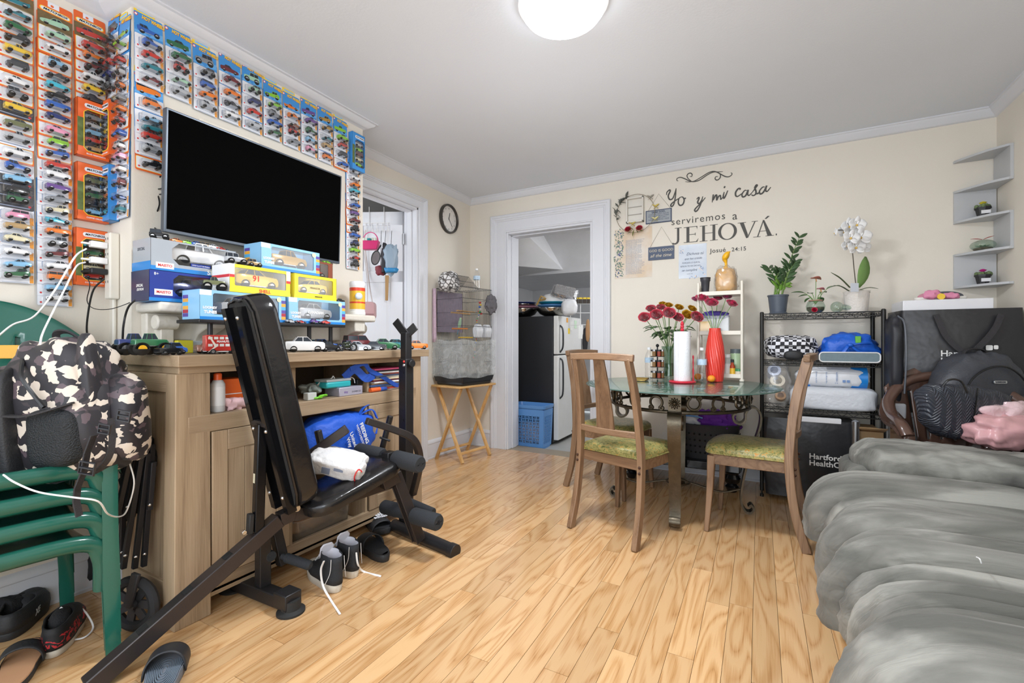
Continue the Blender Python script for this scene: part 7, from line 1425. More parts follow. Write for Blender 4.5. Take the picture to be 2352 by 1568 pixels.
for r_ in range(4):
 for i in range(20):
  a=pi+pi*(i+.5)/20;k=.84+.045*r_;p=q+Vector((.243*k*cos(a),.168*k*sin(a),.05+.045*r_));n_=Vector((cos(a),sin(a)*1.2,0)).normalized();b.tube([p,p+n_*.003],.007,8)
tag(build('perforations',b,mat('slot_black','0A0A0A',.9),BK),kind='stuff')
b=MB();blob(b,frame(q+Vector((.04,-.0,.25)),(1,0,0),(0,-1,0)),(.02,0,0),(.30,.16,.24),2.5,36,.5,16,4);tag(build('purple_cloth',b,hexmat('6B2A9A',.8),smooth=60),'purple cloth heaped in the dark basket','cloth');b=MB();blob(b,frame(q+Vector((-.10,-.05,.26)),(1,0,0),(0,-1,0)),(0,0,0),(.16,.12,.14),2.5,30,.5,20,9);tag(build('white_cloth',b,hexmat('D6D6DA',.8),smooth=60),'white cloth beside the purple one in the basket','cloth')
b=MB();b.tube(crom([q+Vector((-.2,-.1,.24)),q+Vector((-.15,-.13,.30)),q+Vector((-.05,-.15,.31)),q+Vector((.0,-.15,.30))],6),.012,8,flat=.5);tag(build('blue_hanger',b,hexmat('4A8ED8',.4)),'curved light blue plastic handle on the basket rim','hanger')
# ================================================================ CORNER SHELF
ZS=thing('corner_shelf','light grey zigzag corner shelf of five tiers','shelf',(XR,YB,1.39));gsh=mat('light_grey_laminate','BEC0C3',.45);zz=[2.185,1.993,1.80,1.593,1.39];ar=.20
for z in zz:
 F=Matrix.Translation((XR-.0005,YB-.0005,z-.007));pts_=[(0,0),(-ar,0)]+[(-ar*cos(a)-0*sin(a),-ar*1.08*sin(a))for a in[radians(k)for k in(6,24,42,60,78)]]+[(0,-ar*1.1)];pts_=[(0,0),(-ar,0),(-ar,-.02),(-ar*.72,-ar*.52),(-ar*.45,-ar*.85),(-.02,-ar*1.1),(0,-ar*1.1)]
 b=MB();b.prism(pts_,F,.014);build('tier',b,gsh,ZS,bev=.001)
for i in range(4):
 b=MB();z0,z1=zz[i+1]+.007,zz[i]-.007
 if i%2==0:b.bx((XR-.0155,YB-.006,z0),(XR-.0005,YB-ar*1.1,z1))
 else:b.bx((XR-.006,YB-.0155,z0),(XR-ar,YB-.0005,z1))
 build('upright',b,gsh,ZS)
cs=lambda z,dx=-.09,dy=-.09:Vector((XR+dx,YB+dy,z+.0072))
def succ(q,label,ftop,seed):
 T=thing('potted_cactus',label,'potted plant',q);b=MB();b.lathe([(.026,0),(.036,.048),(.040,.048),(.040,.058),(.001,.054)],q,8);build('pot',b,mat('black_nursery_pot','26262A',.5),T,smooth=20);b=MB();b.bx((-.018,-.0365,.014),(.024,-.035,.034));
 build('price_sticker',b,hexmat('E4E6EA'),T,world=False);rr=random.Random(seed)
 for i in range(16):
  a=rr.uniform(0,2*pi);r=rr.uniform(0,.034)**1;p=q+Vector((r*cos(a),r*sin(a),.060+rr.uniform(0,.008)));b=MB();b.sph(tuple(p),(.011,.011,.012),8,6);build('rosette',b,mat('cactus_green','6C7F56',.7,var=.4,scale=90,bump=.5,bscale=200),T,smooth=60)
 b=MB();rose(b,q+Vector((0,0,.085)),.015,(0,0,1),seed=seed);build('flower',b,hexmat(ftop,.5),T)
succ(cs(zz[2]),'small cactus with yellow flower on the third corner shelf tier','D8C83A',1);succ(cs(zz[4]),'small cactus with magenta flower on the lowest corner shelf tier','C8288C',2)
q=cs(zz[3]);T=thing('glass_terrarium','squat glass terrarium with a red ribbon on the fourth tier','terrarium',q);b=MB();b.sph((q.x,q.y,q.z+.034),(.058,.058,.034),24,12);build('glass',b,clear('vase_glass','E4EFE8',.22,.02),T,smooth=60);b=MB();b.sph((q.x,q.y,q.z+.013),(.045,.045,.012),20,8);build('gravel',b,mat('mixed_pebbles','6E6A5A',.4,var=.8),T)
b=MB()
for i in range(8):a=i*.8;leaf(b,q+Vector((0,0,.02)),(cos(a),sin(a),.5),.036,.012)
build('succulent',b,mat('pale_succulent','8FA890',.6),T,solid=.001);b=MB();leaf(b,q+Vector((0,0,.068)),(1,-.4,.5),.05,.014);leaf(b,q+Vector((0,0,.068)),(-1,-.2,.25),.06,.012);build('ribbon',b,hexmat('B02A24',.5),T,solid=.001)
# ================================================================ RIGHT HAND PILE
BCm=mat('brown_plastic','5A4238',.25,coat=.3)
bc=copy_tree(GC,label='dark brown plastic armchair behind the sofa, loaded with bags',group='loose armchairs');bc.location=(.93,3.20,0);bc.rotation_euler=(0,0,radians(-90));bc.scale=(1,1,.95)
for o in bc.children:color_obj(o,BCm)
b=MB();b.tube(crom([(.21,.27,.60),(.16,.285,.655),(0,.29,.68),(-.14,.275,.76),(-.25,.17,.865),(-.285,0,.90),(-.25,-.17,.865),(-.14,-.275,.76),(0,-.29,.68),(.16,-.285,.655),(.21,-.27,.60)],6),.030,10,flat=.8);build('rim',b,BCm,bc,world=False,smooth=60)
for s in(-1,1):b=MB();b.loft([[Vector((x,s*(y+o),z))for x,z in((-.06,.44),(.20,.42),(.21,.60),(-.06,.66))]for y,o in((.268,0),(.268,.022))]);build('side_panel',b,BCm,bc,world=False,bev=.008)
sc_=1
T=thing('storage_tub','white storage tub behind the brown chair under the big black bag','tub',(.95,3.66,0));b=MB();b.bx((.70,3.50,0),(1.25,3.85,.60));build('tub',b,hexmat('D9DADC',.4),T,bev=.02);b=MB();b.bx((.69,3.49,.60),(1.26,3.86,.63));build('lid',b,hexmat('D0D2D5',.4),T,bev=.008)
T=totebox('large_black_bag','large black tote bag with white lettering, highest on the pile',.74,1.262,3.50,3.82,.632,1.235,bgm,.015);M=pl(T);ft=px(2160,812,Y=3.47)
letters('Hartford',M@frame((ft.x,3.472,ft.z),(1,0,0),(0,-1,0)),wl,T,size=.048,align='LEFT',bold=.02);letters('HealthCare',M@frame((ft.x,3.472,ft.z-.042),(1,0,0),(0,-1,0)),wl,T,size=.048,align='LEFT',bold=.02)
ft=px(2265,800,Y=3.47);b=MB();b.prism(rpoly(0,0,.028,.028,.006),frame((ft.x,3.475,ft.z-.01),(1,0,0),(0,-1,0)),.002);b.prism(rpoly(.032,.006,.05,.028,.005),frame((ft.x,3.475,ft.z-.01),(1,0,0),(0,-1,0)),.002);tag(build('logo_mark',b,wl,T),kind='stuff')
for s in(0,):
 P=crom([px(2150,722,Y=3.475),px(2172,770,Y=3.46),px(2205,803,Y=3.455),px(2228,810,Y=3.455),px(2255,790,Y=3.455),px(2285,755,Y=3.46),px(2300,722,Y=3.475)],6);b=MB();b.tube(P,.02,4,flat=.15,up=(0,1,0));build('handle',b,mat('black_webbing','2E2C2F',.7),T,solid=.001)
T=thing('white_carton','flat white carton sticking up out of the upper black bag','carton',(1.0,3.66,1.0));xa,xb=px(2075,700,Y=3.52).x,px(2285,700,Y=3.52).x;b=MB();b.bx((xa,3.53,.9),(xb,3.80,px(2100,689,Y=3.52).z));build('carton',b,mat('white_gloss_carton','E2E3E8',.25),T,bev=.004)
zt=px(2100,689,Y=3.52).z
for i,(u,c_,lb2)in enumerate(((2100,'E8E4E0','white and pink roller skate end on the carton, nearer the rack'),(2222,'5A5F6A','grey and white shoe on the carton, nearer the corner'))):
 q=Vector((px(u,680,Y=3.62).x,3.62,zt+.0005));T=thing('white_soled_shoe',lb2,'shoe',q,radians(10 if i==0 else 170));b=MB();sole(b,.20,.085,0,.02);build('sole',b,hexmat('E2DFD8',.5),T,world=False,smooth=50);b=MB();b.sph((.10,0,.022),(.085,.036,.032),20,12);build('upper',b,hexmat('C98A9A' if i==0 else '4E535E',.6),T,world=False,smooth=60)
q=Vector((px(2160,680,Y=3.58).x,3.58,zt+.022));T=thing('pink_hair_bow','pink bow with a yellow disc lying between the shoes','bow',q);b=MB();blob(b,frame(q,(1,0,0),(0,-1,0)),(-.035,.01,0),(.08,.05,.05),2.4,24,.4,30,1);blob(b,frame(q,(1,0,0),(0,-1,0)),(.045,.0,0),(.08,.035,.05),2.4,24,.4,30,2);build('bow',b,hexmat('D98AA8',.6),T,smooth=60);b=MB();b.tube([q+Vector((-.005,-.028,-.004)),q+Vector((-.005,-.034,-.004))],.018,18);build('disc',b,hexmat('E8C23A',.5),T)
T=thing('black_rucksack','tall black rucksack leaning between the wire rack and the big bag','backpack',(.72,3.50,.63));F=frame((px(2056,790,Y=3.45).x,3.50,.95),(1,0,0),(0,-1,0));b=MB();blob(b,F,(0,0,0),(.075,.52,.22),3.2,36,.14,10,3);o=build('body',b,mat('black_grey_nylon','26272D',.5,var=.3,scale=6),T,smooth=60);b=MB();b.tube([F@Vector(p)for p in crom([(.01,.25,.06),(.03,.2,.11),(.035,0,.12),(.03,-.2,.11)],6)],.005,6);build('zipper',b,mat('zipper_grey','5A5E66',.35),T)
T=thing('rucksack_stand','white bundle of plastic under the black rucksack','bundle',(.70,3.47,0));b=MB();b.bx((.685,3.40,0),(.745,3.485,.69));build('bundle',b,hexmat('C9CCD0',.4),T,bev=.01)
# bags on the brown chair
ZB=.43
def vbag(name,label,u0,v0,u1,v1,d,dep,m,pw=3,nz=.1,seed=0,tx=0,cat='bag',roll=0):
 w=(u1-u0)*d/FP;h=(v1-v0)*d/FP;F=vframe((u0+u1)/2,(v0+v1)/2,d,roll=roll);T=thing(name,label,cat,F.translation-Vector((0,0,h/2)));b=MB();blob(b,F,(0,0,0),(w,h,dep),pw,44,nz,12,seed,tx=tx);build('body',b,m,T,smooth=60);return T,F,w,h
gry=mat('dark_grey_nylon','3E4148',.45,bump=.2,bscale=120)
T,F,w,h=vbag('grey_backpack','dark grey nylon backpack standing on the brown chair',2140,808,2345,985,2.52,.22,gry,3,.08,5,.34,'backpack')
b=MB();b.tube([F@Vector(p)for p in crom([(-w*.36,-.08,.10),(-w*.30,.06,.115),(-w*.1,.13,.115),(w*.12,.13,.115),(w*.3,.05,.115),(w*.38,-.08,.10)],6)],.005,6);build('zipper',b,mat('zipper_black','15161A',.35),T);b=MB();b.tube([F@Vector(p)for p in crom([(-.08,.19,0),(-.05,.225,.0),(.03,.225,0),(.06,.19,0)],6)],.012,6,flat=.4);build('handle',b,web,T)
b=MB();b.prism(rpoly(-.035,-.007,.035,.009,.005),F@Matrix.Translation((.01,.055,.111)),.006);pb=build('metal_badge',b,trimC,T,bev=.001);letters('LONDON',pl(T)@F,gry,T,width=.05,at=(.01,.056,.1178),bold=.02)
b=MB();b.bx((-.02,-.04,.109),(w*.42,-.015,.122),F);build('pocket_flap',b,gry,T,bev=.004)
qm,N,L,B=newmat('quilted_leatherette');tc=N.new('ShaderNodeTexCoord');sx_=N.new('ShaderNodeSeparateXYZ');L.new(tc.outputs['Object'],sx_.inputs[0])
mh=N.new('ShaderNodeMath');mh.operation='ADD';L.new(sx_.outputs[0],mh.inputs[0]);L.new(sx_.outputs[1],mh.inputs[1]);pp_=N.new('ShaderNodeMath');pp_.operation='PINGPONG';pp_.inputs[1].default_value=.03;L.new(mh.outputs[0],pp_.inputs[0]);ad=N.new('ShaderNodeMath');ad.operation='ADD';L.new(pp_.outputs[0],ad.inputs[0]);L.new(sx_.outputs[2],ad.inputs[1]);wv2=N.new('ShaderNodeMath');wv2.operation='PINGPONG';wv2.inputs[1].default_value=.0085;L.new(ad.outputs[0],wv2.inputs[0]);mu2=N.new('ShaderNodeMath');mu2.operation='MULTIPLY';mu2.inputs[1].default_value=110;L.new(wv2.outputs[0],mu2.inputs[0])
bpn=N.new('ShaderNodeBump');bpn.inputs['Strength'].default_value=.8;bpn.inputs['Distance'].default_value=.006;L.new(mu2.outputs[0],bpn.inputs['Height']);L.new(bpn.outputs[0],B.inputs['Normal']);B.inputs['Base Color'].default_value=lin('3A3E47');B.inputs['Roughness'].default_value=.3
T,F,w,h=vbag('quilted_handbag','black chevron quilted handbag in front of the grey backpack',2112,885,2305,1008,2.32,.14,qm,3.2,.06,8,-.22,'handbag',-6)
b=MB();b.tube([F@Vector(p)for p in crom([(-.15,.10,.03),(-.13,.155,.05),(-.08,.155,.06),(-.05,.10,.07)],6)],.005,6);build('handle',b,leather,T);b=MB();b.tube([F@Vector(p)for p in((0,.13,.068),(-.01,0,.075),(-.03,-.12,.065))],.0035,6);build('seam',b,leather,T)
T,F,w,h=vbag('pink_bag','glossy pink bag slumped at the chair edge beside the handbag',2235,955,2400,1028,2.20,.20,mat('pink_leatherette','D9A6A9',.3,bump=.3,bscale=10),3,.25,3)
T,F,w,h=vbag('pink_film','crumpled pale pink film on top of the pink bag',2262,925,2400,975,2.26,.10,mat('pale_pink_film','E6C8CC',.2,bump=.6,bscale=40),2.6,.5,9,0,'wrapping')
# ================================================================ CLOCK
cp=px(1029,503,X=XL);CK=thing('wall_clock','round black rimmed wall clock on the wall beside the doorway','clock',(XL,cp.y,cp.z));F=frame((XL+.001,cp.y,cp.z),(0,1,0),(1,0,0));rc=33.5*(-XL*SN+cp.y*CN)/FP
b=MB();b.lathe([(rc*.86,.004),(rc*.86,.02),(rc*.90,.03),(rc*.97,.028),(rc,.018),(rc,.0),(rc*.86,.0)],(0,0,0),48,F,cap=False);build('rim',b,mat('black_rim','3B3733',.35),CK)
b=MB();b.lathe([(.001,.008),(rc*.88,.008),(rc*.88,.001),(.001,.001)],(0,0,0),40,F);build('face',b,hexmat('E6E2DC',.5),CK);M=pl(CK)@F
for h in range(1,13):a=pi/2-2*pi*h/12;letters(str(h),M,redL,CK,size=.022,at=(rc*.70*cos(a),rc*.70*sin(a),.009),name='numeral')
for nm,a,L_,w in(('hour_hand',radians(78),rc*.42,.003),('minute_hand',radians(-52),rc*.62,.002)):b=MB();b.bar(F@Vector((-.01*cos(a),-.01*sin(a),.012)),F@Vector((L_*cos(a),L_*sin(a),.012)),w*2,.001,up=(1,0,0));build(nm,b,redL,CK)
# ================================================================ FOLDING TRAY TABLE AND BIRD CAGE
TP=Vector((-2.37,3.46,0));pine=wood('pine','B98A50','D0A468','DDB67C',axis=2,rough=.4,ring=5,var=.3);pineX=wood('pine_top','B98A50','D0A468','DDB67C',axis=1,rough=.4,ring=5,var=.3)
TRT=thing('tray_table','folding pine tray table under the bird cage','table',TP);zt_=.665
TF=frame(TP,(.34,.94,0),(0,0,1))if 0 else Matrix.Translation(TP)@Matrix.Rotation(radians(-8),4,'Z')
hx,hy=.18,.25
b=MB();b.prism(rpoly(-hx,-hy,hx,hy,.02),TF@Matrix.Translation((0,0,zt_-.018)),.018);build('top',b,pineX,TRT,bev=.004)
for s in(-1,1):
 for(xa,xb,o)in((-.15,.15,0),(.15,-.15,.02)):
  b=MB();b.bar(TF@Vector((xa,s*(hy-.045-o),0)),TF@Vector((xb,s*(hy-.045-o),zt_-.02)),.022,.028,up=TF.to_3x3()@Vector((0,1,0)));build('leg',b,pine,TRT,bev=.003)
for(x,z,o)in((-.118,.07,0),(.10,.07,.02)):b=MB();b.bar(TF@Vector((x,-(hy-.045-o),z)),TF@Vector((x,(hy-.045-o),z)),.03,.018);build('stretcher',b,pineX,TRT,bev=.003)
cwm=mat('cage_wire','2E2E30',.4,.5);BC=thing('bird_cage','tall black wire bird cage with a gabled roof on the pine table','bird cage',(TP.x,TP.y,zt_));cx0,cx1,cy0,cy1=-.16,.16,-.20,.20
CF_=TF@Matrix.Translation((0,0,zt_))
b=MB();b.loft([[CF_@Vector((x*k,y*k,z))for x,y in rpoly(-.175,-.22,.175,.22,.015)]for k,z in((.86,.0),(.90,.012),(.90,.03),(.95,.032),(1.0,.075),(1.0,.08),(.96,.08),(.9,.03))]);build('tray',b,mat('black_plastic_tray','232326',.35),BC)
cz1=.86
def cagewall(p0,p1,z0,z1,n,b):
 for i in range(n+1):q_=Vector(p0).lerp(Vector(p1),i/n);b.tube([CF_@Vector((q_.x,q_.y,z0)),CF_@Vector((q_.x,q_.y,z1))],.0011,4,cap=False)
cor=[(cx0,cy0),(cx1,cy0),(cx1,cy1),(cx0,cy1)]
for i in range(4):
 b=MB();a,c=cor[i],cor[(i+1)%4];cagewall(a+(0,),c+(0,),.08,cz1,24 if i%2 else 20,b);tag(build('wire_panel',b,cwm,BC,smooth=None),kind='stuff')
b=MB()
for z in(.085,.20,.36,.52,.64,.76,cz1):b.tube([CF_@Vector((x,y,z))for x,y in cor],.0018,5,loop=True)
build('hoops',b,cwm,BC,smooth=None)['kind']='stuff'
b=MB();ys0,ys1,zr_=-.19,.06,.98
for i in range(22):
 y=ys0+(ys1-ys0)*i/21;b.tube([CF_@Vector(p)for p in((-.12,y,cz1),(0,y,zr_),(.12,y,cz1))],.0012,4,cap=False)
for x,z in((-.12,cz1),(-.06,(cz1+zr_)/2),(0,zr_),(.06,(cz1+zr_)/2),(.12,cz1)):b.tube([CF_@Vector((x,ys0,z)),CF_@Vector((x,ys1,z))],.0018,5)
for i in range(12):x=cx0+(cx1-cx0)*i/11;b.tube([CF_@Vector((x,ys1,cz1)),CF_@Vector((x,cy1,cz1))],.0012,4)
tag(build('gabled_roof',b,cwm,BC,smooth=None),kind='stuff')
for(z,y,L_)in((.64,-.02,.30),(.66,.05,.3)):b=MB();b.tube([CF_@Vector((.02,y-.17,z)),CF_@Vector((-.02,y+.12,z))],.007,8);build('perch',b,pine,BC)
b=MB();b.tube([CF_@Vector((-.02,-.14,.50)),CF_@Vector((.06,-.02,.50))],.007,8);build('perch',b,hexmat('D8843A',.6),BC);b=MB();b.tube([CF_@Vector((.10,-.18,.42)),CF_@Vector((.12,-.02,.42))],.006,8);build('perch',b,hexmat('E0B83A',.6),BC)
for x,y,z in((.13,.04,.42),(.13,.16,.42)):b=MB();b.loft([[CF_@Vector((x+a*k*.03,y+c*k*.045,z+h))for a,c in((-1,-1),(1,-1),(1,1),(-1,1))]for k,h in((.8,0),(1,.06),(1,.075),(.6,.12))]);build('feeder',b,hexmat('E4E6EA',.4),BC,bev=.006)
bc_=['D84A3A','E8C23A','3A6AC8','E8E4DC','3AA05A']
for i in range(26):
 t=i/25;p=CF_@Vector((.10,.02+.05*sin(i*.9)*.2+.06*(1-t),.66-.42*t));b=MB();b.sph(tuple(p),.006,8,5);build('bead',b,hexmat(bc_[i%5],.4),BC)
for j,(y,z)in enumerate(((.09,.74),(.10,.72),(.085,.70),(.10,.68),(.09,.655),(.11,.64))):b=MB();b.sph(tuple(CF_@Vector((.11,y,z))),(.012,.012,.010),8,5);build('toy_bead',b,hexmat(bc_[j%5],.4),BC)
# budgie
BD=thing('budgie','small pale green and yellow budgie sitting inside the cage','bird',CF_@Vector((.02,-.08,.507)));q=CF_@Vector((.02,-.08,.507));b=MB();rings=[]
for t,r in((0,.004),(.02,.013),(.045,.017),(.07,.014),(.082,.012),(.095,.0115),(.104,.006)):rings.append([q+Vector((r*cos(a)+.2*t-.012,r*sin(a),t-.012))for a in[2*pi*k/14 for k in range(14)]])
b.loft(rings);build('body',b,mat('budgie_green','9FC0A0',.7,var=.3,scale=60),BD,smooth=60);b=MB();b.tube([q+Vector((-.012,0,-.008)),q+Vector((-.03,0,-.06))],[.007,.003],8,flat=.5);build('tail',b,hexmat('5A9AB0',.6),BD);b=MB();b.sph(tuple(q+Vector((.018,0,.083))),(.004,.003,.004),8,5);build('beak',b,hexmat('D8B060',.5),BD)
# things on and in the cage
def mk_spot():
 m,N,L,B=newmat('white_hexagon_fleece');tc=N.new('ShaderNodeTexCoord');v=N.new('ShaderNodeTexVoronoi');v.inputs['Scale'].default_value=26;v.feature='DISTANCE_TO_EDGE';L.new(tc.outputs['Object'],v.inputs['Vector']);L.new(ramp(N,L,v.outputs['Distance'],[(.05,'55504E'),(.14,'E4E2E2')]),B.inputs['Base Color']);B.inputs['Roughness'].default_value=.8;return m
spot=mk_spot();b=MB();F=Matrix.Translation(px(1032,648,d=4.10))@Matrix.Rotation(radians(-8),4,'Z');blob(b,F@Matrix.Rotation(radians(90),4,'X'),(0,0,0),(.15,.19,.20),2.5,32,.15,14,4);tag(build('patterned_pouch',b,spot,smooth=60),'white spotted fleece pouch hanging in the upper cage','pouch')
b=MB();F=CF_@Matrix.Translation((.185,.16,.72));blob(b,F@Matrix.Rotation(radians(90),4,'X'),(0,0,0),(.07,.16,.12),2.4,28,.5,24,6);tag(build('grey_flower_toy',b,mat('grey_felt','5F5C60',.8,var=.4,scale=40),smooth=60),'dark grey ruffled toy hanging on the cage side','toy')
# lilac cover inside the cage back and draped at the side
lil=mat('lilac_print_cloth','8F8492',.85,var=.25,scale=30);b=MB();b.bx((cx0+.004,cy0+.01,.47),(cx0+.007,cy1-.06,.84),CF_);tag(build('cage_cover',b,lil,smooth=None),'dusky lilac cloth hung inside the back of the cage','cloth')
b=MB();
def cov(u,v):return CF_@Vector((-.165+.30*u,cy0-.022+.008*sin(u*16),.40+.46*v*(1-.02*u)))
b=MB();b.grid(lambda u,v:CF_@Vector((-.185+.05*u,cy0-.022+.006*sin(u*9+v),.38+.48*v)),10,10);tag(build('pink_cover',b,mat('pale_pink_print','CDB4C4',.85,var=.2,scale=60),smooth=60,solid=.004),'pale pink printed cloth draped down the cage end','cloth')
# clear sheet around the lower cage
b=MB();pts_=[(-.178,-.225),(.178,-.225),(.178,.225),(-.178,.225)]
def film(u,v):
 s=u*4;i=int(s)%4;f=s-int(s);p0,p1=pts_[i],pts_[(i+1)%4];x,y=p0[0]+(p1[0]-p0[0])*f,p0[1]+(p1[1]-p0[1])*f;n_=NZ.noise(Vector((x*14,y*14,v*6)))*.008;return CF_@Vector((x*(1+n_*4),y*(1+n_*4),.07+.325*v+.008*sin(u*30)))
b.grid(film,80,20,loopu=True);mcl,N,L,B=newmat('milky_film');tr=N.new('ShaderNodeBsdfTransparent');nz_=N.new('ShaderNodeTexNoise');nz_.inputs['Scale'].default_value=9;nz_.inputs['Distortion'].default_value=2;tc=N.new('ShaderNodeTexCoord');L.new(tc.outputs['Object'],nz_.inputs['Vector']);mrr=N.new('ShaderNodeMapRange');mrr.inputs[1].default_value=.45;mrr.inputs[2].default_value=.75;mrr.inputs[3].default_value=.30;mrr.inputs[4].default_value=.5;L.new(nz_.outputs['Fac'],mrr.inputs[0]);mxs=N.new('ShaderNodeMixShader');L.new(mrr.outputs[0],mxs.inputs[0]);L.new(tr.outputs[0],mxs.inputs[1]);L.new(B.outputs[0],mxs.inputs[2]);L.new(mxs.outputs[0],N['Material Output'].inputs[0]);B.inputs['Base Color'].default_value=lin('D4D8D8');B.inputs['Roughness'].default_value=.2
tag(build('plastic_sheet',b,mcl,smooth=60),'crinkled clear plastic sheet wrapped round the lower cage','plastic sheet')
bottle(CF_@Vector((.02,.15,cz1+.003)),.20,'clear water bottle standing on top of the bird cage')
T=thing('white_box','small white box lying on the flat part of the cage roof','box',CF_@Vector((0,.02,cz1)));b=MB();b.bx((-.08,-.10,.006),(.08,.05,.06),CF_);build('box',b,hexmat('C9CEDA',.5),T,bev=.004)
# ================================================================ HANGING ON THE OPEN DOOR
def onleaf(u,v,out=.02):
 n=nDoor;o=LF.translation+n*out;r=ray(u,v);d=(o-Vector((0,0,EYE))).dot(n)/r.dot(n);return Vector((0,0,EYE))+r*d
HR=thing('door_hook_rack','white over door hook rack on the open door','hook rack',onleaf(870,500));b=MB()
for u in(848,882):b.tube([onleaf(u,475,.004),onleaf(u,478,.012),onleaf(u,520,.012)],.003,6)
b.tube([onleaf(826,512,.012),onleaf(893,512,.012)],.003,6)
for i in range(6):u=828+i*12.5;b.tube(crom([onleaf(u,512,.012),onleaf(u,528,.014),onleaf(u+2,533,.03),onleaf(u+3,525,.045)],4),.0026,6)
build('rack',b,hexmat('E8E8E8',.4),HR)
pk=hexmat('C8246A',.4);T=thing('pink_basket','hot pink toy basket hanging from the door rack','basket',onleaf(851,570,.06));F=frame(onleaf(851,555,.06),dv*-1,nDoor);F=vframe(851,557,3.7)
b=MB();b.prism([(-.072,.012),(.072,.012),(.058,-.058),(-.058,-.058)],F@Matrix.Translation((0,0,-.03)),.06);build('body',b,pk,T,bev=.004);b=MB();b.tube([F@Vector((.06*cos(a),.012+.072*sin(a),0))for a in[pi*i/12 for i in range(13)]],.006,6,flat=.6);build('handle',b,hexmat('E04A8A',.4),T)
b=MB()
for i in range(5):b.sph(tuple(F@Vector((-.045+.0225*i,.022,.02))),(.014,.014,.014),10,6)
build('fruit_trim',b,hexmat('D8DCD0',.5),T)['kind']='stuff';b=MB();b.sph(tuple(F@Vector((0,.02,.032))),(.02,.02,.008),10,6);build('bow',b,hexmat('2FA0A8',.5),T)
def stringed(name,label,cat,u,v0,v1,w,m,d=3.68,seed=0,nz=.3,dep=.05,tx=0):
 h=(v1-v0)*d/FP;ww=w*d/FP;F=vframe(u,(v0+v1)/2,d);T=thing(name,label,cat,F.translation);b=MB();blob(b,F,(0,0,0),(ww,h,dep),2.6,28,nz,24,seed,tx=tx);build('body',b,m,T,smooth=60);b=MB();b.tube([F@Vector((0,h/2-.01,0)),onleaf(u+2,530,.03)],.0022,5);build('cord',b,bcab,T);return T,F
stringed('folded_umbrella','folded black umbrella hanging on the door rack','umbrella',884,560,628,16,mat('black_umbrella_cloth','25252C',.6),seed=1);stringed('folded_umbrella','folded dark red umbrella hanging low on the door','umbrella',874,610,632,24,hexmat('7A2A36',.6),seed=2,d=3.72)
T,F=stringed('folded_umbrella','folded grey and blue umbrella hanging on the door rack','umbrella',898,563,630,30,mat('silver_blue_cloth','8FA3B5',.4),seed=3,d=3.66,tx=-.3);b=MB();blob(b,F,(0,-.085,.005),(.11,.04,.055),3,24,.3,24,4);build('blue_hem',b,hexmat('2E86BE',.5),T,smooth=60)
T=thing('hand_mirror','oval black rimmed hand mirror hanging on the door rack','mirror',onleaf(863,590,.05));F=vframe(863,592,3.66,roll=-12);b=MB();b.tube([F@Vector((.032*cos(a),.055*sin(a),0))for a in[2*pi*i/28 for i in range(28)]],.005,6,loop=True);b.tube([F@Vector((.0,.055,0)),F@Vector((.02,.11,0))],.006,6);build('rim',b,mat('black_plastic','26272B',.45),T);b=MB();b.tube([F@Vector((0,0,-.003)),F@Vector((0,0,.001))],.0001,4);b=MB();b.lathe([(.001,0),(1,0),(1,.002),(.001,.002)],(0,0,0),28,F@Matrix.Diagonal((.031,.054,1,1)));build('glass',b,mat('mirror_glass','B8B0B0',.05,.9),T)
T=thing('wooden_stick','tan wooden shoehorn hanging below the umbrellas','shoehorn',onleaf(889,660,.03));b=MB();b.bar(onleaf(889,632,.03),onleaf(888,690,.03),.034,.006,up=nDoor,w2=.024);build('blade',b,hexmat('A98250',.5),T,bev=.003)
pkb=hexmat('C9A0A2',.4);T=thing('shoulder_bag','dusty pink shoulder bag on a long chain low on the door','handbag',onleaf(843,730,.06));F=vframe(838,712,3.62);b=MB();b.loft([[F@Vector((x*k,y,z))for k,z in((1,-.03),)][0:0]or[F@Vector((x,y,z))for x,y in rpoly(-.08,-.075,.085,.065,.03,4)]for z in(-.03,.03)]);build('body',b,pkb,T,bev=.006);b=MB();b.tube(crom([F@Vector((.06,.06,0)),onleaf(848,650,.05),onleaf(838,560,.04),onleaf(840,528,.03)],6),.006,6,flat=.5);b.tube(crom([F@Vector((.02,.06,0)),onleaf(843,640,.05),onleaf(832,540,.04),onleaf(835,530,.03)],6),.004,6,flat=.5);build('strap',b,hexmat('D0C6C4',.4),T)
b=MB();b.bx((-.08,-.035,.0365),(.085,-.03,.038),F);build('seam',b,hexmat('A98084',.4),T)
# ================================================================ KITCHEN: FRIDGE, BOWLS, HAMPER
FY,FXR=4.40,px(1278,1027,Y=4.40).x
FG=thing('fridge','black sided refrigerator with white doors beyond the kitchen doorway','refrigerator',(FXR-.33,FY+.35,KZ));fh=px(1278,725,Y=FY).z;fb=mat('black_fridge_side','202125',.35);fw=mat('white_fridge_door','DBDBD8',.3)
b=MB();b.bx((FXR-.66,FY,KZ+.02),(FXR-.04,FY+.70,fh));build('body',b,fb,FG,bev=.006)
zs=px(1285,815,Y=FY).z
for nm,a,c in(('freezer_door',zs+.006,fh+.002),('fridge_door',KZ+.05,zs-.006)):
 b=MB();b.bx((FXR-.036,FY+.002,a),(FXR+.02,FY+.70,c));dd_=build(nm,b,fw,FG,bev=.01,seg=3)
 hz=(a+.02,c-.10)if nm=='freezer_door' else(c-.45,c-.03);b=MB();b.tube(crom([(FXR+.02,FY+.05,hz[0]),(FXR+.05,FY+.05,hz[0]+.05),(FXR+.055,FY+.05,(hz[0]+hz[1])/2),(FXR+.05,FY+.05,hz[1]-.04),(FXR+.02,FY+.05,hz[1])],5),.012,8,flat=.7);build('handle',b,mat('black_plastic','26272B',.45),dd_)
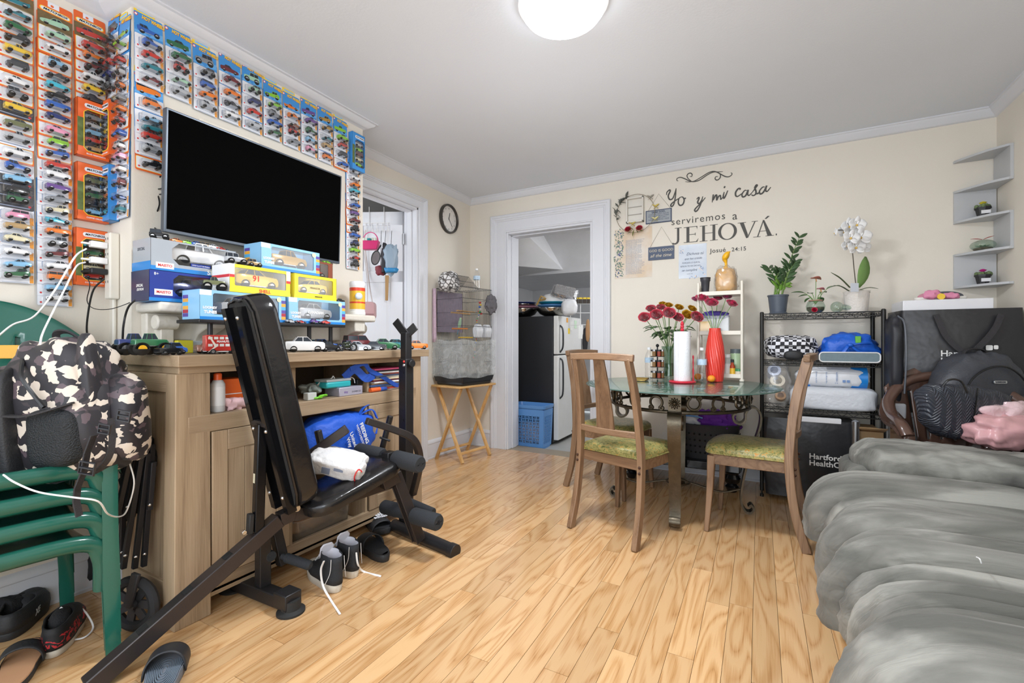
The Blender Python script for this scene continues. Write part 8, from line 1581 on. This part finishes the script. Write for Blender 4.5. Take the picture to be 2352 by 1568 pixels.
def magnet(i,u,v,w,h,col,lab):
 T=thing('fridge_paper',lab,'paper',(0,0,0));p=px(u,v,X=FXR+.022);T.location=p;b=MB();b.bx((FXR+.0208,p.y-w/2,p.z-h/2),(FXR+.0225,p.y+w/2,p.z+h/2));build('sheet',b,hexmat(col,.5),T)
for i,(u,v,w,h,col,lab)in enumerate(((1303,735,.05,.05,'E0A050','small orange magnet at the top of the freezer door'),(1312,748,.09,.10,'E6E6E2','white note high on the freezer door'),(1322,745,.07,.09,'C4DCC0','pale green picture on the freezer door'),(1334,762,.16,.16,'ECECE8','large white sheet on the freezer door'),(1307,760,.05,.06,'E8C83A','little yellow drawing on the freezer door'))):magnet(i,u,v,w,h,col,lab)
T=thing('oven_mitts','black and tan oven mitts hanging at the fridge edge','oven mitt',px(1345,780,Y=4.9));F=vframe(1344,782,4.6);b=MB();blob(b,F,(0,.0,0),(.05,.26,.05),2.8,24,.2,12,3);build('mitt',b,hexmat('2C2C30',.8),T,smooth=60);F=vframe(1350,760,4.55);b=MB();blob(b,F,(0,.0,0),(.04,.22,.05),2.8,24,.2,12,3);build('tan_mitt',b,hexmat('B08A64',.8),T,smooth=60)
ft_=fh+.0025;steel=mat('polished_steel','B9B6B0',.12,1)
def bowl(q,R,h,label,m,name='mixing_bowl',grp='stacked bowls on the fridge',extra=()):
 T=thing(name,label,'bowl',q,0,grp);b=MB();b.lathe([(.001,0),(R*.45,0),(R*.80,h*.35),(R*.97,h*.8),(R,h),(R*1.03,h),(R*1.03,h+.004),(R*.98,h+.004),(R*.93,h*.8),(R*.76,h*.38),(R*.4,.006),(.001,.006)],q,40);build('bowl',b,m,T,smooth=50);
 for nm,pr,mm in extra:b=MB();b.lathe(pr,q,40);build(nm,b,mm,T,smooth=50)
 return T
Y1=FY+.17;q1=Vector((px(1269,720,Y=Y1).x,Y1,ft_));r1=37*(-q1.x*SN+q1.y*CN)/FP
bowl(q1,r1,.085,'steel mixing bowl, bottom of the bowl stack nearer the freezer edge',steel);q2=q1+Vector((0,0,.0895));bowl(q2,r1*.92,.03,'light blue plastic bowl on the steel bowl',hexmat('5A8EC8',.35));q3=q2+Vector((0,0,.0345));bowl(q3,r1*.86,.028,'teal plastic bowl above the light blue one',hexmat('1F7F96',.35))
q4=q3+Vector((0,0,.033));T=thing('white_dome','upturned white bowl topping the stack on the fridge','bowl',q4,0,'stacked bowls on the fridge');b=MB();b.lathe([(r1*.74,0),(r1*.74,.01),(r1*.66,.05),(r1*.45,.08),(r1*.2,.09),(.001,.092)],q4,36);build('dome',b,hexmat('E2E2E2',.4),T,smooth=60)
Y2=FY+.15;q5=Vector((px(1200,722,Y=Y2).x,Y2,ft_));r2=36*(-q5.x*SN+q5.y*CN)/FP;bowl(q5,r2,.085,'steel mixing bowl nearest the door jamb',steel);bowl(q5+Vector((0,0,.0895)),r2*1.05,.022,'dusty pink bowl on the jamb side steel bowl',hexmat('C08AA0',.35));bowl(q5+Vector((0,0,.116)),r2*.9,.02,'steel plate above the pink bowl',steel);bowl(q5+Vector((0,0,.1405)),r2*.85,.018,'navy bowl topping the jamb side stack',hexmat('2A3A7A',.35))
T=thing('foil_tray','crumpled aluminium foil trays propped behind the bowls','foil tray',(q1.x+.10,FY+.38,ft_));F=vframe(1297,672,4.85,roll=16,pitch=150)@Matrix.Scale(.78,4);b=MB();b.loft([[F@Vector((x*k,y*k,z))for x,y in rpoly(-.17,-.10,.17,.10,.03)]for k,z in((.8,-.05),(.98,0),(1.05,.002),(1.05,.006),(.96,.004),(.78,-.044))]);build('foil',b,mat('aluminium_foil','C4C4C6',.22,.95,bump=.9,bscale=50),T,smooth=40)
T=thing('white_sack','white plastic sack on the fridge behind the bowls','bag',(q1.x+.15,FY+.3,ft_));F=vframe(1308,705,4.75);b=MB();blob(b,F,(.0,-.0,0),(.16,.17,.14),2.8,28,.12,16,3);zf=min(p[2]for p in b.v);b.v=[(p[0],p[1],p[2]-zf+ft_)for p in b.v];build('sack',b,hexmat('DEDEE0',.4),T,smooth=60)
T=thing('wire_spice_shelf','white wire shelf of yellow lidded jars above the fridge','spice shelf',px(1333,720,Y=5.1));F=vframe(1333,708,5.0);b=MB()
for x in(-.11,.0,.11):
 b.tube([F@Vector((x,-.2,0)),F@Vector((x,.12,0))],.005,6)
for y in(-.18,-.05,.05,.10):b.tube([F@Vector((-.11,y,0)),F@Vector((.11,y,0))],.004,6)
build('frame',b,hexmat('E0E0E0',.4),T)
for i in range(5):b=MB();x=-.09+i*.045;b.bx((x-.018,.055,-.02),(x+.018,.10,.02),F);j=build('jar',b,mat('dark_spice_jar','3A302A',.3),T);b=MB();b.bx((x-.019,.10,-.021),(x+.019,.118,.021),F);build('lid',b,hexmat('E8C83A',.4),j)
T=thing('gold_ladle','gold and brown utensils sticking out above the bowls','utensil',(q1.x,FY+.4,ft_));b=MB();b.tube([px(1238,690,d=4.85),px(1275,681,d=4.9)],.010,8);b.tube([px(1233,700,d=4.85),px(1243,680,d=4.8),px(1252,684,d=4.8)],.01,8);build('handles',b,hexmat('A88A4E',.4),T)
# hamper with cut out slots: built as real slats
HP=thing('laundry_hamper','sky blue plastic hamper with slotted sides inside the kitchen doorway','hamper',(-2.06,4.25,KZ));hb=mat('sky_blue_plastic','5C90CC',.35);hx0,hx1,hy0,hy1,hz=-2.26,px(1249,1027,Y=4.14).x,4.14,4.37,px(1240,932,Y=4.14).z
def hpt(a,c,f):k=.90+.10*f;cx_,cy_=(hx0+hx1)/2,(hy0+hy1)/2;return Vector((cx_+(a-cx_)*k,cy_+(c-cy_)*k,KZ+(hz-KZ)*f))
b=MB();b.loft([[hpt(a,c,f)for a,c in rpoly(hx0,hy0,hx1,hy1,.03)]for f in(0,.04)]);b.loft([[hpt(a,c,f)+Vector((0,0,0))for a,c in rpoly(hx0-e,hy0-e,hx1+e,hy1+e,.03)]for f,e in((.90,0),(.93,.012),(1.0,.014),(1.0,.004),(.92,-.004))]);build('rim_and_base',b,hb,HP,bev=.002)
b=MB();nC,nR=9,12
def hside(p0,p1):
 for r_ in range(nR):
  for c_ in range(nC):
   f0,f1=.04+.86*r_/nR,.04+.86*(r_+1)/nR;s0,s1=c_/nC,(c_+1)/nC;L_=lambda s,f:hpt(p0[0]+(p1[0]-p0[0])*s,p0[1]+(p1[1]-p0[1])*s,f)
   solid_=c_ in(0,nC-1)or r_>=nR-2 or r_==0;g=.0
   if solid_:b.add([L_(s0,f0),L_(s1,f0),L_(s1,f1),L_(s0,f1)],[(0,1,2,3)])
   else:
    ds,df=(s1-s0),(f1-f0)
    bars=((s0,f0,s0+ds*.14,f1),(s1-ds*.14,f0,s1,f1),(s0,f0,s1,f0+df*.14),(s0,f1-df*.14,s1,f1))+(((s0+ds*.42,f0,s0+ds*.58,f1),)if(r_+c_)%2 else((s0,f0+df*.42,s1,f0+df*.58),))
    for(a,e,a2,e2)in bars:b.add([L_(a,e),L_(a2,e),L_(a2,e2),L_(a,e2)],[(0,1,2,3)])
for p0,p1 in(((hx0,hy0),(hx1,hy0)),((hx1,hy0),(hx1,hy1)),((hx1,hy1),(hx0,hy1)),((hx0,hy1),(hx0,hy0))):hside(p0,p1)
tag(build('slotted_side',b,hb,HP,smooth=None,solid=.004),kind='stuff')
b=MB();blob(b,frame(((hx0+hx1)/2,(hy0+hy1)/2,.11),(1,0,0),(0,-1,0)),(0,0,0),(.30,.22,.17),3,24,.3,14,3);build('clothes',b,mat('pinkish_clothes','B8A098',.9,var=.5,scale=20),HP,smooth=60)
